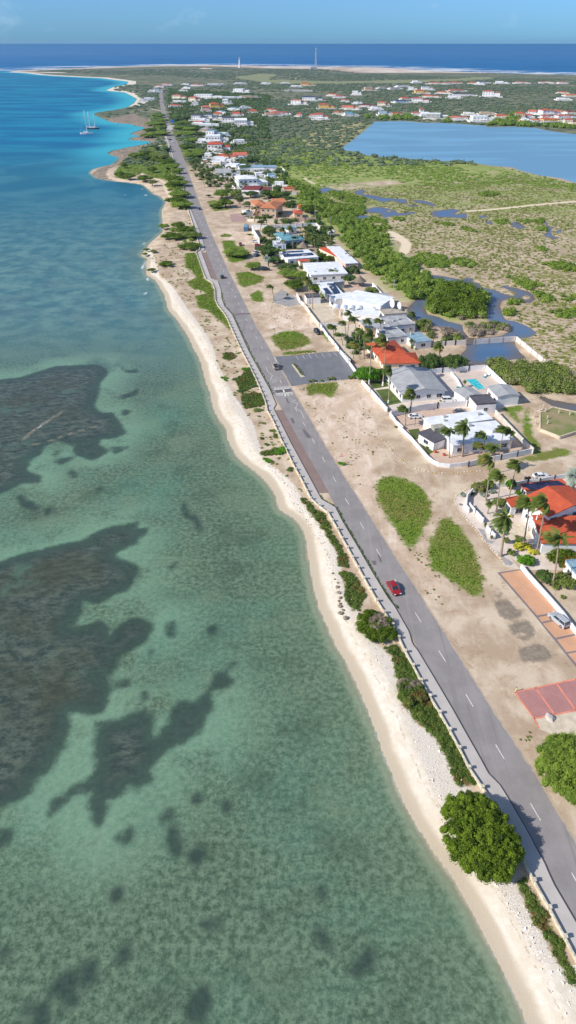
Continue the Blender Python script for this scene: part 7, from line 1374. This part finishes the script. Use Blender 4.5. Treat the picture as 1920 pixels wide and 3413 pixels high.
def tuft_strip():
    pts = []; rs = np.random.RandomState(8)
    for y in np.arange(108, 152, .35): pts.append((float(np.interp(y, [p[1] for p in sorted(gKL, key=lambda q:q[1])], [p[0] for p in sorted(gKL, key=lambda q:q[1])]))+rs.uniform(.05,.5), y))
    for y in np.arange(215, 330, .5): pts.append((float(np.interp(y, [p[1] for p in sorted(gKL, key=lambda q:q[1])], [p[0] for p in sorted(gKL, key=lambda q:q[1])]))+rs.uniform(.05,.8), y))
    pts = np.array(pts); stuff_leaves('verge_weeds', lobes_from(pts, .15, .4, .1, .3), 14, .16, lfDark, 9, 'thin line of weeds growing along the kerb', 'weeds')
tuft_strip()
# coral rubble
def rubble():
    rs = np.random.RandomState(12); g = GP(RUB_L+RUB_R); pts = scatter_in(rs, [g], 1700); pts = pts[pts[:,1] < 330]; n = len(pts); s = .04+.13*rs.uniform(0,1,n)**3
    V = ICV[ICF][None]*s[:,None,None,None]*rs.uniform(.6,1.3,(n,1,1,3)); V = V+np.stack([pts[:,0],pts[:,1],np.full(n,LAND)+s*.2],1)[:,None,None,:]; V = V.reshape(-1,3,3)
    t = NT('coral_rubble'); c = t.mix(t.attr('tint'), sc(196,184,166), sc(246,240,232)); m = t.done(t.bsdf(c, .9)); ti = np.repeat(rs.uniform(0,1,n), 20)
    tag(link('coral_rubble', quads_mesh('coral_rubble', V, m, ti)), 'broken white coral stones strewn along the top of the beach', 'rubble', None, 'stuff')
rubble()
# marsh thickets
FOREST = [(850,585),(930,590),(1010,620),(1060,640),(1090,660),(1120,695),(1165,705),(1200,745),(1255,765),(1300,795),(1290,840),(1330,860),(1385,885),(1411,905),(1450,932),(1505,955),(1560,962),(1600,980),(1632,1003),(1610,1018),(1620,1055),(1590,1062),(1500,1060),(1425,1045),(1440,990),(1370,1005),(1345,985),(1310,960),(1250,915),(1200,890),(1170,830),(1140,790),(1120,750),(1070,735),(1060,690),(1000,660),(930,640),(850,620)]
f8 = [c8([(710,500),(780,485),(860,510),(900,540),(960,560),(1010,530),(1060,540),(1300,560),(1440,690),(1449,780),(1350,740),(1190,740),(1100,760),(1000,690),(900,680),(820,600)])]
def thicket(name, polys, n, rr, hh, per, leaf, mat, label, seed, extra=()):
    rs = np.random.RandomState(seed); pts = not_in(scatter_in(rs, [GP(p) for p in polys], n), dry_ok, *extra); return stuff_leaves(name, lobes_from(pts, *rr, *hh, rs=rs), per, leaf, mat, seed, label, 'thicket')
thicket('mangrove_thicket', [FOREST], 820, (1.4,3.2), (2.4,4.8), 100, .6, lfTree, 'dense mangrove and scrub wood between the houses and the marsh', 31, (lambda x, y: clear_ok(x, y, 7),))
thicket('mangrove_thicket', [b1([(280,800),(340,720),(400,660),(480,650),(600,670),(680,710),(770,745),(760,775),(720,800),(740,880),(600,890),(450,870),(380,870),(300,850)])], 130, (1.6,3.2), (3.5,6), 130, .6, lfBush, 'bright green mangrove clump surrounded by the pond channels', 32)
thicket('dry_thicket', [b1([(450,870),(520,810),(700,800),(745,870),(700,900),(520,905)]), c8([(560,230),(700,200),(930,215),(930,240),(840,285),(650,300),(590,290)]), c8([(350,250),(480,240),(530,310),(400,325)])], 90, (1.0,2.2), (1.4,2.6), 110, .4, lfDead, 'leafless grey scrub on the marsh islets', 33)
thicket('mangrove_thicket', f8, 330, (1.4,3.0), (2.2,4.5), 100, .5, lfDry, 'olive scrub wood behind the pool wall, left of the bare earth', 34)
thicket('marsh_scrub', [c8([(555,210),(700,190),(860,200),(900,240),(760,250),(600,260)]), k3([(1270,540),(1449,560),(1449,720),(1330,640)]), k4([(1180,100),(1380,80),(1360,120),(1150,130)])], 60, (1.0,2.0), (1.5,2.5), 100, .45, lfDry, 'green scrub on the spit of the marsh and behind the annex', 35)
# flats covered with low saltwort tufts
def flats():
    rs = np.random.RandomState(41); P1 = GP([(1060,640),(1200,745),(1330,810),(1380,870),(1540,930),(1690,950),(1780,1000),(1700,1060),(1840,1230),(2300,1500),(2500,800),(1920,625),(1720,585),(1500,610),(1250,625)])
    pts = scatter_in(rs, [P1], 15000); nz = np.sin(pts[:,0]*.11+np.sin(pts[:,1]*.045)*2)*np.sin(pts[:,1]*.07+pts[:,0]*.03)+rs.uniform(-1,1,len(pts)); pts = pts[nz > -.35]; pts = not_in(pts, dry_ok)
    tr_ = np.full(len(pts), -15.0, np.float32)
    for ln, wd in TRACKS: tr_ = sdf_line(pts[:,0], pts[:,1], GP(ln), wd/2, tr_)
    pts = pts[tr_ < -0.5]; lob = lobes_from(pts, .4, 1.25, .25, .6, rs=rs); stuff_leaves('saltwort', lob, 9, .5, lfTuft, 42, 'low saltwort tufts dotted over the marsh flats', 'ground cover')
    P2 = [GP(p) for p in (b1([(440,430),(560,420),(680,470),(620,500),(500,480)]), b1([(140,440),(240,380),(420,400),(480,490),(300,500)]), b1([(900,570),(1060,590),(1180,640),(1100,680),(980,620)]), b1([(1110,690),(1200,700),(1290,740),(1250,770),(1120,760)]), b1([(820,680),(900,700),(960,740),(1050,770),(1100,800),(930,780),(850,700)]), b1([(1220,840),(1449,820),(1449,900),(1300,880)]), b1([(870,820),(960,820),(970,870),(900,880)]), a1([(590,680),(700,650),(850,690),(850,710),(620,700)]), a1([(700,760),(820,720),(900,770),(720,775)]), a1([(890,670),(970,655),(1040,680),(960,690)]), a1([(250,400),(420,410),(640,470),(600,520),(420,500),(330,460)]), a1([(340,520),(620,540),(620,620),(480,640),(380,620)]), zs(1400,380,2.7865,[(520,740),(640,725),(730,740),(700,765),(560,765)]), b1([(1140,190),(1220,180),(1230,215),(1160,210)]), b1([(1130,340),(1200,335),(1240,365),(1180,370)]), b1([(980,130),(1200,120),(1200,160),(1040,155)]), b1([(800,130),(900,125),(950,150),(850,160)]), b1([(540,180),(620,190),(680,225),(600,215)]), b1([(290,130),(400,145),(530,165),(450,172)]), b1([(1180,470),(1300,450),(1449,480),(1449,530),(1300,520)]), b1([(1300,720),(1449,710),(1449,750),(1340,755)]))]
    pts = not_in(scatter_in(rs, P2, 1500), dry_ok); stuff_leaves('marsh_bushes', lobes_from(pts, .9, 2.0, .8, 2.0, rs=rs), 40, .5, lfTree, 43, 'scattered green bushes along the marsh channels', 'bushes')
flats()
def belts():
    rs = np.random.RandomState(51); pts = scatter_in(rs, [GP(p) for p in SCRUB], 6500); nz = np.sin(pts[:,0]*.06)+np.sin(pts[:,1]*.035+pts[:,0]*.02)+rs.uniform(-1.3,1.3,len(pts)); pts = pts[nz > -.1]; pts = not_in(pts, dry_ok, lambda x, y: sdf_poly(x, y, GP([(1000,470),(1060,430),(1150,412),(1240,408),(1200,445),(1142,485),(1120,500),(1050,500)]), None, 5.0) < 0, lambda x, y: lag_sdf(x, y) < -3, lambda x, y: clear_ok(x, y, 9))
    stuff_leaves('green_scrub', lobes_from(pts, .9, 2.8, .3, 1.0, rs=rs), 14, .8, lfMead, 52, 'green scrub belt between the village and the lagoon', 'scrub')
belts()
def village_green():
    rs = np.random.RandomState(61); P1 = [GP(z62([(60,0),(1449,-100),(1449,440),(900,440),(640,300),(420,400),(250,200)])), GP(z56([(30,60),(1449,0),(1449,1000),(900,1000),(330,980),(240,700),(60,200)])), GP(z1([(380,300),(700,280),(1150,300),(1300,560),(1250,860),(1050,760),(560,640),(430,460)])), GP(zs(500,180,3.6225,[(230,420),(1449,500),(1449,700),(1100,869),(260,820),(200,600)]))]
    pts = scatter_in(rs, P1, 4200); pts = not_in(pts, land_ok, lambda x, y: clear_ok(x, y, 7.5)); stuff_leaves('village_greenery', lobes_from(pts, 1.3, 3.2, 1.5, 4.2, rs=rs), 34, .9, lfDark, 62, 'mixed garden greenery between the houses of the village', 'greenery')
    c = np.array([G(x, y) for x, y in zs(760,820,2.898,[(500,180),(720,190),(500,240),(860,130),(640,470),(980,480),(1150,210),(1180,440)])]); 
village_green()
def far_scrub():
    rs = np.random.RandomState(71); n = 42000; y = 740*np.exp(rs.uniform(0, 1, n)**.8*math.log(3700/740)); x = rs.uniform(-.42, .62, n)*y; pts = np.stack([x, y], 1)
    nz = np.sin(x*.011+np.sin(y*.006)*2)+np.sin(y*.009+x*.004)+rs.uniform(-1.6,1.6,n); pts = pts[nz > -.5]
    pts = not_in(pts, lambda x, y: shore_sdf(x, y, 600.0) > 8+np.where(y > 2300, dune_w(x), 0), lambda x, y: lag_sdf(x, y) < -3, lambda x, y: clear_ok(x, y, 8))
    gf = np.full(len(pts), -40.0, np.float32); 
    for p in GOLF: gf = sdf_poly(pts[:,0], pts[:,1], GP(p), gf, 5.0)
    for ln, wd in TRACKS: gf = sdf_line(pts[:,0], pts[:,1], GP(ln), wd/2, gf)
    rk = np.full(len(pts), -40.0, np.float32)
    for p in ROCKY: rk = sdf_poly(pts[:,0], pts[:,1], GP(p), rk, 5.0)
    pts = pts[(gf < -.5)&(rk < -1)]; k = 1+pts[:,1]/1800; lob = lobes_from(pts, 1.6, 4.2, 1.0, 2.8, rs=rs); lob[:,3] *= k; lob[:,4] *= k
    stuff_leaves('far_scrub', lob, 5, 2.0, lfGrey, 72, 'grey-green scrub covering the far plain up to the northern shore', 'scrub')
far_scrub()
def shore_bushes():
    rs = np.random.RandomState(81); P_ = [GP(zs(1570,200,4.14,p)) for p in ([(220,905),(300,860),(480,820),(620,740),(680,860),(900,900),(1300,900),(1449,940),(1449,960),(1100,930),(900,925),(600,915)],)]+[GP(zs(1220,200,4.14,p)) for p in ([(0,780),(100,790),(120,820),(0,820)],[(180,790),(280,785),(290,825),(190,830)],[(360,790),(560,770),(700,800),(700,830),(360,832)],[(1060,830),(1160,820),(1170,860),(1070,865)])]
    pts = scatter_in(rs, P_, 420); stuff_leaves('shore_bushes', lobes_from(pts, 2.5, 5.0, 3.0, 6.5, rs=rs), 24, 1.6, lfTree, 82, 'dark green bushes along the far lagoon shore', 'bushes')
shore_bushes()
def coast_scrub():
    rs = np.random.RandomState(91); P_ = [GP(s2(p)) for p in ([(1000,560),(1080,540),(1130,600),(1170,720),(1200,800),(1240,900),(1260,1087),(1060,1087),(1080,960),(1020,860),(960,700)], [(830,-60),(930,-80),(985,60),(990,190),(900,220),(700,220),(760,140),(850,110),(800,20)], [(560,440),(700,430),(820,430),(1000,400),(1090,540),(1000,580),(850,540),(720,480),(600,480)])]+[GP(s4(p)) for p in ([(480,0),(760,-10),(800,100),(810,220),(620,200),(560,120),(500,60)],)]
    pts = scatter_in(rs, P_, 520); stuff_leaves('coastal_scrub', lobes_from(pts, 1.2, 2.8, 1.2, 3.2, rs=rs), 60, .6, lfTree, 92, 'green scrub under the trees on the seaward side of the far road', 'scrub')
coast_scrub()
def garden_green():
    rs = np.random.RandomState(95); P_ = [GP(z1(p)) for p in ([(400,560),(560,600),(560,860),(430,830)],[(930,440),(1250,430),(1270,640),(1110,700),(930,620)],[(610,850),(900,850),(900,940),(620,940)],[(420,430),(560,440),(560,520),(430,520)],[(700,620),(900,640),(930,690),(700,690)],[(1080,700),(1170,760),(1230,860),(1100,850)],[(220,320),(560,300),(560,322),(240,340)],[(660,130),(830,150),(820,200),(670,190)])]+[GP(y2(p)) for p in ([(500,190),(730,205),(730,240),(520,245)],[(890,470),(1000,465),(1000,515),(895,520)],[(1120,200),(1250,220),(1260,270),(1150,280)],[(1320,430),(1449,440),(1449,470),(1330,465)])]+[GP(k3(p)) for p in ([(500,700),(640,690),(800,740),(800,790),(640,900),(560,830)],[(740,720),(880,730),(850,760),(750,750)],[(1240,790),(1330,790),(1330,840),(1250,840)])]
    pts = scatter_in(rs, P_, 620); stuff_leaves('garden_greenery', lobes_from(pts, .6, 1.7, .8, 2.6, rs=rs), 60, .42, lfDark, 96, 'garden hedges and shrubs growing between the nearer houses', 'greenery')
garden_green()
def backshore_weeds():
    rs = np.random.RandomState(101); wl_ = [p for p in WALL if 700 < p[1] < 1700]; rr = [p for p in RUB_R if p[1] < 1700]; P_ = GP([(560,800),(500,860),(545,925)]+rr+wl_[::-1])
    pts = scatter_in(rs, [P_], 2600); nz = np.sin(pts[:,0]*.9+np.sin(pts[:,1]*.31)*2)*np.sin(pts[:,1]*.37+pts[:,0]*.5)+rs.uniform(-.5,.5,len(pts)); pts = pts[nz > .35]
    stuff_leaves('backshore_weeds', lobes_from(pts, .2, .75, .08, .3, rs=rs), 16, .26, lfTuft, 102, 'patchy weeds creeping over the sandy ground between beach and promenade', 'weeds')
    P2 = [GP(z3([(960,560),(1100,640),(1449,1000),(1449,1500),(1250,1900),(1000,1560),(700,1100),(450,720)])), GP(z4([(1000,0),(1449,600),(1700,1000),(1900,1500),(1500,1100),(1200,650)])), GP(p6([(470,0),(900,300),(1060,560),(1100,700),(1449,1300),(1449,1500),(1000,900),(600,300)])), GP(y2([(330,330),(700,560),(880,760),(800,860),(420,850),(150,420)]))]
    pts = scatter_in(rs, P2, 1500); nz = np.sin(pts[:,0]*.5+np.sin(pts[:,1]*.21)*2)*np.sin(pts[:,1]*.27+pts[:,0]*.3)+rs.uniform(-.4,.4,len(pts)); pts = pts[nz > .55]
    stuff_leaves('lot_weeds', lobes_from(pts, .12, .4, .05, .16, rs=rs), 12, .2, lfDry, 103, 'sparse dry weeds on the bare sandy lots', 'weeds')
    rs = np.random.RandomState(104); pts = scatter_in(rs, [GP(p) for p in LUSH[2:7]], 500); a = rs.uniform(0,6.28,len(pts)); pts = pts+np.stack([np.cos(a), np.sin(a)], 1)*rs.uniform(0,2.4,len(pts))[:,None]
    stuff_leaves('island_weeds', lobes_from(pts, .15, .45, .05, .16, rs=rs), 14, .2, lfGrass, 105, 'taller weeds fraying out over the edges of the grass islands', 'weeds')
    rs = np.random.RandomState(106); P3 = [GP(s2(p)) for p in ([(360,640),(430,560),(600,500),(700,330),(900,330),(1000,280),(1010,420),(1100,560),(1000,720),(850,700),(700,640),(500,720),(380,690)],)]
    pts = scatter_in(rs, P3, 900); stuff_leaves('headland_grass', lobes_from(pts, .6, 2.0, .2, .7, rs=rs), 16, .6, lfMead, 107, 'light green grass and low scrub covering the far headland', 'grass')
backshore_weeds()
# ------------------------------------------------------------------ air
def haze():
    hx = MB().box(-9000, 12000, -400, 9000, -2.2, 118).build('haze', [])
    t = bpy.data.materials.new('air'); t.use_nodes = True; t.node_tree.nodes.clear(); o = t.node_tree.nodes.new('ShaderNodeOutputMaterial'); v = t.node_tree.nodes.new('ShaderNodeVolumePrincipled')
    v.inputs['Color'].default_value = (0.50,0.74,1.0,1); v.inputs['Density'].default_value = 0.000046; v.inputs['Anisotropy'].default_value = 0.3
    t.node_tree.links.new(v.outputs[0], o.inputs['Volume']); hx.data.materials.append(t); hx['kind'] = 'stuff'
haze()
S.cycles.volume_bounces = 0
